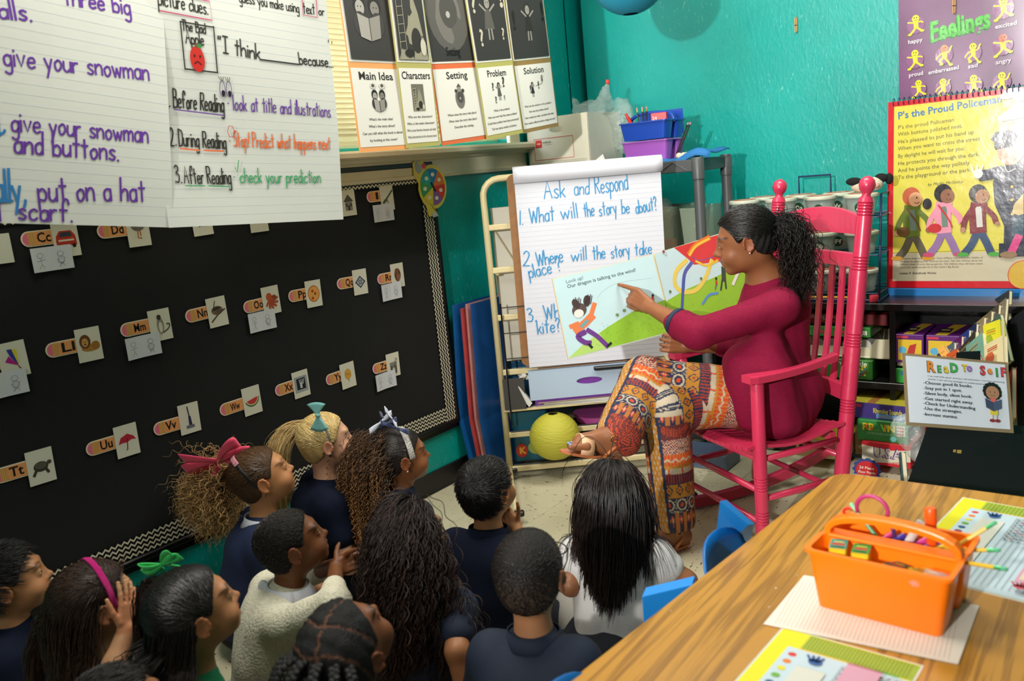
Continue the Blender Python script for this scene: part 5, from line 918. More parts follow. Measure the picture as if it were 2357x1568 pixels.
MB().prism([(-1.80, 3.86, 1.10), (-1.77, 3.86, 1.10), (-1.735, 3.86, 1.36), (-1.745, 3.86, 1.37)], (0, .004, 0)).build('green_folder', mat('green_sheet', '7FA870', rough=.4), None, label='thin green paper sticking up out of the small clear bin', cat='paper')
carton('dark_container', 'dark brown jar-like container on the lower rack shelf', 'container', (-1.80, 3.80, .56), (.2, .18, .2), '3A2E22'); carton('blue_crate', 'blue plastic crate at the foot of the rack', 'crate', (-1.78, 3.78, .14), (.28, .22, .15), '1D4F9A'); carton('grey_crate', 'grey-blue crate on the floor in front of the rack', 'crate', (-1.67, 3.60, .004), (.26, .16, .07), '5A6A86')
# ================================================================ ROLLING CHART CART (turned about 38 degrees to the walls)
CRM = mat('cream_metal', 'DACB9C', rough=.35, noise=.05); CU = nrm((.79, .61, 0)); CN = np.array([CU[1], -CU[0], 0]); L0 = np.array([-2.43, 3.045, 0]); CW = .77; CYAW = math.atan2(CU[1], CU[0])
cw = lambda u, n, z: L0+CU*u-CN*n+np.array([0, 0, z])
cart = thing('chart_cart', 'cream metal rolling chart cart with rungs and black casters', 'cart', cw(.38, .1, 0)); BW = mat('black_rod', '0C0D10', rough=.4)
P = [cw(0, 0, .055), cw(0, 0, 1.33)]+[cw(.075*(1-math.cos(a)), 0, 1.345+.075*math.sin(a)) for a in np.linspace(.2, PI/2, 5)]+[cw(CW-.075, 0, 1.42)]+[cw(CW-.075*(1-math.sin(a)), 0, 1.345+.075*math.cos(a)) for a in np.linspace(.2, PI/2-.1, 5)]+[cw(CW, 0, 1.3), cw(CW, 0, .055)]
MB().tube(P, .0150, 10).build('frame_tube', CRM, cart, smooth=True)
for u in (0.03, CW-.03): MB().tube([cw(u, .22, .055), cw(u, .22, .95), cw(u, .0, 1.0)], .012, 8).build('rear_post', CRM, cart, smooth=True)
for z in (.055, .225, .53, .79, 1.01, 1.205): MB().box(cw(CW/2, 0, z), (CW, .018, .026), X=CU, Y=-CN, ch=.003).build('cross_bar', CRM, cart)
for z in (.055, .225): MB().box(cw(CW/2, .22, z), (CW, .014, .022), X=CU, Y=-CN, ch=.003).build('cross_bar', CRM, cart)
for u in (0, CW):
    for z in (.055, .34): MB().box(cw(u, .11, z), (.016, .23, .022), X=CU, Y=-CN, ch=.003).build('side_bar', CRM, cart)
MB().box(cw(CW/2, .10, .345), (CW, .24, .010), X=CU, Y=-CN, ch=.002).build('shelf_plate', mat('cart_shelf', '2E2C28', rough=.6), cart); MB().box(cw(CW/2, -.022, .350), (CW, .006, .012), X=CU, Y=-CN, ch=.001).build('shelf_lip', CRM, cart)
FCL, FCR = np.array([-2.09, 2.63, 0]), np.array([-1.525, 3.09, 0])
for Fp, u in ((FCL, 0), (FCR, CW)): MB().tube([cw(u, 0, .07), Fp+(0, 0, .07)], .010, 8).build('foot_bar', CRM, cart, smooth=True)
MB().tube([FCR+(0, 0, .06), FCR+(-.01, .01, .5), cw(CW, 0, .55)], .010, 8).build('brace_post', CRM, cart, smooth=True)
MB().tube([cw(.03, -.03, .28), cw(.03, -.03, .86)], .004, 6).build('wire_rod', BW, cart)
for z in (.60, .72, .84): MB().tube([cw(.03, -.03, z), cw(.3, -.03, z)], .003, 6).build('wire_rod', BW, cart)
for z, n in ((.085, -.03), (.245, -.02), (.13, .1)): MB().tube([cw(.02, n, z), cw(CW-.02, n, z)], .004, 6).build('wire_rod', BW, cart)
for u in (.33, .35): MB().tube([cw(u, -.02, .085), cw(u-.03, .22, .085)], .003, 6).build('wire_rod', BW, cart)
MB().box(cw(CW/2, .06, .93), (.72, .008, .72), X=CU, Y=-CN, ch=.002).build('whiteboard', mat('cream_board', 'CFCABA', rough=.4), cart); MB().tube([cw(.03, .05, 1.2), cw(.16, .05, .95), cw(.16, .05, .62)], .004, 6).build('board_hook', mat('tan_strip', 'B0A57E', rough=.5), cart)
for p in (cw(0, 0, 0), cw(CW, 0, 0), FCL, FCR):
    MB().lathe(p-CU*.013+(0, 0, .028), p+CU*.013+(0, 0, .028), [(0, .020), (.1, .028), (.9, .028), (1, .020)], 16).build('caster_wheel', BW, cart, autosmooth=True); MB().box(p+CU*.012+(0, 0, .050), (.045, .03, .024), X=CU, Y=-CN, ch=.006).build('caster_fork', BW, cart)
# easel board and paper pad
pf = Frame(cw(0, -.040, 0), CU, (0, 0, 1)); ec = [pf.uv(x, y) for x, y in ((1220, 845), (1553, 818), (1180, 388), (1508, 366))]
Uv = (ec[1]-ec[0]+ec[3]-ec[2])/2; Vv = (ec[2]-ec[0]+ec[3]-ec[1])/2; mid = sum(ec)/4; WPd, HPd = np.linalg.norm(Uv), np.linalg.norm(Vv); U3 = nrm(CU*Uv[0]+np.array([0, 0, Uv[1]*.45])); V3 = nrm(np.cross(-CN, U3)); V3 = V3 if V3[2] > 0 else -V3
pf = Frame(pf.p(*mid)-U3*WPd/2-V3*HPd/2, U3, V3)
mb_ = thing('easel_board', 'brown hardboard easel panel with rounded corners behind the paper pad', 'easel board', pf.p(WPd/2, 0, -.02)); P = []
for cx, cy, a0 in ((WPd-.05, HPd-.05, 0), (-.004, HPd-.05, PI/2), (-.004, .035, PI), (WPd-.05, .035, 1.5*PI)):
    for k in range(6): a = a0+k*PI/10; P.append((cx+.03*math.cos(a), cy+.03*math.sin(a)))
quadsheet(Frame(pf.O-pf.N*.012, pf.U, pf.V), P, .006).build('board_panel', mat('hardboard', '8E6238', rough=.6, noise=.15, nscale=30), mb_)
MB().box(pf.p(WPd/2+.12, -.030, .006), (.30, .016, .03), X=pf.U, Y=pf.V, ch=.004).build('marker_tray', BW, mb_)
pd = thing('flip_pad', 'white ruled flip pad lettered Ask and Respond in blue marker', 'flip pad', pf.p(WPd/2, 0))
PADW = mat('pad_paper', 'CFD1DA', rough=.55)
fpd = Frame(pf.O, pf.U, pf.V, lambda u, v: .0015*math.sin(u*8)+.002*math.sin(v*5+1)); sheet(fpd, 0, 0, WPd, HPd-.02, 20, 24, .010).build('page_stack', PADW, pd, smooth=False)
a = Art(fpd, .0006); v = .02
while v < HPd-.09: a.line([(u, v) for u in np.linspace(.003, WPd-.003, 20)], .0010, 'C6CCDC', up=False); v += .0215
a.build('ruled_lines', pd)
roll = []
for t_ in [(-.050, .006), (-.047, .010), (-.030, .022), (-.010, .026), (.01, .020), (.022, .006), (.015, -.008), (0, -.010)]: roll.append([pf.p(u, HPd-.012+t_[0], t_[1]+.003*math.sin(u*9+t_[0]*20)) for u in np.linspace(-.004, WPd+.006, 20)])
MB().grid(roll).build('flipped_pages', PADW, pd, smooth=True, solid=.003)
a = Art(fpd, .0016); q = lambda x, y: pf.uv(x, y); B2 = '3A8FC4'
for txt, p0, p1, h, w in (('Ask', (1253, 458), (1301, 454), .078, .0050), ('and', (1322, 449), (1356, 447), .070, .0042), ('Respond', (1371, 446), (1446, 436), .080, .0046), ('1.', (1196, 517), (1204, 517), .064, .0046), ('What', (1220, 514), (1276, 507), .066, .005), ('will', (1292, 505), (1330, 500), .066, .0046), ('the', (1345, 499), (1368, 496), .062, .0046), ('story', (1380, 497), (1420, 490), .06, .0044), ('be', (1432, 492), (1449, 490), .06, .0044), ('about?', (1464, 491), (1513, 482), .060, .0046),
        ('2.', (1204, 612), (1226, 612), .064, .005), ('Where', (1236, 612), (1296, 602), .064, .005), ('will', (1315, 601), (1350, 597), .060, .0046), ('the', (1365, 597), (1393, 594), .062, .005), ('story', (1407, 594), (1450, 586), .058, .0046), ('take', (1462, 588), (1500, 583), .058, .0046), ('place ?', (1219, 640), (1292, 622), .062, .005),
        ('3.', (1214, 741), (1234, 739), .064, .005), ('What', (1254, 735), (1313, 727), .066, .0052), ('kite?', (1238, 769), (1290, 762), .064, .0052)):
    a.hand(txt, q(*p0), q(*p1), h, w, B2)
a.build('lettering', pd)
# carrying case on the cart shelf
def catb(name, label, cat, u, n, z, d, col, **k): return carton(name, label, cat, cw(u, n, z), d, col, yaw=CYAW+k.pop('dy', 0), **k)
ff = Frame(cw(0, -.035, 0), CU, (0, 0, 1)); c0 = ff.uv(1222, 923); c1 = ff.uv(1220, 856); BWd = .56; BH = c1[1]-c0[1]; bu = c0[0]; bn = -.035
CB2 = mat('pale_blue_card', 'A9BCD0', rough=.5); PU2 = mat('purple_card', '7A3AA0', rough=.5); tb = thing('game_case', 'pale blue cardboard carrying case with a purple handle slot on the cart shelf', 'box', cw(bu+BWd/2, .07, c0[1]))
f2 = Frame(ff.p(bu, c0[1]), CU, (0, 0, 1)); b = MB(); holed(b, f2, BWd, BH, .060, .016, BH*.52, 0); holed(b, f2, BWd, BH, .060, .016, BH*.52, -.003); b.build('front_wall', CB2, tb)
B3 = lambda nm, u, n, z, d, m: MB().box(cw(u, n, z), d, X=CU, Y=-CN).build(nm, m, tb)
B3('inner_wall', bu+BWd/2, bn+.012, c0[1]+BH/2, (BWd-.01, .004, BH-.01), PU2); B3('top_wall', bu+BWd/2, bn+.12, c0[1]+BH, (BWd, .23, .003), CB2); B3('bottom', bu+BWd/2, bn+.12, c0[1], (BWd, .23, .003), CB2); B3('side_wall', bu, bn+.12, c0[1]+BH/2, (.003, .23, BH), CB2); B3('side_wall', bu+BWd, bn+.12, c0[1]+BH/2, (.003, .23, BH), CB2)
catb('purple_case', 'flat purple box beneath the pale blue case', 'box', bu+BWd/2+.01, bn+.12, c0[1]-.030, (BWd-.02, .22, .027), '7A3AA0')
for i in range(4): catb('magazine', ['lowest', 'second lowest', 'second highest', 'topmost'][i]+' loose magazine in the stack under the purple box', 'magazine', bu+BWd/2+.02*(i % 3), bn+.115, .3515+.0068*i, (BWd-.02*i, .22, .006), ['C9C4B4', 'B8B8B8', 'D2CDBC', '8A7A6A'][i], group='magazines under the purple box', dy=.02*(i-2))
for i in range(3): catb('board_book', ['lowest', 'middle', 'topmost'][i]+' thin book lying on the pale blue case', 'book', bu+BWd/2+.02, bn+.12, c0[1]+BH+.002+.0085*i, (BWd-.05-.03*i, .19, .008), ['7A4A3A', '4A5A3A', '9A8A6A'][i], group='thin books on the pale blue case')
for k in range(5): MB().ball(cw(bu-.035+.014*(k % 3), bn+.02+.01*k, c0[1]+BH*.75+.012*(k % 2)), (.016, .012, .012), 8, 6).build('cotton_ball', mat('cotton', 'CFCBC0', rough=.9, bump=.5, bscale=90), None, smooth=True, label='scrap of white cotton tucked at the left end of the case', cat='cotton', group='cotton scraps by the case')
MB().prism([cw(bu-.075, bn+.02, c0[1]+.06), cw(bu-.05, bn, c0[1]+.075), cw(bu+.005, bn-.004, c0[1]-.01), cw(bu-.01, bn, c0[1]-.03)], -CN*.05).build('folded_paper', mat('white_paper', 'D8D8D4', rough=.7), None, label='folded white paper poking out left of the pale blue case', cat='paper')
MB().box(cw(.055, -.03, .43), (.10, .004, .15), X=CU, Y=-CN).build('grey_card', mat('dark_card', '3A3836', rough=.7), None, label='dark grey card standing on the cart shelf at the left post', cat='card')
# yellow lantern and teal bin in the cart base
def lantern(c, rr_, m_, lab, rim, ex=1.):
    t = thing('paper_lantern', lab, 'paper lantern', c-np.array([0, 0, rr_])); V = []; n = 36; m = 44
    for i in range(m+1):
        th = .2+(PI-.4)*i/m; rb = 1+rim*(1 if i % 2 else -1)
        for k in range(n): a = 2*PI*k/n; V.append(c+np.array([math.sin(th)*math.cos(a)*rb*ex, math.sin(th)*math.sin(a)*rb*ex, math.cos(th)])*rr_)
    MB().add(V, [(i*n+k, (i+1)*n+k, (i+1)*n+(k+1) % n, i*n+(k+1) % n) for i in range(m) for k in range(n)]).build('paper_shell', m_, t, smooth=True)
    MB().tube([c+np.array([.2*rr_*math.cos(a), .2*rr_*math.sin(a), rr_*.97]) for a in np.linspace(0, 2*PI, 13)[:-1]], .0015, 5, closed=True).build('wire_ring', BW, t); return t
lantern(atd(1277, 1004, 4.02), .112, mat('lantern_paper', 'B9B43A', rough=.6, bump=.5, bscale=60, aniso=(.4, .4, 3)), 'round yellow paper lantern resting at the bottom of the cart', .012, 1.06)
tbn = thing('teal_bin', 'dark teal box with a red K sticker at the left of the cart base', 'bin', cw(.11, .11, .07)); MB().box(cw(.115, .12, .20), (.17, .16, .26), X=CU, Y=-CN, ch=.01).build('bin_body', mat('teal_plastic', '12586A', rough=.4), tbn)
a = Art(Frame(cw(.03, .038, .08), CU, (0, 0, 1)), .001); a.ell(.035, .05, .028, .034, 'B8342A', 22); a.text('K', (.023, .035), .03, 'D8A83A', bold=.08); a.ell(.11, .06, .045, .035, '8A9A4A'); a.ell(.12, .06, .03, .02, 'B8A84A'); a.build('sticker', tbn)
catb('instruction_box', 'dark blue box with partly hidden pale lettering behind the cart rungs', 'box', .16, .16, .352, (.26, .10, .28), '14496A', art=lambda a, w, h: (a.text('Instruc', (.02, .20), .03, '8AA8B0', bold=.0), a.line([(.02, .17), (.2, .17)], .002, 'A8B8B8')))
bc = atd(1380, 1010, 4.25); MB().lathe((bc[0], bc[1], .075), (bc[0], bc[1], .20), [(0, .09), (.1, .11), (1, .12)], 24).build('dark_basin', mat('dark_plastic', '1A1A1E', rough=.4), None, autosmooth=True, label='dark round basin on the cart base behind the foot', cat='basin'); MB().lathe((bc[0], bc[1], .205), (bc[0], bc[1], .25), [(0, .10), (1, .12)], 24).build('pink_basket', mat('pink_plastic', 'B8509A', rough=.4), None, autosmooth=True, label='pink plastic basket on the dark basin', cat='basket')
# blue folders leaning by the wall
for i, (c, col, lab) in enumerate((((0, 0), '155A9E', 'blue presentation board leaning nearest the green wall'), ((.03, .02), 'C24A4A', 'red edged board sandwiched between the blue boards'), ((.055, .03), 'C98A8A', 'pale pink board beside the red one'), ((.085, .03), '1B4F8E', 'blue presentation board nearest the cart'))):
    P = [(-2.665+c[0], 3.02, .01), (-2.60+c[0], 3.02, .01), (-2.60+c[0], 3.02, .01)]
    x = -2.655+c[0]; t = thing('presentation_board', lab, 'board', (x, 3.25, 0)); hh = .86-.02*(i == 1)
    b = MB(); b.prism([(x+.045, 2.98+c[1], .004), (x+.057, 2.98+c[1], .004), (x+.022-(.0 if i else .022), 2.98+c[1], .30), (x+.040, 2.98+c[1], hh), (x+.028, 2.98+c[1], hh), (x+.010-(.0 if i else .022), 2.98+c[1], .30)], (0, .55, 0)); b.build('board_panel', mat('board_'+col, col, rough=.35, noise=.15, nscale=15), t)
# blue lantern at the top of the picture, hanging
c = atd(1446, -62, 3.55); hl = lantern(c, .165, mat('lantern_blue', '1E8FB0', rough=.6), 'blue paper lantern hanging from the ceiling at the top edge', .01); MB().tube([c+(0, 0, .16), (c[0], c[1], ZC)], .001, 4).build('cord', BW, hl)
# ================================================================ READ TO SELF SIGN, STAND, BOOKS
A, B, D_ = atd(2085, 980, 2.45), atd(2335, 997, 2.52), atd(2088, 815, 2.50); fs = Frame(A, B-A, D_-A, lambda u, v: .003*math.sin(u*12+1)+.002*math.sin(v*9)); ws = np.linalg.norm(B-A); hs = np.linalg.norm(D_-A)
sg = thing('sign', 'white laminated Read to Self sign with brown border on a black stand', 'sign', fs.p(ws/2, 0)); sheet(fs, 0, 0, ws, hs, 10, 8, .001).build('brown_border', mat('kraft', '8E7A5C', rough=.4, coat=.3), sg, smooth=True); f1 = Frame(fs.O+fs.N*.0015, fs.U, fs.V, fs.warp); sheet(f1, .010, .010, ws-.012, hs-.008, 10, 8, .0008).build('paper', mat('sign_paper', 'D3D8E4', rough=.25, coat=.3), sg, smooth=True)
a = Art(f1, .0005); q = lambda x, y: fs.uv(x, y)
for ch, x, y, h, c in (('R', 2130, 856, .030, 'D9822A'), ('E', 2154, 858, .020, '4A9A4A'), ('a', 2170, 858, .024, 'D8C03A'), ('D', 2184, 857, .026, '3FAA4A'), ('T', 2213, 855, .019, 'E0B83A'), ('o', 2224, 855, .022, 'A070C0'), ('S', 2255, 863, .026, 'C8343E'), ('e', 2272, 861, .022, 'E08A3A'), ('l', 2291, 867, .024, '3A9A4A'), ('F', 2302, 867, .026, 'C83A4A')):
    p = q(x, y); a.text(ch, p, h, '2A2A2A', bold=.09); a.text(ch, p+(.0006, .0006), h, c, bold=.05)
for l, y, x2 in (('I can read with speed, accuracy, and expression. I can learn interesting', 868, 2310), ('words. I can use my strategies to understand what I read.', 875, 2292)): a.ptext(l, (2131, y), (x2, y+14), .0045, '3A3A42')
for l, y, x2, y2 in (('-Choose good fit books.', 885, 2236, 893), ('-Stay put in 1 spot.', 897, 2211, 903), ('-Silent body, silent book.', 909, 2235, 917), ('-Get started right away.', 921, 2238, 931), ('-Check for Understanding', 932, 2243, 944), ('-Use the strategies.', 944, 2211, 952), ('-Increase stamina.', 957, 2201, 964)): a.ptext(l, (2121, y), (x2, y2), .0088, '16161E', bold=.012)
g = q(2281, 905); S_ = .9
for k in range(14): t = k*PI*2/14; a.ell(g[0]+.025*math.cos(t), g[1]+.004+.020*math.sin(t), .008, .008, '1E1A1A')
a.ell(g[0], g[1], .023, .020, 'A87A5E'); a.ell(g[0]-.008, g[1]+.002, .0015, .002, '1A1A1A'); a.ell(g[0]+.008, g[1]+.002, .0015, .002, '1A1A1A'); a.line([(g[0]-.008, g[1]-.006), (g[0], g[1]-.010), (g[0]+.008, g[1]-.006)], .001, '5A2A20', True)
a.rect(g[0]-.013, g[1]-.066, g[0]+.013, g[1]-.050, 'D8C23A'); a.poly([(g[0], g[1]-.028), (g[0]-.028, g[1]-.018), (g[0]-.026, g[1]-.045), (g[0], g[1]-.056)], '3E4560'); a.poly([(g[0], g[1]-.028), (g[0]+.028, g[1]-.018), (g[0]+.026, g[1]-.045), (g[0], g[1]-.056)], '4A5270'); a.ell(g[0], g[1]-.022, .010, .006, 'D0605A')
for s in (-1, 1): a.line([(g[0]+s*.007, g[1]-.066), (g[0]+s*.007, g[1]-.080)], .0025, 'C8B8A8'); a.ell(g[0]+s*.009, g[1]-.083, .009, .005, '8A2A30')
a.build('lettering', sg, GLOSS)
st = thing('sign_stand', 'black tapered stand behind and below the white sign', 'stand', (-.42, 2.66, 0)); BS = mat('black_plastic', '16171B', rough=.45)
A0, A1, A2, A3 = atd(2134, 972, 2.52), atd(2328, 990, 2.60), atd(2362, 1230, 2.60), atd(2052, 1200, 2.50); bk = np.array([.04, .06, 0])
MB().prism([A0, A3, A2, A1], bk).build('front_panel', BS, st, bevel=.01); MB().prism([A3, Z(A3, 0), Z(A2, 0), A2], bk).build('base_panel', BS, st)
A4, A5 = atd(2200, 812, 2.56), atd(2245, 810, 2.58); MB().prism([A4, A0+(A1-A0)*.3, A0+(A1-A0)*.6, A5], bk*.3).build('neck', BS, st, bevel=.008)
a = Art(Frame(A0+(A1-A0)*.45+(A3-A0)*.28, A1-A0, A0-A3), .003); a.rect(0, 0, .016, .010, 'B89A50'); a.rect(-.014, .002, -.004, .010, 'B89A50'); a.build('gold_mark', st)
# book display rack, face-out rows stepping up to the right
br = thing('book_rack', 'black stepped book display rack full of picture books at the right edge', 'book rack', (-.15, 3.05, 0))
def bpt(px, py, D): return atd(px, py, D)
for i, (a0, a1) in enumerate((((2185, 835, 3.42), (2357, 712, 3.05)), ((2230, 905, 3.12), (2375, 870, 2.95)))):
    p, r = bpt(*a0), bpt(*a1); MB().prism([p, r, Z(r, 0), Z(p, 0)], (.012, .012, 0)).build('divider_panel', BS, br)
bkm = lambda c: mat('cover_'+c, c, rough=.4, noise=.12, nscale=14)
def pbook(tl, tr, D0, D1, hgt, col, lab, pic, th=.012, lean=.25):
    """picture book seen from its front, top edge between two photo points at depths D0, D1"""
    A, B = atd(*tl, D0), atd(*tr, D1); B[2] = A[2]+(B[2]-A[2]); U = B-A; w = np.linalg.norm(U); n = nrm(np.cross(U, (0, 0, 1))); V = nrm(np.array([0, 0, 1.])-n*lean); f = Frame(A-V*hgt, U, V)
    t = thing('picture_book', lab, 'book', f.p(w/2, 0)); f.N = np.cross(f.U, f.V)
    MB().prism([f.p(0, 0, 0), f.p(w, 0, 0), f.p(w, hgt, 0), f.p(0, hgt, 0)], f.N*.0015).build('cover', bkm(col), t); MB().prism([f.p(.004, .003, -th), f.p(w-.002, .003, -th), f.p(w-.002, hgt-.004, -th), f.p(.004, hgt-.004, -th)], f.N*(th-.0002)).build('pages', mat('book_pages', 'CFC4A2', rough=.7), t); MB().prism([f.p(0, 0, -th-.0015), f.p(w, 0, -th-.0015), f.p(w, hgt, -th-.0015), f.p(0, hgt, -th-.0015)], f.N*.0013).build('cover', bkm(col), t)
    a = Art(Frame(f.p(0, 0, .0016), f.U, f.V), .0003)
    for k, c in enumerate(pic): a.ell(w*(.3+.2*(k % 3)), hgt*(.75-.18*k), w*.24, hgt*.09, c); a.line([(w*.2, hgt*(.9-.03*k)), (w*.7, hgt*(.9-.03*k))], .004, c)
    a.build('cover_picture', t); return t
pbook((2310, 690), (2357, 660), 3.5, 3.35, .25, '1F2E2A', 'dark book at the upper right corner under the blue chart base', ('3A4A44',))
for i in range(9):
    x = 2190+i*17; pbook((x-2, 812-i*14.5), (x+22, 796-i*15), 3.3-.03*i, 3.22-.03*i, .24, ['3A3F52', '5A6A7A', '5A1E5A', '2A3A7A', '1E2A4A', '8A7A5A', '6A6248', '4A4438', '7A705A'][i], 'thin book in the slanting back row, '+['at its lowest left end', 'second from its left end', 'third from its left end, purple', 'fourth from its left end, bright blue', 'in its middle, navy', 'sixth from its left end', 'third from its right end', 'second from its right end', 'at its highest right end'][i], ('C8BE98', '6A6A8A'), th=.008)
pbook((2235, 795), (2278, 748), 3.1, 2.95, .22, '3A3628', 'book with curled cream cover edge in the middle row', ('8A8470', '5A5648'))
pbook((2234, 785), (2250, 775), 3.0, 2.98, .2, 'D09A4A', 'orange spined softcover book behind the sign', ('B87A3A',)); pbook((2248, 800), (2272, 785), 2.93, 2.9, .18, 'B04A1E', 'rust orange book behind the sign', ('8A3A1A', 'C8682A'))
pbook((2274, 783), (2315, 748), 2.92, 2.82, .24, '6E9A88', 'blue-green picture book in the middle row', ('A88A5A', '4A6A5E', 'B89A60'))
pbook((2312, 745), (2354, 730), 2.88, 2.80, .26, 'C8C22A', 'yellow picture book standing tallest in the middle row', ('8A9A2A', 'B86A2A', 'A8A820'))
pbook((2334, 722), (2357, 700), 3.0, 2.95, .2, '3E5A4E', 'green book with cream top behind the yellow book', ('C8BE98',))
pbook((2309, 790), (2355, 765), 2.75, 2.65, .22, 'CFC496', 'cream picture book with red drawings in the front row', ('B85A3A', 'A84A30', 'C89A6A'))
pbook((2275, 828), (2309, 795), 2.72, 2.66, .16, 'C83A2E', 'red and white book beside the cream one', ('D8CFA8', 'E0D8C0'))
for i, (x0, y0, x1, y1, c, lab) in enumerate(((2342, 865, 2375, 800, 'A8382A', 'red book at the right edge beside the sign'), (2344, 930, 2380, 880, 'B8A878', 'cream book at the right edge below the red one'), (2318, 1035, 2350, 990, '1F7A4A', 'green book behind the black stand'), (2328, 1060, 2372, 1000, 'B8B43A', 'yellow-green book low at the right edge'), (2336, 1150, 2380, 1110, '2A8A2E', 'bright green book at the lower right edge'), (2320, 1010, 2345, 960, 'C8C0A0', 'pale book between the green book and sign'))):
    pbook((x0, y0), (x1, y1), 2.90-.02*i, 2.80-.02*i, .24, c, lab, ('8A3A2A', 'C8BE98', '4A6A5A'))
pbook((2088, 1050), (2094, 1046), 2.70, 2.67, .20, '2A5A5E', 'dark teal book standing left of the black stand', ('1A3A3E',), lean=.05)
bag(0, [cone(atd(2085, 985, 2.72), atd(2110, 1045, 2.72), .045, .02, .02), cone(atd(2105, 985, 2.74), atd(2112, 1060, 2.74), .03, .012, .02)], 'zip_bag', 'clear zip bag hanging beside the black stand below the sign', 12)
# ================================================================ FOREGROUND TABLE
TZ = .58
def woodmat():
    m = mat('oak_laminate', 'C08A3C', rough=.3, spec=.45, coat=.12); nt = m.node_tree; N = nt.nodes.new; L = nt.links.new; b = nt.nodes['Principled BSDF']
    tc = N('ShaderNodeTexCoord'); mp = N('ShaderNodeMapping'); mp.inputs['Scale'].default_value = (11, .55, 1); mp.inputs['Rotation'].default_value = (0, 0, -.10); L(tc.outputs['Object'], mp.inputs[0])
    n1 = N('ShaderNodeTexNoise'); n1.inputs['Scale'].default_value = 1.1; n1.inputs['Detail'].default_value = 3; n1.inputs['Distortion'].default_value = 1.2; L(mp.outputs[0], n1.inputs['Vector'])
    w = N('ShaderNodeMath'); w.operation = 'MULTIPLY'; w.inputs[1].default_value = 34; L(n1.outputs[0], w.inputs[0]); s = N('ShaderNodeMath'); s.operation = 'SINE'; L(w.outputs[0], s.inputs[0])
    mp2 = N('ShaderNodeMapping'); mp2.inputs['Scale'].default_value = (70, 1.2, 1); mp2.inputs['Rotation'].default_value = (0, 0, -.10); L(tc.outputs['Object'], mp2.inputs[0]); n2 = N('ShaderNodeTexNoise'); n2.inputs['Scale'].default_value = 6; n2.inputs['Detail'].default_value = 6; L(mp2.outputs[0], n2.inputs['Vector'])
    ad = N('ShaderNodeMath'); ad.operation = 'MULTIPLY_ADD'; ad.inputs[1].default_value = .18; ad.inputs[2].default_value = .5; L(s.outputs[0], ad.inputs[0]); a2 = N('ShaderNodeMath'); a2.operation = 'MULTIPLY_ADD'; a2.inputs[1].default_value = .9; L(n2.outputs[0], a2.inputs[0]); L(ad.outputs[0], a2.inputs[2])
    r = N('ShaderNodeValToRGB'); r.color_ramp.elements[0].position = .60; r.color_ramp.elements[0].color = (*srgb('86581E'), 1); r.color_ramp.elements[1].position = 1.15; r.color_ramp.elements[1].color = (*srgb('B9832F'), 1); e = r.color_ramp.elements.new(.88); e.color = (*srgb('A07026'), 1); L(a2.outputs[0], r.inputs[0]); L(r.outputs[0], b.inputs['Base Color']); return m
tab = thing('table', 'oak-look laminate table with rounded corner in the right foreground', 'table', (-.2, 1.25, 0)); P = []
cor = [(.55, 2.22), (-.665, 2.225), (-.87, .22), (.45, .2)]
for i, c in enumerate(cor):
    p, n_ = np.array(cor[i-1]), np.array(cor[(i+1) % 4]); c = np.array(c); r = .055; a, b_ = c+nrm(p-c)*r, c+nrm(n_-c)*r
    for t in np.linspace(0, 1, 7): P.append((1-t)**2*a+2*t*(1-t)*c+t*t*b_)
P = P[::-1]; area = sum(P[i][0]*P[(i+1) % len(P)][1]-P[(i+1) % len(P)][0]*P[i][1] for i in range(len(P)))
if area < 0: P = P[::-1]
MB().prism([(p[0], p[1], TZ-.026) for p in P], (0, 0, .026)).build('table_top', woodmat(), tab, bevel=.004); EDG = mat('table_edge', '2A2018', rough=.5)
for x, y in ((-.60, 2.08), (.42, 2.08), (-.72, .36), (.35, .36)): MB().lathe((x, y, 0), (x, y, TZ-.03), [(0, .014), (.05, .016), (1, .016)], 12).build('leg', mat('chrome', 'B8B8BA', rough=.2, metal=1.), tab, autosmooth=True)
zt = lambda x, y, o=0.: onz(x, y, TZ)+np.array([0, 0, o])
def tsheet(name, lab, cat, pts, m, off, th=.0006):
    P = [zt(*p, off) for p in pts]; return MB().prism([p-(0, 0, 0) for p in P][::-1], (0, 0, th)).build(name, m, None, label=lab, cat=cat)
PP = mat('lined_paper', 'E0D9CC', rough=.6)
tp = thing('paper_stack', 'lined white paper stack under the orange caddy', 'paper', zt(2000, 1430)); pts = [(1757, 1438), (1850, 1326), (2252, 1396), (2203, 1530)]; c = [zt(*p) for p in pts]
for k in range(3): MB().prism([p+(0, 0, .0004+.001*k)+np.array([.001*k, -.001*k, 0]) for p in c][::-1], (0, 0, .0008)).build('paper_sheet', PP, tp)
a = Art(Frame(c[0]+(0, 0, .0034), c[3]-c[0], c[1]-c[0]), .0002); w_, h_ = np.linalg.norm(c[3]-c[0]), np.linalg.norm(c[1]-c[0])
u = .02
while u < w_-.01: a.line([(u, .006), (u+.0, h_-.03)], .0006, 'C8A8A0', up=False); u += .0072
a.build('ruled_lines', tp)
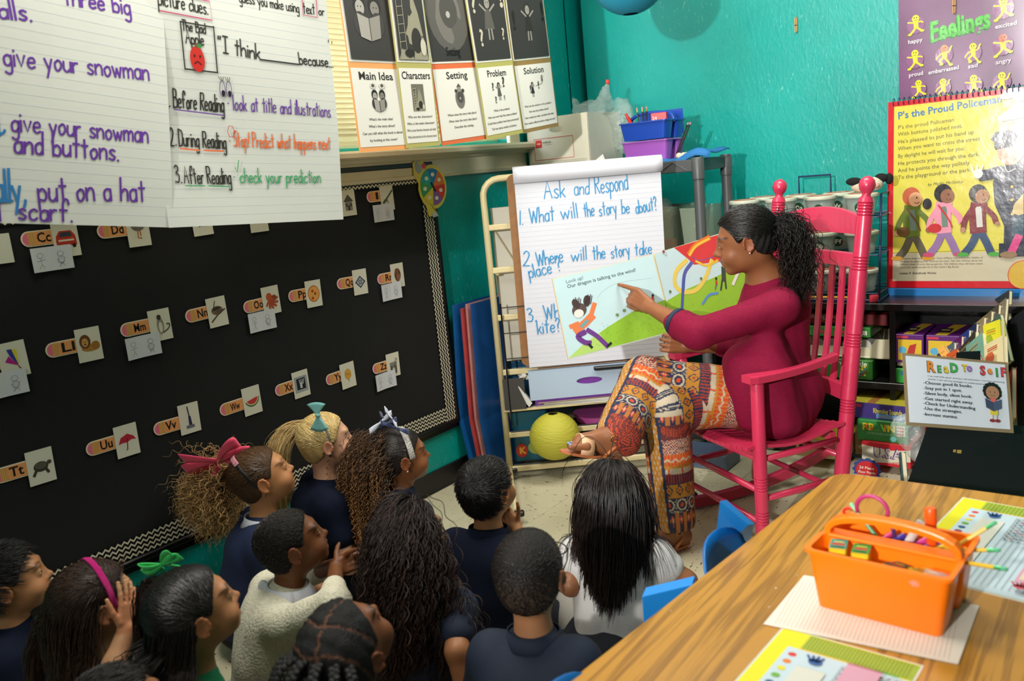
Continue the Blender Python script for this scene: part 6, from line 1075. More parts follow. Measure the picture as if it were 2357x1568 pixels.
def placemat(name, lab, O, U, V, w, h, part):
    """laminated name mat: U runs along the long side"""
    f = Frame(O, U, V); t = thing(name, lab, 'placemat', f.p(w/2, h/2)); MB().prism([f.p(-.004, -.004), f.p(w+.004, -.004), f.p(w+.004, h+.004), f.p(-.004, h+.004)], f.N*.0006).build('laminate', mat('laminate_clear', 'D2D6C8', rough=.2, coat=.4), t)
    a = Art(Frame(O+f.N*.0007, U, V), .0002); a.rect(0, 0, w, h, 'DDD61E'); a.rect(.05, h-.050, w-.0, h-.002, '9DB23A')
    for k in range(30): a.line([(.055+k*(w-.06)/30, h-.050), (.055+k*(w-.06)/30, h-.002)], .0007, 'C2CC6A', up=False)
    for k in range(6): a.line([(.055, h-.046+k*.008), (w-.003, h-.046+k*.008)], .0006, 'C2CC6A', up=False)
    a.rect(.05, h-.054, w-.06, h-.050, 'E0B82E'); a.rect(w-.06, h-.060, w-.02, h-.050, '4AA83E'); a.rect(0.03, .0, w-.0, h-.054, 'BCD0DA')
    x = .045
    for k, cc_ in enumerate(('C8342E', 'D87A2A', 'D8CC2E', '6AA83A', '2A5A8A', '8A3A5A', 'C86A7A', '3A8A6A')): a.ell(.046, h-.075-k*.024, .0075, .0065, cc_, 14); a.ell(w-.02, h-.075-k*.024, .006, .006, cc_, 12)
    def hnd(u, v, c): 
        a.ell(u, v, .012, .010, c, 14); [a.line([(u+.004*j, v), (u+.009*j, v+.018-.002*abs(j))], .004, c, up=False) for j in (-2, -1, 0, 1)]
    hnd(.088, h-.080, '2A5A9A'); a.rect(.066, .03, .115, h-.105, 'CFD0C4')
    for k in range(9): a.line([(.13, h-.070-.016*k), (w-.10, h-.070-.016*k)], .0008, '6A7484', up=False)
    for k in range(10): a.line([(.13+.012*k, h-.070), (.13+.012*k, .02)], .0008, '6A7484', up=False)
    for i in range(9):
        for j in range(8): a.rect(.133+.012*i, h-.082-.016*j, .133+.012*i+.005, h-.082-.016*j+.008, ['8A8A8A', 'A85A5A', '5A6A8A'][(i*j) % 3])
    a.rect(w-.095, .05, w-.04, h-.07, 'D09AB0'); a.rect(w-.09, .06, w-.05, .11, 'D8C8B0'); a.line([(w-.095, h-.07), (w-.04, h-.07)], .003, 'A83A6A'); hnd(w-.08, .03, 'C04A5A'); a.rect(w-.09, .115, w-.05, .117, '8A4A6A'); a.build('printed_design', t)
q0, q1, q2 = zt(1700, 1568+20, .0), zt(1842, 1458, 0), zt(2128, 1538, 0)
Um = nrm(q2-q1); Vm = nrm(q1-q0); placemat('name_mat', 'laminated school name mat at the bottom edge partly under the paper', q1-Vm*.34, Um, Vm, .235, .34, 0)
q1, q2, q3 = zt(2225, 1148), zt(2357, 1172), zt(2050, 1320); Um = nrm(q2-q1); Vm = nrm(q1-q3)
placemat('name_mat', 'laminated school name mat behind the orange caddy at the right', q1-Vm*.44, Um, np.array([-Um[1], Um[0], 0]), .30, .44, 1)
bl_, br_ = zt(1885, 1402), zt(2157, 1474); Ux = nrm(br_-bl_); yaw = math.atan2(Ux[1], Ux[0]); ww = .232; dd = .195; cen = (bl_+br_)/2+np.array([-Ux[1], Ux[0], 0])*(dd/2-.004)+(0, 0, .0036)
oc, G = caddy('orange_caddy', 'bright orange plastic caddy of crayons and pencils on the table', cen, ww+.015, dd, .118, ORC, yaw=yaw, gap=.022, hh=.052, flare=.014)
CBX = 'D8B81E'
def crayonbox(x, y, z, yw, tilt, lab, top='2F8A3A'):
    t = thing('crayon_box', lab, 'crayon box', G(x, y, z), 'crayon boxes in the orange caddy'); X = nrm(G(math.cos(yw), math.sin(yw), 0)-G(0, 0, 0)); Y = nrm(G(-math.sin(yw), math.cos(yw), 0)-G(0, 0, 0)); Zt = nrm(np.array([0, 0, 1])+Y*tilt); Y = np.cross(Zt, X)
    c = G(x, y, z); MB().box(c, (.030, .046, .058), X=X, Y=Y, Z=Zt, ch=.001).build('box_body', mat('crayon_yellow', CBX, rough=.4), t)
    a = Art(Frame(c+Zt*.0292-X*.015-Y*.023, X, Y), .0004); a.rect(0, 0, .030, .046, top); a.rect(.004, .016, .026, .026, 'B8342A'); a.rect(.006, .030, .024, .034, 'D8C81E'); a.rect(.004, .004, .026, .010, '1E4A2A'); a.build('top_print', t)
    a = Art(Frame(c-Y*.0232-X*.015-Zt*.029, X, Zt), .0004); a.rect(.003, .034, .027, .054, 'E8C81E'); a.rect(.003, .012, .027, .030, '2F8A3A'); a.build('front_print', t)
crayonbox(-.080, -.052, .088, .25, .05, 'green topped crayon box in the front left corner of the caddy', '3A8A7A'); crayonbox(-.038, -.052, .088, .2, .05, 'green topped crayon box second from the left in the caddy')
crayonbox(.022, -.054, .070, -.3, .25, 'dark topped crayon box sunk in the middle of the front bin', '2A4A3A'); crayonbox(.066, -.054, .070, -.4, .3, 'yellow crayon box tilted toward the right of the front bin', 'D8B81E')
bag(0, [ell(G(.092, -.075, .10), (.022, .016, .014), k=.01), cone(G(.075, -.085, .088), G(.10, -.06, .10), .014, .008, .01)], 'zip_bag', 'small crumpled plastic bag in the right front corner of the caddy', 3)
for i, (a_, d_, L_) in enumerate((((.045, .03, .09), (.9, -.25, .16), .135), ((.06, .05, .075), (.75, .40, .62), .11), ((.05, .06, .09), (.9, .0, .2), .10))):
    pencil(G(*a_), nrm(G(*d_)-G(0, 0, 0)), L_, 'yellow pencil sticking out of the rear bin, '+['pointing right and nearly flat', 'leaning up to the right', 'shortest of the three'][i], 'yellow pencils in the orange caddy', ('D8B02E', '3E9A5A', '4AA87A'), r=.0038)
pencil(G(-.02, .06, .06), nrm(G(-.55, .1, .6)-G(0, 0, 0)), .10, 'green pencil leaning left out of the rear bin', 'yellow pencils in the orange caddy', ('3E8A4A', '7AC88A', '8AD0A0'), r=.0042)
MB().lathe(G(.055, .062, .05), G(.050, .066, .172), [(0, .009), (.75, .010), (.76, .011), (.97, .011), (1, .009)], 14).build('marker', mat('marker_orange', 'F05A14', rough=.35), None, autosmooth=True, label='thick orange marker standing capped in the rear bin', cat='marker')
MB().lathe(G(-.005, .055, .06), G(.035, .062, .142), [(0, .008), (.75, .008), (.8, .009), (1, .008)], 12).build('glue_stick', mat('glue_white', 'C8C4BC', rough=.4), None, autosmooth=True, label='white glue stick leaning beside the orange marker', cat='glue stick')
sc = thing('scissors', 'pink and purple loop handled scissors in the rear bin', 'scissors', G(-.04, .05, .06)); 
MB().tube([G(-.055+.030*math.cos(t), .06, .150+.028*math.sin(t)) for t in np.linspace(-.6, PI+.4, 14)], .0042, 8).build('handle_loop', mat('loop_pink', 'B0306A', rough=.4), sc, smooth=True); MB().tube([G(-.030, .06, .135), G(-.015, .062, .115), G(-.01, .06, .05)], .0042, 8).build('handle_stem', mat('loop_purple', '4A2A5A', rough=.4), sc, smooth=True)
MB().tube([G(-.10+.016*math.cos(t), .075, .128+.010*math.sin(t)) for t in np.linspace(0, 2*PI, 13)[:-1]], .003, 6, closed=True).build('red_ring', mat('marker_red', 'D02A22', rough=.35), None, smooth=True, label='red plastic loop at the back left rim of the caddy', cat='scissors handle')
for i, c_ in enumerate(('B82A6A', '3A2A8A', '1E1E26', 'C83A8A', '6A3AA8', 'C8A82A')): MB().lathe(G(-.045+.018*i, .028+.004*(i % 2), .085), G(-.020+.020*i, .075, .100), [(0, .003), (.2, .0075), (1, .0075)], 10).build('marker', mat('marker_'+c_, c_, rough=.35), None, autosmooth=True, label=['magenta', 'violet', 'black', 'pink', 'purple', 'mustard'][i]+' marker lying in the rear bin under the handle', cat='marker', group='markers lying in the rear bin')
for i, (x, y) in enumerate(((1962, 1180), (1786, 1355), (1770, 1398), (1835, 1325), (1545, 1408))): MB().box(zt(x, y, .0008), (.004, .0018, .001), X=(1, .6*i, 0)).build('paper_scrap', PP, None, label='tiny white paper crumb on the table top', cat='paper scrap', group='paper crumbs on the table')
# blue chairs pushed in at the table's left side
BCH = mat('blue_chair_plastic', '0A5FA8', rough=.35, spec=.5); SCK = mat('blue_fabric_sack', '1283D6', rough=.6)
def kidchair(x, y, yaw, lab, sack=True):
    t = thing('school_chair', lab, 'chair', (x, y, 0), 'small blue chairs at the table'); F = np.array([math.cos(yaw), math.sin(yaw), 0]); R_ = np.array([-F[1], F[0], 0]); g = lambda a, b, z: np.array([x, y, z])+F*a+R_*b
    MB().grid([[g(.16-.02*abs(v)**2-u*.33, .155*v, .31+.012*v*v-.010*math.sin(PI*u)+(.02 if u < .05 else 0)*-1) for v in np.linspace(-1, 1, 11)] for u in np.linspace(0, 1, 9)]).build('seat', BCH, t, smooth=True, solid=.006)
    rows = []
    for s in np.linspace(0, 1, 9):
        wv = .155*(1-.18*s**3); rows.append([g(-.175-.055*s+.035*(v*v), wv*v, .335+.265*s*(1-.06*v*v)+(-.03*abs(v)**4 if s > .8 else 0)) for v in np.linspace(-1, 1, 13)])
    MB().grid(rows).build('backrest', BCH, t, smooth=True, solid=.006)
    for b_ in (-.13, .13): MB().tube([g(.14, b_, 0), g(.12, b_, .29), g(-.13, b_, .30), g(-.20, b_, 0)], .0095, 8).build('leg_frame', mat('chrome', 'B8B8BA', rough=.2, metal=1.), t, smooth=True)
    return g
kidchair(-.555, 1.70, .10, 'blue plastic child chair with peaked sack, farthest along the table edge')
A = onz(1655, 1177, .69); B = onz(1722, 1226, .60)
def sackat(pts, off, lab, nm='seat_sack'):
    t = thing(nm, lab, 'seat sack', pts[0]); MB().prism(pts, np.array(off)).build('fabric_panel', SCK, t, bevel=.002)
A = onz(1655, 1175, .68)+(-.02, .05, 0); sackat([A, onz(1720, 1222, .60)+(-.01, .03, 0), onz(1712, 1250, .40), onz(1640, 1290, .40)], (.012, .012, 0), 'peaked blue fabric seat sack standing up behind the farthest blue chair')
A = onz(1486, 1352, .545); B = onz(1600, 1325, .55); sackat([A, B, Z(B, .0), Z(A, .0)], (.012, -.04, 0), 'flat blue fabric folder leaning against the table edge beside the white-shirted girl')
c = onz(1296, 1580, .585); kidchair(c[0]+.22, c[1]-.02, .1, 'blue plastic child chair at the bottom edge of the picture')
# ================================================================ PEOPLE
def rotm(yaw, pitch=0., roll=0.):
    """columns: right, forward, up.  yaw turns forward (0 = +y, positive = towards -x); pitch > 0 looks down"""
    cy, sy = math.cos(yaw), math.sin(yaw); Rz = np.array([[cy, -sy, 0], [sy, cy, 0], [0, 0, 1]])
    cp, sp = math.cos(-pitch), math.sin(-pitch); Rx = np.array([[1, 0, 0], [0, cp, -sp], [0, sp, cp]])
    cr, sr = math.cos(roll), math.sin(roll); Ry = np.array([[cr, 0, sr], [0, 1, 0], [-sr, 0, cr]]); return Rz @ Rx @ Ry
def face_yaw(d): return math.atan2(-d[0], d[1])
def xf(prims, R, c, s):
    out = []; c = np.array(c, float)
    for p in prims:
        if p[0] == 'c': out.append(('c', R @ (p[1]*s)+c, R @ (p[2]*s)+c, p[3]*s, p[4]*s, p[5]*s, p[6]))
        else: out.append(('e', R @ (p[1]*s)+c, p[2]*s, R @ p[3], p[4]*s, p[5]))
    return out
SKULL = [ell((0, -.015, .032), (.073, .092, .080)), ell((0, .022, -.010), (.060, .068, .085), k=.03), ell((0, -.03, -.02), (.060, .062, .055), k=.03)]
def head_prims(kid=True, smile=0., nose=1.):
    P = list(SKULL); K = 1 if kid else 0
    P += [ell((0, .030, -.060+.004*K), (.049, .051, .040), k=.03), ell((0, .070-.004*K, -.088+.010*K), (.018, .016, .015), k=.028)]
    for s in (-1, 1): P += [ell((s*.034, .060, -.036), (.022+.005*K, .022+.003*K, .022+.004*K), k=.025), ell((s*.029, .077, .032), (.020, .010, .008), k=.02)]
    ny = -.006*K
    P += [cone((0, .082, .022-.006*K), (0, .101+ny, -.014), .008, .0095, .014), ell((0, .106+ny, -.019), (.0115*nose, .012, .010), k=.008)]
    for s in (-1, 1): P += [ell((s*.012*nose, .096+ny, -.024), (.009, .010, .008), k=.007)]
    for s in (-1, 1): P += [ell((s*.031, .094, .009), (.016, .011, .0105), k=.012, sub=True), ell((s*.031, .0765, .008), .0136, k=.004)]
    m = .088-.002*K; cz = -.0535+.002*K
    P += [cone((-.016, m-.003, cz+.006+smile*.2), (0, m+.003, cz+.0065), .0065, .0085, .008), cone((.016, m-.003, cz+.006+smile*.2), (0, m+.003, cz+.0065), .0065, .0085, .008), cone((-.012, m-.001, cz-.0065), (.012, m-.001, cz-.0065), .0085, .0085, .009)]
    P += [cone((-.021, m+.004, cz+smile), (0, m+.013, cz), .0024, .0024, .004, True), cone((.021, m+.004, cz+smile), (0, m+.013, cz), .0024, .0024, .004, True)]
    for s in (-1, 1):
        P += [ell((s*.031, .0915, .0068), (.0100, .008, .0036), k=.002, sub=True)]
        c = np.array([s*.0745, -.012, -.006]); pts = [c+np.array([s*(.006+.005*(-math.cos(t)*.5+.5)), -math.cos(t)*.0165*1.0, math.sin(t)*.027*(1 if math.sin(t) > 0 else .9)]) for t in np.linspace(-1.3, 3.6, 10)]
        P += [ell(c+(s*.004, 0, 0), (.0065, .016, .026), k=.008)]+[cone(pts[i], pts[i+1], .0042, .0042, .004) for i in range(len(pts)-1)]+[ell(c+(s*.008, .003, -.024), (.005, .006, .007), k=.005), ell(c+(s*.013, .002, -.002), (.007, .008, .014), k=.005, sub=True)]
    return P
def hand_prims(Wp, D, T, Nn, L, curls, thumb=(.5, .3), spread=.10):
    """palm from the wrist Wp; D finger direction, T thumb side, Nn towards which fingers curl"""
    D = nrm(D); T = nrm(T-D*(np.array(T) @ D)); Nn = np.array(Nn, float); Nn = nrm(Nn-D*(Nn @ D)-T*(Nn @ T)); Wp = np.array(Wp, float); P = []; r = L*.050
    for q in (-.16, -.055, .055, .16): P.append(cone(Wp+T*q*L*.7, Wp+D*L*.46+T*q*L*1.15, L*.085, L*.062, L*.05))
    for i, (fl, c) in enumerate(zip((.43, .48, .45, .36), curls)):
        q = .19-.125*i; p = Wp+D*L*.46+T*q*L; d = nrm(D+T*spread*(1.3-.9*i)); a = 0; pts = [p]; 
        for seg, m in ((.42, .8), (.32, 1.1), (.26, .7)): a += c*m; v = d*math.cos(a)+Nn*math.sin(a); p = p+v*fl*L*seg; pts.append(p)
        P += chain(pts, [r*1.12, r*1.02, r*.94, r*.80], L*.012)
    b0 = Wp+D*L*.12+T*L*.17; v1 = nrm(D*(1-thumb[0])+T*(thumb[0]+.25)+Nn*thumb[1]); p1 = b0+v1*L*.24; v2 = nrm(v1+D*.35+Nn*thumb[1]*.6); p2 = p1+v2*L*.17; p3 = p2+nrm(v2+D*.2)*L*.12
    P += chain([Wp+D*L*.08+T*L*.06, b0, p1, p2, p3], [L*.08, L*.075, r*1.15, r*1.05, r*.85], L*.02); return P
def smoothstep(x, a, b): t = np.clip((x-a)/(b-a), 0, 1); return t*t*(3-2*t)
def headlocal(P, R, c, s): return ((np.asarray(P)-c) @ R)/s
SKINM = {}
def skinmat(col): return mat('skin', (1, 1, 1), rough=.47, spec=.35, attr=True, sss=.12)
HAIRM = mat('hair', (1, 1, 1), rough=.36, spec=.5, attr=True)
CAPM = mat('hair_underlayer', (1, 1, 1), rough=.62, spec=.3, attr=True, bump=.5, bscale=330)
CURLM = mat('curly_hair', (1, 1, 1), rough=.45, spec=.4, attr=True)
def skin_colors(V, R, c, s, skin, brow, lips=None):
    base = np.array(srgb(skin)); C = np.tile(base, (len(V), 1)); q = headlocal(V, R, c, s); near = (np.abs(q) < .16).all(1)
    x, y, z = q[:, 0], q[:, 1], q[:, 2]; ax = np.abs(x)
    def mix(m, col): m = (m*near)[:, None]; C[:] = C*(1-m)+np.array(col)*m
    red = base*np.array([1.05, .62, .58])
    mix(.30*np.exp(-((ax-.036)**2/.016**2+(z+.030)**2/.016**2))*(y > .03), red); mix(.45*smoothstep(ax, .076, .086)*(np.abs(z) < .045), red); mix(.25*np.exp(-(x**2/.012**2+(z+.02)**2/.012**2))*(y > .095), red)
    lp = np.array(srgb(lips)) if lips else base*np.array([.85, .42, .42]); mz = np.exp(-((z+.052)/.0105)**4)*np.exp(-(ax/.021)**6)*(y > .078); mix(.8*mz, lp)
    mix(.9*np.exp(-((z+.0525)/.0018)**2)*np.exp(-(ax/.020)**6)*(y > .08), base*.18)
    bz = .0325+.007*np.exp(-((ax-.034)/.014)**2)-.1*np.clip(ax-.042, 0, 1); mix(.85*np.exp(-((z-bz)/.0036)**2)*smoothstep(ax, .009, .015)*(1-smoothstep(ax, .053, .062))*(y > .03), srgb(brow))
    mix(.8*np.exp(-((z-.0118)/.0016)**2)*np.exp(-((ax-.031)/.0125)**6)*(y > .06), np.array(srgb(brow))*.5)
    g = .93+.10*np.sin(V @ np.array([61, 47, 53.]))*np.sin(V @ np.array([-37, 71, 29.])); C *= (1-.5*(1-g))[:, None]
    return np.clip(C, 0, 1)
ZL = (np.array([-.14, -.06, -.034, -.024, -.014, .002, .010, .018, .026, .034, .044, .056, .070, .085, .14]), np.array([-.075, -.062, -.040, -.005, .019, .017, .010, .006, .014, .032, .050, .064, .074, .080, .084]))
def hairg(q, line=ZL, up=0.): return q[..., 2]-np.interp(q[..., 1], *line)-up
def capmesh(R, c, s, t0, h, line=ZL, noise=None, extra=(), edge=.012, up=0.):
    """solid hair shell that follows the skull and sinks under the skin at the hairline"""
    pr = xf(SKULL+list(extra), R, c, s)
    def post(F, ax):
        g = np.stack(np.meshgrid(*ax, indexing='ij'), -1).reshape(-1, 3); q = headlocal(g, R, c, s); hg = hairg(q, line, up); t = t0*s*np.where(hg > 0, np.minimum(1, .55+hg/.03), np.clip(.55+hg/.004, -1, 1))
        if noise is not None: t = t+noise(q, g)*s*(t > 0)
        return F-t.reshape(F.shape).astype(np.float32)
    V, Q = polygonize(pr, h, post=post, pad=t0*s+.006)
    m = hairg(headlocal(V, R, c, s), line, up) > -.006
    return keep_faces(V, Q, m)
def tubes(P, r, cols, name, m, parent, taper=True, **t):
    """P: n strands x m points x 3; three-sided tubes in one mesh"""
    n, mm = P.shape[:2]; T = np.gradient(P, axis=1); T /= np.linalg.norm(T, axis=2, keepdims=True)+1e-9
    ref = np.array([.31, .52, .79]); A = np.cross(T, ref); A /= np.linalg.norm(A, axis=2, keepdims=True)+1e-9; B = np.cross(T, A)
    tt = np.linspace(0, 1, mm); rr = (np.asarray(r).reshape(-1, 1)*(np.where(tt < .7, 1, 1-(tt-.7)/.3*.75)[None, :] if taper else np.ones((1, mm))))[:, :, None]
    V = np.stack([P+(A*math.cos(a)+B*math.sin(a))*rr for a in (0, 2*PI/3, 4*PI/3)], 2)  # n,mm,3,3
    base = (np.arange(n)*mm*3)[:, None, None]+(np.arange(mm-1)*3)[None, :, None]+np.arange(3)[None, None, :]; nx = (np.arange(n)*mm*3)[:, None, None]+(np.arange(mm-1)*3)[None, :, None]+((np.arange(3)+1) % 3)[None, None, :]
    Q = np.stack([base, nx, nx+3, base+3], -1).reshape(-1, 4)
    C = np.repeat(cols.reshape(n, -1, 3) if cols.ndim == 3 else np.repeat(cols[:, None, :], mm, 1), 3, axis=1).reshape(-1, 3) if cols.ndim < 3 else np.repeat(cols[:, :, None, :], 3, 2).reshape(-1, 3)
    return meshobj(name, V.reshape(-1, 3), Q, m, parent, smooth=True, cols=C, **t)
def hcols(n, mm, root, tip=None, var=.25, hl=0.):
    a = np.array(srgb(root)); b = np.array(srgb(tip or root)); t = np.linspace(0, 1, mm)[None, :, None]; v = (1+rng.uniform(-var, var*1.3, (n, 1, 1))); C = (a*(1-t)+b*t)*v
    if hl: C = C*(1+hl*(rng.random((n, 1, 1)) > .85))
    return np.clip(C, 0, 1)
def collide(P, cols, m=.003):
    sh = P.shape; p = P.reshape(-1, 3)
    for c in cols:
        d = prim_d(c, p[:, 0], p[:, 1], p[:, 2]); k = d < m
        if k.any():
            q = p[k]; e = .002; g = np.stack([prim_d(c, *(q+np.eye(3)[i]*e).T)-prim_d(c, *(q-np.eye(3)[i]*e).T) for i in range(3)], 1)/(2*e); g /= np.linalg.norm(g, axis=1, keepdims=True)+1e-9; p[k] = q+g*(m-d[k])[:, None]
    return p.reshape(sh)
def flow(p0, d0, steps, step, grav=.15, cols=(), m=.004, jit=.0, target=None):
    p = p0.copy(); d = d0/(np.linalg.norm(d0, axis=1, keepdims=True)+1e-9); out = [p.copy()]; st = np.asarray(step).reshape(-1, 1)*np.ones((len(p), 1))
    for i in range(steps):
        d = d+np.array([0, 0, -1.])*grav+rng.normal(size=d.shape)*jit; d /= np.linalg.norm(d, axis=1, keepdims=True); n_ = collide(p+d*st, cols, m); d = n_-p; d /= np.linalg.norm(d, axis=1, keepdims=True)+1e-9; p = n_; out.append(p.copy())
    return np.stack(out, 1)
def resample(P, k):
    m = P.shape[1]; t = np.linspace(0, m-1, k); i = np.minimum(t.astype(int), m-2); f = (t-i)[None, :, None]; return P[:, i]*(1-f)+P[:, i+1]*f
def curl(P, amp, turns, phase=None, grow=True):
    n, m = P.shape[:2]; T = np.gradient(P, axis=1); T /= np.linalg.norm(T, axis=2, keepdims=True)+1e-9; A = np.cross(T, np.array([.3, .5, .8])); A /= np.linalg.norm(A, axis=2, keepdims=True)+1e-9; B = np.cross(T, A)
    ph = (rng.uniform(0, 6.28, (n, 1)) if phase is None else phase)+np.linspace(0, 1, m)[None, :]*turns*2*PI*rng.uniform(.85, 1.15, (n, 1)); am = np.asarray(amp).reshape(-1, 1)*(np.clip(np.linspace(0, 1, m)*3, 0, 1)[None, :] if grow else 1)
    return P+A*(np.cos(ph)*am)[:, :, None]+B*(np.sin(ph)*am)[:, :, None]
def roots(V, q, n, cond=None):
    g = hairg(q) > .004
    if cond is not None: g &= cond(q)
    idx = np.where(g)[0]; return V[rng.choice(idx, n)]
def keepup(P, R, c, s):
    q = (P-c) @ R/s; dz = np.clip(.005-hairg(q), 0, .07)*(q[..., 1] > -.022); q[..., 2] += dz; return q*s @ R.T+c
def outdir(P, c): d = P-c; return d/np.linalg.norm(d, axis=1, keepdims=True)
def eyes(t, R, c, s, look=(0, 1, -.1), iris='2A1A10'):
    for sx in (-1, 1):
        e = R @ (np.array([sx*.031, .0768, .008])*s)+c; r = .0122*s; V = []; n, m = 20, 14; l = nrm(R @ np.array(look)); C = []; u, w, d = basis(l); F = []
        for i in range(m+1):
            th = PI*i/m
            for k in range(n): a = 2*PI*k/n; V.append(e+(u*math.sin(th)*math.cos(a)+w*math.sin(th)*math.sin(a)+d*math.cos(th))*r); C.append(srgb('080606') if th < .2 else srgb(iris) if th < .56 else srgb('A39A90'))
        F = [(i*n+k, (i+1)*n+k, (i+1)*n+(k+1) % n, i*n+(k+1) % n) for i in range(m) for k in range(n)]
        meshobj('eye', V, F, mat('eye_gloss', (1, 1, 1), rough=.08, attr=True), t, smooth=True, cols=np.array(C))
def cloth(V, am, seed, sc=30., axis=None):
    """soft folds pushed into a garment surface"""
    r = np.random.default_rng(seed); D = np.zeros(len(V))
    for i in range(5):
        k = r.normal(size=3)*sc*(.5+.4*i); k[2] *= .6; D += np.sin(V @ k+r.uniform(0, 6))/(i+1)
    return V+(V-V.mean(0))/(np.linalg.norm(V-V.mean(0), axis=1, keepdims=True)+1e-6)*(D*am)[:, None]
def garment(name, prims, h, m, parent, cut=None, folds=.002, seed=0, cols=None, sc=30., **t):
    V, Q = polygonize(prims, h)
    if cut is not None: V, Q = keep_faces(V, Q, cut(V))
    if folds: V = cloth(V, folds, seed, sc)
    return meshobj(name, V, Q, m, parent, smooth=True, cols=None if cols is None else cols(V), **t)
def bow(c, U, V_, N_, s, m, parent, kind=0, name='hair_bow', tails=True):
    """ribbon bow: U along the loops, V_ across, N_ outward"""
    U, V_, N_ = nrm(U), nrm(V_), nrm(N_); c = np.array(c, float); o = None; w = .36*s
    root = None; b = MB()
    for sg in (-1, 1):
        for lay in ((0,) if kind == 0 else (0, 1)):
            G = []
            for t in np.linspace(0, 2*PI, 19):
                x = sg*(.5*(1-math.cos(t)))*s*(1-.18*lay); y = math.sin(t)*.26*s*(.5*(1-math.cos(t)))**.5; ww = w*(.35+.75*(.5*(1-math.cos(t)))); tw = .5*lay*sg
                G.append([c+U*x+V_*(v*ww+(x*tw))+N_*(y+.10*s+.05*s*lay) for v in (-.5, -.17, .17, .5)])
            b.grid(G)
        if tails: b.grid([[c+U*sg*(.12+.55*u)*s+V_*(-(.1+.75*u)*s+v*w*.8+(-.1*s*abs(v) if u == 1 else 0))+N_*(.02*s+.05*s*math.sin(u*4)) for v in (-.5, 0, .5)] for u in (0, .33, .66, 1)])
    o = b.build(name, m, parent, smooth=True, solid=.0015); MB().ball(c+N_*.10*s, (.11*s, .12*s, .10*s), 12, 8, R=np.stack([U, V_, N_], 1)).build('bow_knot', m, parent, smooth=True); return o
def band(R, c, s, y0, tilt, rad, wid, m, parent, name='headband', th=.003, a0=.0, a1=PI, pat=None):
    """arc over the crown in the head frame"""
    G = []; pr = xf(SKULL, R, c, s)
    for a in np.linspace(a0, a1, 33):
        row = []
        for v in np.linspace(-wid/2, wid/2, 5):
            d = np.array([math.cos(a)*.2, y0+v+tilt*math.sin(a)*.0, math.sin(a)*.2+tilt*v]); ctr = np.array([0, y0+v, .0]); q = ctr+np.array([math.cos(a), tilt*math.sin(a), math.sin(a)])*.14
            # march inwards to the hair surface
            o = R @ (ctr*s)+c; dd = nrm(R @ (q-ctr)); t = np.linspace(.03, .16, 60)*s; pts = o+dd*t[:, None]; dist = np.min([prim_d(p, pts[:, 0], pts[:, 1], pts[:, 2]) for p in pr], axis=0); k = np.argmax(dist > rad*s); row.append(pts[k])
        G.append(row)
    return MB().grid(G).build(name, m, parent, smooth=True, solid=th)
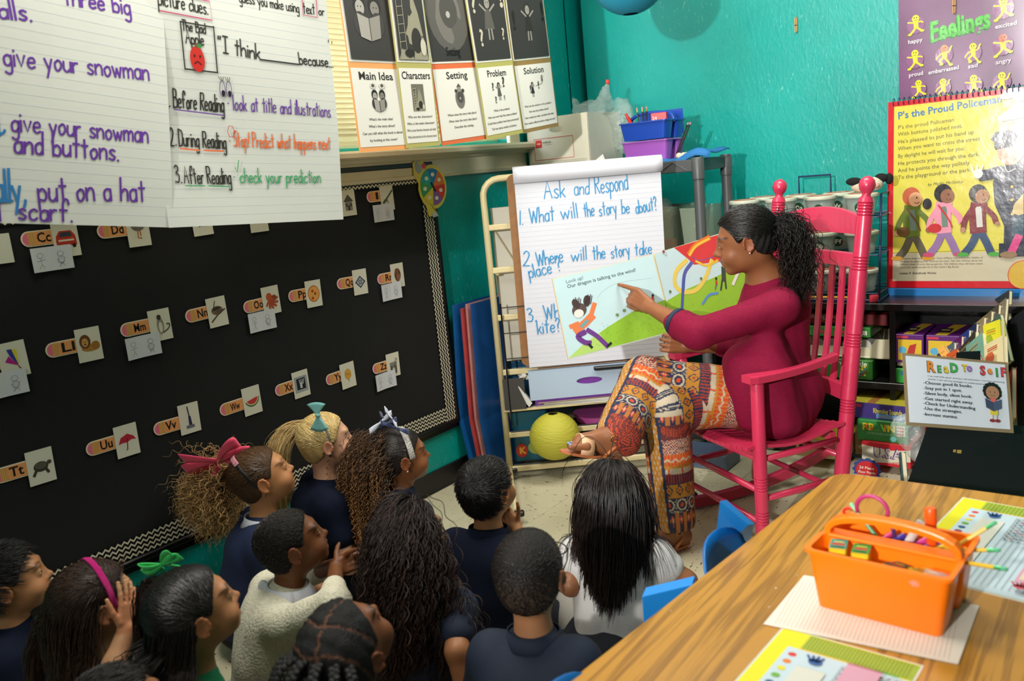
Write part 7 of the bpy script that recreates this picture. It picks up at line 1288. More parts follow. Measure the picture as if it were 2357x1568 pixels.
# ---------------------------------------------------------------- THE READER
def teacher():
    t = thing('person', 'woman in magenta cardigan and patterned trousers reading a picture book aloud in the rocking chair', 'person', (-1.2, 3.08, 0))
    sk = '8C5838'; s = 1.03; F = nrm((-.93, -.36, 0)); R = rotm(face_yaw(F), .20, 0.); c = atd(1714, 556, 3.13)
    NB = atd(1770, 655, 3.20); L_ = np.array([.55, -.83, 0]); Fb = np.array([-.83, -.55, 0]); pel = np.array([-1.17, 3.10, .515])
    shN = NB+L_*.155+(0, 0, -.060); shF = NB-L_*.155+(0, 0, -.050); elN = atd(1606, 768, 3.04); wrN = atd(1494, 706, 3.21); tip = atd(1424, 655, 3.31)
    elF = atd(1690, 795, 3.38); wrF = atd(1578, 796, 3.36)
    P = xf(head_prims(False, smile=.0045, nose=1.15), R, c, s)
    P += [cone(c+R @ np.array([0, -.028, -.055])*s, NB+(0, 0, .01), .050, .056, .03), cone(NB, pel+(0, 0, .15), .085, .11, .05), cone(shN, shF, .045, .045, .05), ell(pel, (.15, .13, .11), k=.05)]
    P += chain([shN, elN], [.045, .038], .02)+chain([elN, elN*.6+wrN*.4, wrN], [.038, .036, .024], .02)+chain([shF, elF, wrF], [.045, .038, .024], .02)
    D = nrm(tip-wrN); T = nrm(np.array([0, 0, -1.])*.8+F*.4); Nn = nrm(np.cross(D, T)); Nn = Nn if Nn @ np.array([.6, -.8, 0]) < 0 else -Nn
    P += hand_prims(wrN, D, -T if 0 else np.array([0, 0, 1.])*1., -np.array([0, 0, 1.])*0+Nn, .165, (.06, .95, 1.05, 1.1), thumb=(.2, .5), spread=.04)[:0]
    # pointing hand: index on the upper side, thumb below, the others folded into the palm
    UPv = nrm(np.cross(Nn, D)); UPv = UPv if UPv[2] > 0 else -UPv; Lh = .158; H = []; pc = wrN
    for q in (-.15, -.05, .05, .15): H.append(cone(pc+UPv*q*Lh*.7, pc+D*Lh*.48+UPv*q*Lh*1.1, Lh*.085, Lh*.065, Lh*.05))
    kn = pc+D*Lh*.48+UPv*.17*Lh; H += chain([kn, kn+(tip-kn)*.45, kn+(tip-kn)*.75, tip], [.0098, .0088, .0080, .0066], .003)
    for i in range(3):
        b0 = pc+D*Lh*.49+UPv*(.05-.12*i)*Lh; H += chain([b0, b0+D*.030+Nn*.016, b0+D*.020+Nn*.042, b0-D*.006+Nn*.044], [.0100, .0094, .0088, .0078], .003)
    th0 = pc+D*Lh*.12-UPv*.10*Lh+Nn*.012; H += chain([th0, th0+D*.040-UPv*.026+Nn*.010, th0+D*.068-UPv*.032+Nn*.012, th0+D*.092-UPv*.026+Nn*.014], [.016, .0115, .0105, .0085], .006); P += H
    Df = nrm(atd(1500, 786, 3.32)-wrF); P += hand_prims(wrF, Df, np.array([0, 0, 1.])+F*.1, np.array([-.3, .4, .9]), .150, (.95, .9, .9, .85), thumb=(.5, .5), spread=.08)
    # legs
    K1 = atd(1486, 882, 3.24); A1 = atd(1410, 1002, 2.98); K2 = atd(1528, 945, 3.16); A2 = onz(1556, 1212, .095)
    hN = pel+L_*.08+Fb*.05; hF = pel-L_*.08+Fb*.05
    P += chain([hF, K2, A2], [.085, .060, .036], .03)+chain([hN, K1, A1], [.085, .060, .036], .03)
    FD = nrm(atd(1300, 988, 2.93)-A1); fu = nrm(np.array([0, 0, 1.])-FD*FD[2])
    def foot(A, D, U, roll=0):
        S_ = nrm(np.cross(D, U)); h = A-U*.045; Q = [cone(A, h+U*.01-D*.012, .034, .032, .02), cone(h-D*.03, h+D*.10+U*.004, .030, .026, .03), cone(A+D*.02, h+D*.12+U*.006, .028, .020, .03)]
        for i in range(5): q = (-.5+i/4.)*.066; l = .165-.012*abs(i-1)*(1 if i else .5)-.006*i; Q.append(cone(h+D*.10+S_*q, h+D*l+S_*q*1.12-U*.006, .016 if i else .017, .0085 if i else .011, .010))
        return Q, h, S_
    Q1, h1, s1 = foot(A1, FD, fu); FD2 = nrm(np.array([-.55, -.84, 0.])); Q2, h2, s2 = foot(A2, FD2, np.array([0, 0, 1.])); P += Q1+Q2
    V, Q = polygonize(P, .0048, zfine=(c[2]-.14, c[2]+.13, .0035))
    def post(V): C = skin_colors(V, R, c, s, sk, '1A100C', '9A4A4A'); return C
    body = meshobj('body', V, Q, skinmat(sk), t, smooth=True, cols=post(V)); eyes(t, R, c, s, (0, .8, -.6))
    for sx in (-1,): MB().ball(c+R @ np.array([sx*.083, -.010, -.035])*s, .0035, 10, 6).build('earring', mat('pearl', 'E8E4DC', rough=.15), t, smooth=True)
    MB().ball(c+R @ np.array([.083, -.010, -.035])*s, .0035, 10, 6).build('earring', mat('pearl', 'E8E4DC', rough=.15), t, smooth=True)
    NAIL = mat('nail_blue', '7A9AD8', rough=.2)
    for (hh, DD, SS, UU) in ((h1, FD, s1, fu), (h2, FD2, s2, np.array([0, 0, 1.]))):
        for i in range(5):
            q = (-.5+i/4.)*.066; l = .165-.012*abs(i-1)*(1 if i else .5)-.006*i; MB().ball(hh+DD*(l+.003)+SS*q*1.12+UU*.003, (.0065, .006, .003), 8, 6, R=np.stack([DD, SS, UU], 1)).build('toenail', NAIL, t, smooth=True)
    TAN = mat('tan_leather', 'B4683A', rough=.45); BEI = mat('beige_leather', 'D9A883', rough=.45); GLD = mat('gold_metal', 'C8A04A', rough=.25, metal=1.)
    for (A, hh, DD, SS, UU) in ((A1, h1, FD, s1, fu), (A2, h2, FD2, s2, np.array([0, 0, 1.]))):
        sh_ = thing('sandal', None, None, hh); COL.objects.unlink(sh_); COL.objects.link(sh_); sh_.parent = t; sh_.matrix_parent_inverse = Matrix.Translation(-t.location)
        out = [hh+DD*(.062+.118*math.cos(a))+SS*(.036+.006*math.cos(a))*math.sin(a) for a in np.linspace(0, 2*PI, 29)[:-1]]
        MB().prism([p-UU*.028 for p in out], -UU*.010).build('sole', TAN, sh_, bevel=.002)
        MB().grid([[hh+DD*(.098+w)+SS*math.cos(a)*.047+UU*(math.sin(a)*.056-.020) for w in (-.024, 0, .024)] for a in np.linspace(-.1, PI+.1, 13)]).build('toe_strap', BEI, sh_, smooth=True, solid=.002)
        MB().grid([[A+DD*(math.cos(a)*.040+.002)+SS*math.sin(a)*.040+UU*(w+.004+.012*math.cos(a)) for w in (-.007, .007)] for a in np.linspace(0, 2*PI, 25)]).build('ankle_strap', TAN, sh_, smooth=True, solid=.0025)
        for sg in (-1, 1): MB().tube([hh+DD*.03+SS*sg*.036-UU*.026, hh+DD*.0+SS*sg*.040+UU*.01, hh-DD*.035+SS*sg*.012+UU*.03], .006, 6).build('side_strap', TAN, sh_, smooth=True)
        MB().tube([A+SS*.044*g_+DD*.012+DD*.011*math.cos(a)+UU*.012*math.sin(a)-UU*.004 for a in np.linspace(0, 2*PI, 11)[:-1] for g_ in (1 if SS @ np.array([.6, -.8, 0]) > 0 else -1,)], .0016, 6, closed=True).build('buckle', GLD, sh_, smooth=True)
    # trousers
    hem1 = A1+(K1-A1)*.10; hem2 = A2+(K2-A2)*.07
    LP = [(hF, K2, .120, .092), (K2, hem2, .092, .076), (hN, K1, .125, .094), (K1, hem1+(0, 0, -.015), .098, .074)]
    TP = [ell(pel, (.185, .165, .125), k=.06)]+[cone(a, b, ra, rb, .028) for a, b, ra, rb in LP]
    TP += [cone(hem1+(K1-A1)*.2, hem1+np.array([.04, 0, -.045]), .06, .045, .03)]
    pal = {k: np.array(srgb(v)) for k, v in dict(o='CE4416', y='BC7C1E', n='1C2344', c='C4B49A', r='A0321C', d='5E1E1E', m='B06A2A').items()}
    def pat(V):
        ds = []; ts = []; off = 0.
        for (a, b, ra, rb) in LP:
            d = b-a; L = np.linalg.norm(d); tt = np.clip(((V-a) @ d)/L**2, 0, 1); ds.append(np.linalg.norm(V-a-tt[:, None]*d, axis=1)-(ra+(rb-ra)*tt)); ts.append(tt*L)
        k = np.argmin(np.array(ds), 0); C = np.zeros((len(V), 3)); C[:] = pal['r']; U_ = np.zeros(len(V)); A_ = np.zeros(len(V))
        for i, (a, b, ra, rb) in enumerate(LP):
            m = k == i; d = nrm(b-a); u, w, _ = basis(d, Fb); q = V[m]-a; A_[m] = np.arctan2(q @ w, q @ u)*(.085); U_[m] = ts[i][m]+(0, .5, .13, .62)[i]
        tile = .054; b_ = np.floor(U_/tile).astype(int); f = (U_/tile-b_); x = A_; kind = (b_*5+3) % 7
        zz = lambda p, am: np.abs(((x/p) % 1)-.5)*2*am
        def setm(m, col): C[m] = pal[col]
        K_ = lambda i: kind == i
        m = K_(0); setm(m, 'o'); setm(m & ((np.sin(x*520) > .55)), 'y'); setm(m & (f > .82), 'y'); setm(m & (np.abs(f-.35-zz(.03, .2)) < .06), 'c')
        m = K_(1); setm(m, 'n'); rr = np.hypot(((x/.052) % 1-.5)*.052, (f-.5)*tile); setm(m & (np.abs(rr-.019) < .003), 'c'); setm(m & (rr < .008), 'o'); setm(m & (rr > .026) & (np.sin(x*900)*np.sin(U_*900) > .2), 'c')
        m = K_(2); setm(m, 'r'); setm(m & (((f+zz(.05, .55))*5 % 1) < .38), 'c'); setm(m & (((f+zz(.05, .55))*5 % 1) > .82), 'n')
        m = K_(3); setm(m, 'y'); dd = np.abs((x/.04) % 1-.5)+np.abs(f-.5); setm(m & (np.abs(dd-.35) < .06), 'n'); setm(m & (dd < .14), 'r'); setm(m & (f < .1), 'n')
        m = K_(4); setm(m, 'd'); setm(m & (np.sin(x*700)*np.sin(U_*700) > .45), 'o')
        m = K_(5); setm(m, 'c'); setm(m & (f > .35), 'r'); setm(m & (f > .35) & (np.sin(x*620) > .0), 'n'); setm(m & (f < .35) & (np.sin(x*120) > .93), 'o')
        m = K_(6); setm(m, 'm'); hx = ((x/.034) % 1-.5); setm(m & (np.abs(hx) < .26), 'n'); setm(m & (np.abs(hx)*1.6+np.abs(f-.5) < .36), 'o'); setm(m & (np.abs(hx)*3+np.abs(f-.5) < .20), 'c')
        st = (np.abs(A_-.06) < .022) & ((k == 1) | (k == 3)); C[st] = pal['y']; st2 = st & (np.sin(U_*160)*np.sin(A_*400) > .4); C[st2] = pal['c']*.9; C[(np.abs(np.abs(A_-.06)-.027) < .006) & ((k == 1) | (k == 3))] = pal['n']
        return C*.82
    garment('trousers', TP, .0042, mat('patterned_cloth', (1, 1, 1), rough=.75, attr=True), t, cut=lambda V: ((V-hem2) @ nrm(K2-A2) > -.035) & (((V-hem1) @ nrm(K1-A1) > -.075)), folds=.0022, seed=4, cols=pat, sc=22)
    # cardigan
    MAG = mat('magenta_knit', '7C0330', rough=.8, noise=.25, nscale=90, aniso=(1, 1, 5), bump=.2, bscale=200, spec=.25)
    hp = pel+np.array([.02, .03, -.06]); cuN = elN*.42+wrN*.58; cuN = elN+(wrN-elN)*.40
    CP = [cone(NB+(0, 0, -.03), pel+(0, 0, .22)+Fb*.0, .098, .112, .05), cone(NB-Fb*.035+(0, 0, -.10), pel+(0, 0, .06), .115, .15, .06), cone(shN, shF, .058, .058, .05), ell(pel+(0, 0, .02)-Fb*.03, (.175, .165, .13), k=.05), ell(hp+L_*.08, (.11, .12, .10), k=.05),
          cone(NB+(0, 0, -.012), NB+Fb*.02+(0, 0, -.04), .060, .075, .02), cone(shN+Fb*.05+(0, 0, -.12), pel+Fb*.11+L_*.06+(0, 0, -.02), .055, .065, .05), cone(atd(1712, 850, 3.10), atd(1728, 965, 3.14), .055, .045, .09), cone(atd(1775, 860, 3.09), atd(1800, 965, 3.11), .08, .06, .09), cone(atd(1700, 830, 3.15), atd(1712, 930, 3.15), .040, .030, .08)]
    CP += chain([shN, elN, cuN], [.062, .053, .048], .035)+chain([shF, elF, elF+(wrF-elF)*.25], [.060, .052, .046], .03)
    CP += [cone(cuN+nrm(elN-cuN)*(.02+.03*i)+np.array([0, 0, -.012]), cuN+nrm(elN-cuN)*(.025+.03*i)+np.array([0, 0, .01]), .051, .049, .006) for i in range(3)]
    garment('cardigan', CP, .0062, MAG, t, folds=.0040, seed=9, sc=30)
    MB().tube([cuN+nrm(wrN-elN)*.006+(basis(wrN-elN)[0]*math.cos(a)+basis(wrN-elN)[1]*math.sin(a))*.043 for a in np.linspace(0, 2*PI, 25)[:-1]], .011, 8, closed=True).build('cuff', mat('navy_trim', '14233E', rough=.7), t, smooth=True)
    # hair
    cap, cq = capmesh(R, c, s, .014, .0045, line=(ZL[0], ZL[1]+np.where(ZL[0] > .03, .006, 0)), noise=lambda q, g: .0018*np.sin(q[:, 1]*160+q[:, 2]*90+6*np.sin(q[:, 0]*40)))
    meshobj('hair_cap', cap, cq, CAPM, t, smooth=True, cols=np.tile(srgb('12100F'), (len(cap), 1)))
    q = headlocal(cap, R, c, s); tie = c+R @ np.array([0, -.122, .018])*s; colr = [(p[0], p[1], p[2]+.0148, p[3], p[4], p[5]) for p in xf(SKULL, R, c, s)]
    n = 1500; r0 = roots(cap, q, n); tt = np.linspace(0, 1, 9)[None, :, None]; P1 = r0[:, None, :]*(1-tt)+(tie+rng.normal(size=(n, 1, 3))*.010)*tt; P1 = collide(keepup(collide(P1, colr, .0015), R, c, s), colr, .0015); P1 = curl(P1, .0022, 3)
    tubes(P1, .0011, hcols(n, 9, '171311', '0C0A09', .35, .8), 'hair_strands', HAIRM, t, False)
    n = 1500; th = rng.uniform(0, 1, n)**.7; dirs = R @ np.array([0, -1, .15]); d0 = dirs+rng.normal(size=(n, 3))*.50; d0[:, 2] += .0; torso = [cone(NB, pel, .12, .14), cone(shN, shF, .07, .07)]+colr
    P2 = flow(tie+rng.normal(size=(n, 3))*.018, d0, 26, rng.uniform(.0055, .0125, n), .26, torso, .004, .10); P2 = resample(P2, 34); clump = rng.integers(0, 120, n); ph = rng.uniform(0, 6.28, 120)[clump][:, None]
    P2 = curl(P2, rng.uniform(.004, .009, n), 5.5, ph+rng.uniform(-.3, .3, (n, 1))); tubes(P2, .00115, hcols(n, 34, '12100F', '1E1613', .35, .5), 'curly_ponytail', CURLM, t)
    MB().ball(tie, .030, 14, 10).build('ponytail_core', mat('hair_core', '0B0908', rough=.6), t, smooth=True)
    n = 110; r1 = roots(cap, q, n, lambda q: (q[:, 1] > .02) & (q[:, 2] < .08)); P3 = flow(r1, R @ np.array([0, -.6, .5])+rng.normal(size=(n, 3))*.4, 5, .003, .05, [], .0); tubes(P3, .0005, hcols(n, 6, '1A1412'), 'baby_hair', CURLM, t)
    return dict(tip=tip, wrF=wrF, D=D)
TCH = teacher()
# ---------------------------------------------------------------- THE PICTURE BOOK
def bookpages():
    t = thing('picture_book', 'open picture book about a dragon kite held up by the woman', 'book', atd(1530, 700, 3.4)); CV = mat('book_pages', 'CFC4A2', rough=.7)
    def fr3(a, b, d): A, B, D_ = atd(*a), atd(*b), atd(*d); return Frame(A, B-A, D_-A)
    L = fr3((1308, 828, 3.30), (1555, 762, 3.42), (1272, 642, 3.30)); d = (TCH['tip']-L.O) @ L.N; L.O = L.O+L.N*(d-.007)
    q = L.uv; bl, br, tr, tl = q(1308, 828), q(1548, 765), q(1503, 585), q(1271, 642); S0, S1 = L.p(*br), L.p(*tr)
    Rr = Frame(S0, atd(1790, 705, 3.62)-S0, S1-S0); r = Rr.uv; rb = [r(1548, 765), r(1800, 705), r(1745, 510), r(1503, 585)]
    rb[0] = np.array([0, 0]); rb[3] = np.array([(S1-Rr.O) @ Rr.U, (S1-Rr.O) @ Rr.V])
    for f, P, nm in ((L, [bl, br, tr, tl], 'left_page'), (Rr, rb, 'right_page')):
        quadsheet(Frame(f.O-f.N*.0040, f.U, f.V), P, .0022).build('hard_cover', mat('cover_orange', 'C88A4A', rough=.4), t); quadsheet(Frame(f.O-f.N*.0002, f.U, f.V), [np.array(p) for p in P], .0036).build(nm, CV, t)
    a = Art(L, .0004); G = lambda x, y: q(x, y); X = lambda pts: [G(*p) for p in pts]
    ins = lambda P, k=.985: [np.mean(P, 0)+(p-np.mean(P, 0))*k for p in P]
    a.poly(ins([bl, br, tr, tl]), 'B9D2D6'); a.poly(X([(1308, 825), (1340, 795), (1400, 752), (1460, 715), (1532, 690), (1546, 763), (1420, 796)]), '8DB83A'); a.poly(X([(1308, 825), (1340, 795), (1380, 766), (1400, 800)]), 'A9C86A')
    a.ptext('Look up!', (1303, 653), (1342, 643), .0135, '5A6A74'); a.ptext('Our dragon is talking to the wind!', (1306, 664), (1463, 625), .0135, '4A5860', bold=.01)
    a.line(X([(1373, 688), (1390, 668), (1425, 651), (1500, 640)]), .0008, '9AB4C0', True)
    a.line(X([(1325, 760), (1345, 745), (1362, 728)]), .030, 'D8774A', True); a.line(X([(1357, 735), (1368, 700)]), .018, 'D8774A'); a.line(X([(1330, 745), (1313, 752)]), .016, 'D8774A'); a.line(X([(1338, 752), (1352, 738)]), .012, '6A9AA0')
    a.line(X([(1352, 760), (1375, 775), (1398, 797)]), .018, '6A3A80', True); a.line(X([(1345, 765), (1330, 775), (1345, 788), (1358, 790)]), .020, '6A3A80', True); a.line(X([(1355, 793), (1362, 800)]), .010, '2A2A2A'); a.line(X([(1398, 797), (1406, 790)]), .010, '2A2A2A')
    a.ell(*G(1333, 714), .030, .026, '5A4A48', rot=.2); a.ell(*G(1332, 722), .020, .016, 'D8D4CC'); a.ell(*G(1325, 700), .014, .020, '4A3A3A', rot=.4); a.ell(*G(1350, 693), .014, .022, '4A3A3A', rot=-.3)
    for k in range(5): a.line(X([(1322+k*3, 705), (1320+k*4, 688-k % 2*3)]), .003, '4A3A3A', up=False); a.line(X([(1347+k*3, 700), (1350+k*3, 681-k % 2*3)]), .003, '4A3A3A', up=False)
    a.ell(*G(1502, 687), .005, .012, 'B0402A'); a.ell(*G(1502, 680), .005, .005, '2A2020')
    for x, y in ((1420, 725), (1436, 715), (1445, 705)): a.ell(*G(x, y), .007, .006, '6A8A5A')
    for k in range(60): u = random.uniform(1350, 1530); v = random.uniform(735, 790)+(1440-u)*.18; a.ell(*G(u, v), .0016, .0010, '5A8A2A', 6)
    a.build('printed_picture', t, GLOSS)
    a = Art(Rr, .0044); G = lambda x, y: r(x, y); RB = [np.array(p) for p in rb]; a.poly(ins(RB, .99), 'BCD4D8')
    a.poly(X([(1530, 695), (1575, 668), (1640, 640), (1725, 600), (1770, 585), (1795, 700), (1550, 762)]), '8DB83A'); a.poly(X([(1540, 725), (1600, 715), (1700, 730), (1795, 700), (1550, 762)]), '7AA42E')
    a.poly(X([(1550, 571), (1662, 538), (1740, 512), (1750, 560), (1680, 600), (1596, 610), (1580, 595)]), 'C83A3A'); a.line(X([(1585, 585), (1600, 565), (1630, 548)]), .022, 'D8742E', True); a.line(X([(1585, 588), (1600, 567), (1630, 550)]), .010, 'E0B84A', True); a.line(X([(1590, 592), (1610, 600), (1640, 592)]), .003, '5A5AA0', True)
    a.line(X([(1578, 600), (1555, 625), (1552, 655), (1570, 672), (1600, 668), (1622, 640), (1636, 600)]), .018, 'D9C25A', True); a.line(X([(1600, 602), (1625, 612), (1650, 600)]), .010, 'D9B23A', True); a.line(X([(1590, 605), (1574, 630), (1570, 670)]), .015, '4A5AA0', True); a.line(X([(1570, 670), (1567, 725)]), .013, '4A5AA0'); a.line(X([(1615, 700), (1630, 680), (1650, 675)]), .010, '5A8AC0', True)
    a.line(X([(1663, 618), (1664, 645)]), .022, '3E4A40'); a.line(X([(1660, 645), (1657, 668)]), .008, '3A4448'); a.line(X([(1667, 645), (1669, 664)]), .008, '3A4448'); a.ell(*G(1664, 612), .007, .009, 'D8D0C0'); a.line(X([(1700, 620), (1685, 655)]), .014, 'D8D4CC')
    a.ell(*G(1646, 642), .005, .006, '2A2020'); a.line(X([(1646, 648), (1647, 656)]), .008, 'B83A2A'); a.line(X([(1646, 656), (1644, 666)]), .005, '3A6AA0'); a.ell(*G(1525, 580), .006, .006, '8A4A4A'); a.line(X([(1525, 586), (1532, 590), (1530, 582)]), .001, '6A4A4A', True)
    for x, y in ((1540, 672), (1611, 642)): a.ell(*G(x, y), .006, .006, '5A7A4A')
    for k in range(50): u = random.uniform(1560, 1780); v = random.uniform(680, 720)-(u-1600)*.15; a.ell(*G(u, v), .0016, .0010, '5A8A2A', 6)
    a.build('printed_picture', t, GLOSS)
bookpages()
# ---------------------------------------------------------------- THE CHILDREN
NAVY = mat('navy_knit', '0A1226', rough=.9, noise=.08, nscale=40, bump=.12, bscale=260, spec=.2); NAVD = mat('navy_dark', '070B16', rough=.9, bump=.12, bscale=200); KHA = mat('khaki', 'A8966A', rough=.85, bump=.1, bscale=150); GRYL = mat('grey_leggings', '8E8B84', rough=.85, bump=.15, bscale=300)
def sleek(K, tie, n, col, r=.0009, hl=.8, var=.3, wig=.0008, name='hair_strands', cond=None):
    t, R, c, s, cap = (K[q] for q in ('t', 'R', 'c', 's', 'cap')); colr = xf(SKULL, R, c, s); mg = K['ct']*s+.0004; r0 = roots(cap, headlocal(cap, R, c, s), n, cond); tt = np.linspace(0, 1, 9)[None, :, None]
    P = r0[:, None, :]*(1-tt)+(tie+rng.normal(size=(n, 1, 3))*.008)*tt; P = curl(collide(keepup(collide(P, colr, mg), R, c, s), colr, mg), wig, 2); tubes(P, r, hcols(n, 9, col, None, var, hl), name, HAIRM, t, False)
def tail(t, c0, d, n, L, steps, col, tip=None, grav=.2, spread=.25, amp=0., turns=0, cols=(), r=.0010, rad=.010, m=24, clumps=0, name='ponytail', mt=None, hl=.5, var=.3, jit=.02, upw=0.):
    d0 = nrm(d)+rng.normal(size=(n, 3))*spread; d0[:, 2] += upw; P = flow(c0+rng.normal(size=(n, 3))*rad, d0, steps, rng.uniform(.75, 1.1, n)*L/steps, grav, cols, .004, jit); P = resample(P, m)
    if amp:
        ph = None
        if clumps: k = rng.integers(0, clumps, n); ph = rng.uniform(0, 6.28, clumps)[k][:, None]+rng.uniform(-.35, .35, (n, 1))
        P = curl(P, amp*rng.uniform(.7, 1.3, n), turns, ph)
    tubes(P, r, hcols(n, m, col, tip, var, hl), name, mt or HAIRM, t)
def loose(K, n, L, steps, col, tip=None, grav=.22, amp=0., turns=0, cols=(), r=.0011, m=26, clumps=0, cond=None, back=.5, lift=.25, name='long_hair', mt=None, hl=.5, jit=.02, var=.3, mg=.0012):
    t, R, c, s, cap = (K[q] for q in ('t', 'R', 'c', 's', 'cap')); q = headlocal(cap, R, c, s); r0 = roots(cap, q, n, cond); o = outdir(r0, c); d0 = R @ np.array([0, -back, 0])+np.array([0, 0, -.7])+rng.normal(size=(n, 3))*.06; d0 = d0-o*(d0*o).sum(1)[:, None]*.97+o*lift
    P = flow(r0, d0, steps, rng.uniform(.8, 1.08, n)*L/steps, grav, [(p[0], p[1], p[2]+K['ct']*s, p[3], p[4], p[5]) for p in xf(SKULL, R, c, s)]+list(cols), mg, jit); P = resample(P, m)
    if amp:
        ph = None
        if clumps:
            g = (r0-c) @ np.array([1., 1.7, 2.3])*40; k = (np.floor(g).astype(int)*7+rng.integers(0, max(1, clumps//20), n)) % clumps; ph = rng.uniform(0, 6.28, clumps)[k][:, None]+rng.uniform(-.4, .4, (n, 1))
        P = curl(P, amp*rng.uniform(.7, 1.3, n), turns, ph)
    tubes(P, r, hcols(n, m, col, tip, var, hl), name, mt or HAIRM, t)
def crop(K, n, L, col, whorl=True, hl=.6):
    t, R, c, s, cap = (K[q] for q in ('t', 'R', 'c', 's', 'cap')); q = headlocal(cap, R, c, s); r0 = roots(cap, q, n); o = outdir(r0, c); w = c+R @ np.array([.01, -.085, .075])*s; v = r0-w; tg = v-o*(v*o).sum(1)[:, None]; tg /= np.linalg.norm(tg, axis=1, keepdims=True)+1e-9; sw = np.cross(o, tg)
    d = tg*.9+sw*.45+o*.28+rng.normal(size=(n, 3))*.12; d /= np.linalg.norm(d, axis=1, keepdims=True); k = np.linspace(0, 1, 4)[None, :, None]; P = r0[:, None, :]+d[:, None, :]*k*L*rng.uniform(.6, 1.1, (n, 1, 1))-o[:, None, :]*(k**2)*L*.25
    tubes(P, .00075, hcols(n, 4, col, None, .35, hl), 'short_hair', HAIRM, t)
def kid(label, px, D, fd, pitch=-.15, roll=0., bd=None, skin='B98562', hair='17110F', brow='17110F', cap_t=.008, line=None, lean=.07, hs=.88, shirt=NAVY, pants=NAVD, arms=None, fine=True, sleeve=.5, legs=True, seed=1, collar=None, look=(0, 1, .2), capnoise=None, capcol=None, long_sleeve=False, folds=.0022, iris='2A1A10', up=0., sw=1.):
    c = atd(px[0], px[1], D); R = rotm(face_yaw(nrm((*fd, 0))), pitch, roll); Fb = nrm((*(bd or fd), 0)); Rt = np.array([Fb[1], -Fb[0], 0]); z = c[2]; k = z/.53; base = c-Fb*lean; base[2] = 0
    t = thing('person', label, 'person', base); g = lambda a, b, h: base+Rt*a*k+Fb*b*k+np.array([0, 0, h*k])
    P = xf(head_prims(True, nose=.95), R, c, hs); nb = g(0, lean/k*.72, .395); P += [cone(c+R @ np.array([0, -.026, -.05])*hs, nb, .040, .044, .025)]
    pel, bel, che = g(0, -.02, .095), g(0, -.015, .20), g(0, .015, .30); sh = [g(-.118*sw, .03, .352), g(.118*sw, .03, .352)]
    P += [ell(pel, (.10, .10, .08), k=.03), cone(pel, che, .070*k, .075*k, .05), cone(sh[0], sh[1], .030*k, .030*k, .03), cone(che, nb, .055*k, .040, .02)]
    SP = [ell(pel, np.array([.130, .115, .095])*k, k=.04), cone(bel-Rt*.03*k, bel+Rt*.03*k, .095*k, .095*k, .05), cone(che-Rt*.045*k, che+Rt*.045*k, .090*k, .090*k, .05), cone(sh[0], sh[1], .049*k, .049*k, .04), cone(nb-(0, 0, .03), nb-(0, 0, .008), .062, .054, .02)]
    A = arms or {}; 
    for i, sg in ((0, -1), (1, 1)):
        a = A.get(sg) or dict(e=g(sg*.175, .05, .17), w=g(sg*.055, .20, .10)); e, w = np.array(a['e']), np.array(a['w']); P += chain([sh[i], e, w], [.034, .029, .019], .015)
        d = nrm(a.get('d', w-e)); T = nrm(a.get('T', -Rt*sg+(0, 0, .3))); N_ = a.get('N', -np.array([0, 0, 1.])); P += hand_prims(w, d, T, N_, .118, a.get('c', (.4, .45, .5, .5)), thumb=a.get('th', (.5, .35)), spread=a.get('sp', .12))
        f = 1.0 if long_sleeve else sleeve; m = sh[i]+(e-sh[i])*min(1, f+.0); SP += chain([sh[i], m], [.050*k, .044*k], .03)
        if long_sleeve: SP += chain([e, e+(w-e)*long_sleeve], [.042*k, .036*k], .02)
    cuts = []
    V, Q = polygonize(P, .0046 if fine else .006, zfine=(z-.13*hs, z+.13*hs, .0034 if fine else .005)); meshobj('body', V, Q, skinmat(skin), t, smooth=True, cols=skin_colors(V, R, c, hs, skin, brow))
    eyes(t, R, c, hs, look, iris)
    garment('shirt', SP, .007, shirt, t, folds=folds, seed=seed, sc=28)
    if collar:
        ring = [nb+(0, 0, .004)+(Rt*math.cos(a)*.060+Fb*math.sin(a)*.056)+(0, 0, .008*math.sin(a)*-1) for a in np.linspace(0, 2*PI, 25)[:-1]]
        MB().grid([[p+(0, 0, .014), p+(p-nb)*.10+(0, 0, -.004), p+(p-nb)*.30+(0, 0, -.022)] for p in ring+ring[:1]]).build('collar', collar, t, smooth=True, solid=.003)
    if legs:
        kn = [g(-.215, .17, .085), g(.215, .17, .085)]; an = [g(.07, .25, .045), g(-.07, .22, .05)]
        LP = [ell(pel-(0, 0, .02), np.array([.125, .115, .075])*k, k=.04)]
        for i, sg in ((0, -1), (1, 1)): LP += chain([g(sg*.06, .02, .08), kn[i], an[i]], [.072*k, .055*k, .040*k], .03)
        garment('trousers', LP, .009, pants, t, folds=.003, seed=seed+50, sc=20)
        for i in (0, 1): d = nrm(an[i]-kn[i]); MB().ball(an[i]+d*.07*k, (.075*k, .034*k, .034*k), 14, 8, R=np.stack([d, np.cross((0, 0, 1), d), (0, 0, 1)], 1)).build('shoe', mat('shoe_black', '121214', rough=.5), t, smooth=True)
    cap, cq = capmesh(R, c, hs, cap_t, .005 if fine else .007, line=line or ZL, noise=capnoise, up=up); cc = capcol(cap, headlocal(cap, R, c, hs)) if capcol else np.tile(srgb(hair), (len(cap), 1))*(1+.15*np.sin(cap @ np.array([160, 90, 70.])))[:, None]
    meshobj('hair_cap', cap, cq, CAPM, t, smooth=True, cols=np.clip(cc, 0, 1)); torso = [cone(nb, pel, .095*k, .10*k), cone(sh[0], sh[1], .056*k, .056*k)]
    return dict(ct=cap_t, t=t, R=R, c=c, s=hs, cap=cap, g=g, Fb=Fb, Rt=Rt, nb=nb, torso=torso, k=k, sh=sh)
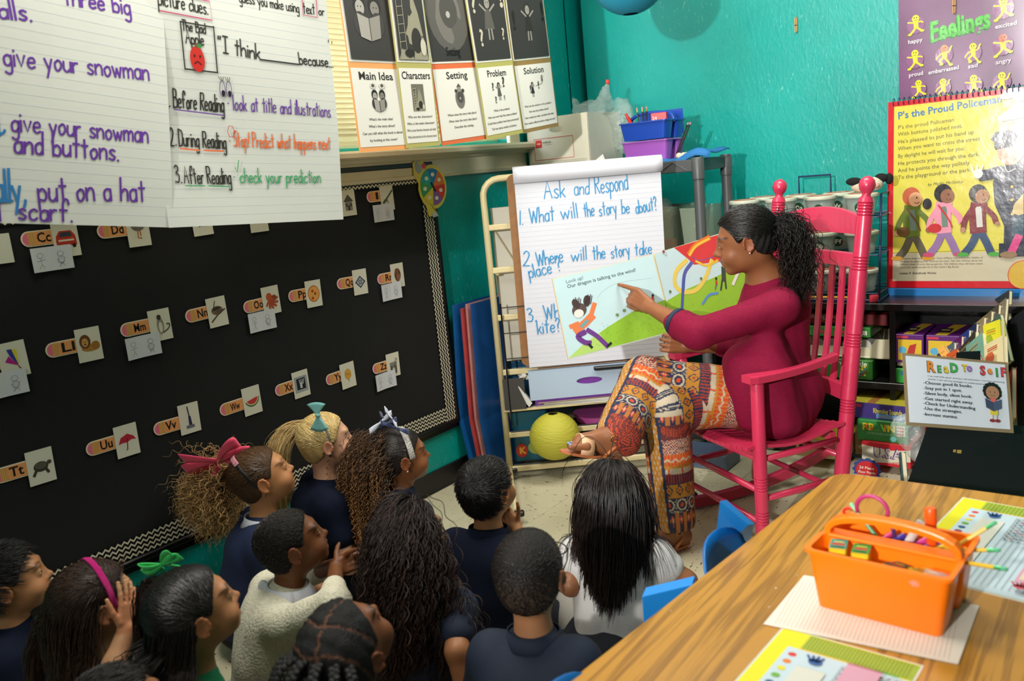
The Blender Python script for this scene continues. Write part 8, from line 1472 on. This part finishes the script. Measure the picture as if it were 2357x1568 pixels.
hl = lambda K, *p: K['c']+K['R'] @ np.array(p)*K['s']
RIB = lambda n, c: mat('ribbon_'+n, c, rough=.45, sheen=.3)
# 1 boy at the far left edge
K = kid('boy in navy shirt with side-parted black hair at the far left edge', (26, 1338), 2.28, (.45, .89), -.12, skin='B07C56', seed=11, cap_t=.012, look=(0, 1, .1)); crop(K, 3200, .030, '131010')
# 2 girl with magenta headband
c = atd(222, 1392, 2.02); hand = dict(e=atd(268, 1530, 1.93), w=atd(290, 1450, 1.96), d=atd(301, 1345, 1.99)-atd(290, 1450, 1.96), T=(.3, -.9, .1), N=(-.75, -.2, .0), c=(.12, .1, .15, .25), th=(.3, .2))
K = kid('girl with magenta headband and brown side ponytail holding her hand to her face', (222, 1388), 2.02, (.12, .99), .0, skin='B58560', hair='2A1A12', seed=12, arms={1: hand}, cap_t=.012, shirt=mat('navy_puff', '0E1834', rough=.8, bump=.15, bscale=260))
tie = atd(98, 1445, 2.10); sleek(K, tie, 2200, '2C1B13', hl=1.2, var=.45, wig=.003); tail(K['t'], tie, (-.3, -.3, -.5), 500, .24, 18, '2C1B13', '3A241A', .22, .18, .004, 1.2, K['torso'], hl=1.0, rad=.008)
loose(K, 500, .17, 14, '2C1B13', '3A2519', .25, .004, 1, K['torso'], cond=lambda q: (q[:, 2] < .03) & (q[:, 1] < .0), hl=1.)
MB().tube([tie+np.array([math.cos(a)*.012, 0, math.sin(a)*.012]) for a in np.linspace(0, 2*PI, 13)[:-1]], .004, 6, closed=True).build('hair_tie', mat('lilac_tie', '8A7AB8', rough=.6), K['t'], smooth=True)
band(K['R'], K['c'], K['s'], .020, -.15, .014, .016, mat('magenta_sparkle', 'C8107A', rough=.3, bump=.6, bscale=700, metal=.2), K['t'])
# 3 girl with green bow
K = kid('girl in green shirt with green bow and long black half ponytail', (450, 1408), 1.86, (.27, .96), -.22, skin='B07A54', hair='120D0C', seed=13, cap_t=.012, shirt=mat('green_jersey', '0E7A4E', rough=.8, bump=.1, bscale=260), lean=.09)
tie = atd(340, 1358, 1.93); sleek(K, tie, 2600, '161010', hl=1.3, var=.45, cond=lambda q: q[:, 2] > .0); tail(K['t'], tie, (-.25, -.25, -.7), 900, .28, 20, '151010', '2A1C16', .35, .10, .005, 1.0, K['torso'], hl=.9)
loose(K, 1300, .27, 20, '151010', '2A1C16', .22, .006, 1.0, K['torso'], cond=lambda q: (q[:, 2] < .02) & (q[:, 1] < .01), hl=.9); MB().ball(tie, .018, 10, 8).build('hair_tie', NAVD, K['t'], smooth=True)
bow(atd(378, 1302, 1.88), (.7, .45, .35), (.1, -.6, .8), (-.6, -.5, .45), .047, RIB('green', '3EE070'), K['t'], 1)
# 4 girl with pink bow and curly puff
K = kid('girl in navy polo with large hot pink bow and curly blond-brown puff', (606, 1098), 2.74, (.50, .87), -.30, skin='BC8358', hair='4A3220', brow='5A3C24', seed=14, cap_t=.009, shirt=mat('navy_bright', '0E1F42', rough=.8, bump=.1, bscale=260), collar=mat('white_collar', 'C8CAD4', rough=.7))
tie = atd(515, 1105, 2.86); sleek(K, tie, 2400, '4E3622', hl=.9, var=.4); tail(K['t'], tie, (-.6, -.4, -.1), 1500, .20, 20, '7A5836', 'C8A26A', .13, .75, .0075, 5, K['torso'], r=.0011, rad=.02, m=38, clumps=140, name='curly_puff', mt=CURLM, hl=.8, jit=.12)
bow(atd(508, 1062, 2.78), (.75, .5, .2), (.1, -.5, .9), (.3, -.75, .4), .118, RIB('pink', 'FF4C74'), K['t'], 1); band(K['R'], K['c'], K['s'], -.035, -.25, .011, .010, mat('black_band', '0E0E10', rough=.5), K['t'], th=.003, a0=-.1, a1=PI*.62); band(K['R'], K['c'], K['s'], -.035, -.25, .012, .020, mat('glitter_pink', 'D08A98', rough=.4, bump=.5, bscale=500), K['t'], name='headband', th=.003, a0=PI*.36, a1=PI*.60)
# 5 blonde girl
K = kid('blonde girl with aqua tassel bow and long straight ponytail', (752, 1016), 3.02, (.50, .87), -.08, skin='D8A486', hair='C0A064', brow='A88A5A', seed=15, cap_t=.010, iris='4A6A8A'); tie = atd(703, 985, 3.07)
sleek(K, tie, 2600, 'D8BC80', hl=.3, var=.35, wig=.0015); tail(K['t'], tie, (-.20, -.40, .25), 1200, .36, 26, 'DCC08A', 'CDAA66', .20, .13, .003, .8, K['torso'], hl=.4, rad=.009); MB().ball(tie, .018, 10, 8).build('hair_tie', mat('blonde_wrap', 'B8985A', rough=.6), K['t'], smooth=True)
AQ = mat('aqua_ribbon', '8AD0CC', rough=.8, bump=.6, bscale=300, aniso=(6, 1, 1)); bc = atd(731, 956, 2.90)
for sg, L_ in ((1, .045), (-1, .058)): MB().grid([[bc+np.array([(-.1+.35*v)*.0+.02*v*u*1.6, .012*v*u, sg*u*L_*(1-.15*v*v)]) for v in np.linspace(-1, 1, 9)] for u in np.linspace(.05, 1, 6)]).build('bow_fan', AQ, K['t'], smooth=True, solid=.006)
MB().ball(bc, (.011, .009, .008), 10, 8).build('bow_knot', AQ, K['t'], smooth=True); band(K['R'], K['c'], K['s'], .004, -.1, .012, .007, mat('silver_band', '9A9C98', rough=.3, metal=.5), K['t'], th=.002, a0=0, a1=PI*.5)
MB().ball(hl(K, .084, -.010, -.034), .006, 10, 6).build('earring', NAVD, K['t'], smooth=True)
# 6 girl with navy and white bow and crochet headband
K = kid('girl with tight golden-brown curls, crochet headband and navy-white bow', (928, 1052), 3.02, (.53, .85), -.05, skin='8A5634', hair='1C1410', seed=16, cap_t=.010, lean=.08, shirt=mat('navy_mid', '141E3C', rough=.8))
sleek(K, hl(K, 0, -.12, .06), 1800, '1E1510', hl=.5)
for rt in (hl(K, -.01, -.115, .065), hl(K, -.03, -.12, .02), hl(K, .03, -.12, .02)): tail(K['t'], rt, K['R'] @ np.array([0, -1, .1]), 1000, .36, 26, '4A3426', 'C08A52', .40, .22, .0050, 13, K['torso'], r=.00125, rad=.03, m=60, clumps=110, name='curly_hair', mt=CURLM, hl=.8, jit=.03, upw=.0)
band(K['R'], K['c'], K['s'], .022, -.1, .012, .024, mat('crochet_white', 'C9C4BE', rough=.8, bump=1., bscale=160), K['t'], a0=.1, a1=PI-.1)
bw = atd(893, 975, 2.95)
for i, (o, cn) in enumerate((((0, 0, 0), 'navy'), ((-.022, -.01, .004), 'white'), ((.012, .008, .022), 'white'), ((.02, .012, -.016), 'navy'), ((-.012, -.006, .024), 'navy'))): bow(bw+np.array(o), (math.cos(i*1.3), math.sin(i*1.3)*.7, .4), (-.3, .2, 1), (.4, -.8, .35), .050, RIB(cn, '1C2C58' if cn == 'navy' else 'C8CCDC'), K['t'], 0, tails=False)
MB().ball(hl(K, .084, -.010, -.034), .0035, 10, 6).build('earring', mat('pearl', 'E8E4DC', rough=.15), K['t'], smooth=True)
# 7 boy in cream sweater, hands clasped
KN = mat('cream_sweater', 'D6D0BA', rough=.9, noise=.12, nscale=90, bump=.55, bscale=130); w7 = atd(772, 1312, 2.36)
K = kid('boy in cream knitted sweater with hands clasped in front', (674, 1252), 2.36, (.48, .88), -.28, skin='6E4226', hair='15100D', seed=17, cap_t=.006, shirt=KN, collar=mat('white_collar', 'C8CAD4', rough=.7), folds=.004, lean=.10, long_sleeve=.45, sleeve=1., sw=1.05,
    arms={1: dict(e=atd(770, 1390, 2.20), w=w7, d=(.2, .9, .1), T=(-.5, 0, .8), N=(-.8, .3, .1), c=(.8, .9, .9, .9)), -1: dict(e=atd(690, 1330, 2.55), w=w7+(-.02, .03, .0), d=(.5, .8, .0), T=(.3, -.1, .9), N=(.6, -.5, 0), c=(.8, .9, .9, .9))})
crop(K, 3800, .007, '1A120E', hl=.9); MB().ball(K['nb']-K['Fb']*.062+K['Rt']*-.03+(0, 0, .005), (.022, .014, .028), 10, 8).build('collar_point', mat('white_collar', 'C8CAD4', rough=.7), K['t'], smooth=True)
# 9 boy in navy polo, hand at his chin
K = kid('boy in navy polo with swirled black hair and hand at his chin', (1124, 1128), 2.62, (.05, 1), -.12, bd=(-.15, 1), skin='B57E56', hair='0F0D0D', seed=19, cap_t=.011, lean=.08, collar=NAVY,
    arms={1: dict(e=atd(1215, 1265, 2.66), w=atd(1187, 1215, 2.74), d=atd(1160, 1180, 2.76)-atd(1187, 1215, 2.74), T=(-.2, .3, .9), N=(-.3, -.9, .2), c=(.7, .8, .8, .8))}); crop(K, 3800, .024, '121010', hl=1.5)
# 10 boy with glasses
def fade(V, q): f = smoothstep(q[:, 2]+.35*q[:, 1], -.045, .035)[:, None]; return np.array(srgb('4A3A30'))*(1-f)+np.array(srgb('141010'))*f
K = kid('boy in navy shirt with glasses and close-cropped faded black hair', (1222, 1322), 1.93, (-.28, .96), -.12, bd=(-.35, .94), skin='A87450', hair='141010', seed=20, cap_t=.008, lean=.07, shirt=mat('navy_tee', '0B1A30', rough=.8, bump=.1, bscale=260), collar=mat('navy_tee', '0B1A30'), capcol=fade, hs=.92, sw=.80)
crop(K, 4200, .008, '1A1412', hl=1.2); gl = thing('glasses', None, None, K['c']); gl.parent = K['t']; gl.matrix_parent_inverse = Matrix.Translation(-K['t'].location); GM = mat('glasses_black', '151515', rough=.3)
for sx in (-1, 1): MB().tube([hl(K, sx*.082, -.010, .012), hl(K, sx*.080, .05, .014), hl(K, sx*.066, .108, .012)], .0018, 6).build('temple', GM, gl, smooth=True); MB().tube([hl(K, sx*(.034+.027*math.cos(a)), .112, .006+.018*math.sin(a)) for a in np.linspace(0, 2*PI, 17)[:-1]], .0017, 6, closed=True).build('lens_rim', GM, gl, smooth=True)
MB().tube([hl(K, -.008, .114, .010), hl(K, .008, .114, .010)], .0017, 6).build('bridge', GM, gl)
# 11 girl in white shirt
WS = mat('white_shirt', 'C4C2C0', rough=.8, bump=.12, bscale=260); ea = {}
K = kid('girl in white shirt with long straight black hair seen from behind', (1408, 1142), 2.42, (-.30, .95), -.1, skin='8A5A3C', hair='0F0B0B', seed=21, cap_t=.013, lean=.04, shirt=WS, pants=GRYL, sleeve=.40, sw=.95,
    arms={1: dict(e=atd(1580, 1338, 2.40), w=atd(1500, 1360, 2.62)), -1: dict(e=atd(1314, 1348, 2.42), w=atd(1400, 1355, 2.62))})
loose(K, 3000, .285, 26, '151010', '221815', .20, .007, 1.0, K['torso'], cond=lambda q: (q[:, 1] < .06) | (q[:, 2] > .07), hl=1.6, back=.35, lift=.06, clumps=60, jit=.03, r=.0012); g = K['g']
garment('skirt', [ell(g(0, -.02, .085), (.165, .155, .115), k=.04), ell(g(0, .05, .05), (.21, .18, .06), k=.05)], .008, NAVD, K['t'], folds=.005, seed=5, sc=34)
# 8 girl with long dark curls
K = kid('girl in navy shirt with very long dark brown curly hair down her back', (950, 1238), 2.24, (.10, 1), -.08, bd=(-.1, 1), skin='A06A46', hair='1A1210', seed=18, cap_t=.014, lean=.03, shirt=mat('navy_tee2', '101C34', rough=.8), pants=KHA, sleeve=.55,
    arms={1: dict(e=atd(1052, 1500, 2.12), w=atd(1066, 1590, 2.10), d=(0, .5, -.8), c=(.3, .3, .4, .4))})
loose(K, 4200, .42, 26, '1D1412', '38241C', .30, .0065, 7, K['torso'], cond=lambda q: (q[:, 1] < .035), hl=1.1, back=.30, lift=.24, clumps=300, jit=.062, r=.0012, m=46, mt=CURLM, mg=.004); loose(K, 140, .025, 10, '241A17', None, .2, .003, 2, [], lift=.5, jit=.2, r=.0005, m=14, name='flyaway_hair', mt=CURLM)
# 12 child with braids
def part(V, q):
    d = np.minimum(np.abs(q[:, 0]-.012+.15*q[:, 1]), np.abs(q[:, 1]+.01-.3*np.abs(q[:, 0]))); d = np.minimum(d, np.abs(q[:, 1]+.075-.4*np.abs(q[:, 0]))); m = (d < .0024)[:, None]; return np.where(m, np.array(srgb('5C3A28')), np.array(srgb('0D0B0B')))
bn = lambda q, g: .0035*np.abs(np.sin(q[:, 0]*120))*(np.sin(q[:, 1]*190) > -.3)-.004*(np.minimum(np.abs(q[:, 0]-.012+.15*q[:, 1]), np.abs(q[:, 1]+.01-.3*np.abs(q[:, 0]))) < .005)
K = kid('child with dark braided twists and skin partings looking up in the foreground', (802, 1492), 1.70, (-.12, .99), -.62, skin='7A4A2E', hair='0D0B0B', seed=22, cap_t=.012, lean=.10, capnoise=bn, capcol=part, shirt=NAVD, hs=.92, up=.0)
BRM = mat('braid_black', '100D0D', rough=.5, bump=.6, bscale=260)
for i in range(15):
    a = -1.25+2.5*(i % 8)/7.+(.15 if i > 7 else 0); yy = -.075 if i < 8 else -.03; p = hl(K, .070*math.sin(a), yy-.035*math.cos(a), .085*math.cos(a)*.75+.025); o = nrm(p-K['c']); P = flow(p[None], (o*.8+K['R'] @ np.array([0, -.6, 0]))[None], 22, .0058, .17, xf(SKULL, K['R'], K['c'], K['s']+.06)+K['torso'], .008)[0]; b = MB()
    T = np.gradient(P, axis=0); 
    for j in range(0, len(P)): u, w, d = basis(T[j]); b.ball(P[j]+u*.0042*(1 if j % 2 else -1), (.0082, .0068, .0075), 8, 6)
    b.build('braid', BRM, K['t'], smooth=True)
# 13 top of a head at the bottom edge
K = kid('child whose dark hair just shows at the bottom edge of the picture', (282, 1648), 1.70, (.5, .85), -.1, skin='A87450', hair='17110F', seed=23, cap_t=.012, fine=False); crop(K, 1500, .02, '1A1210')
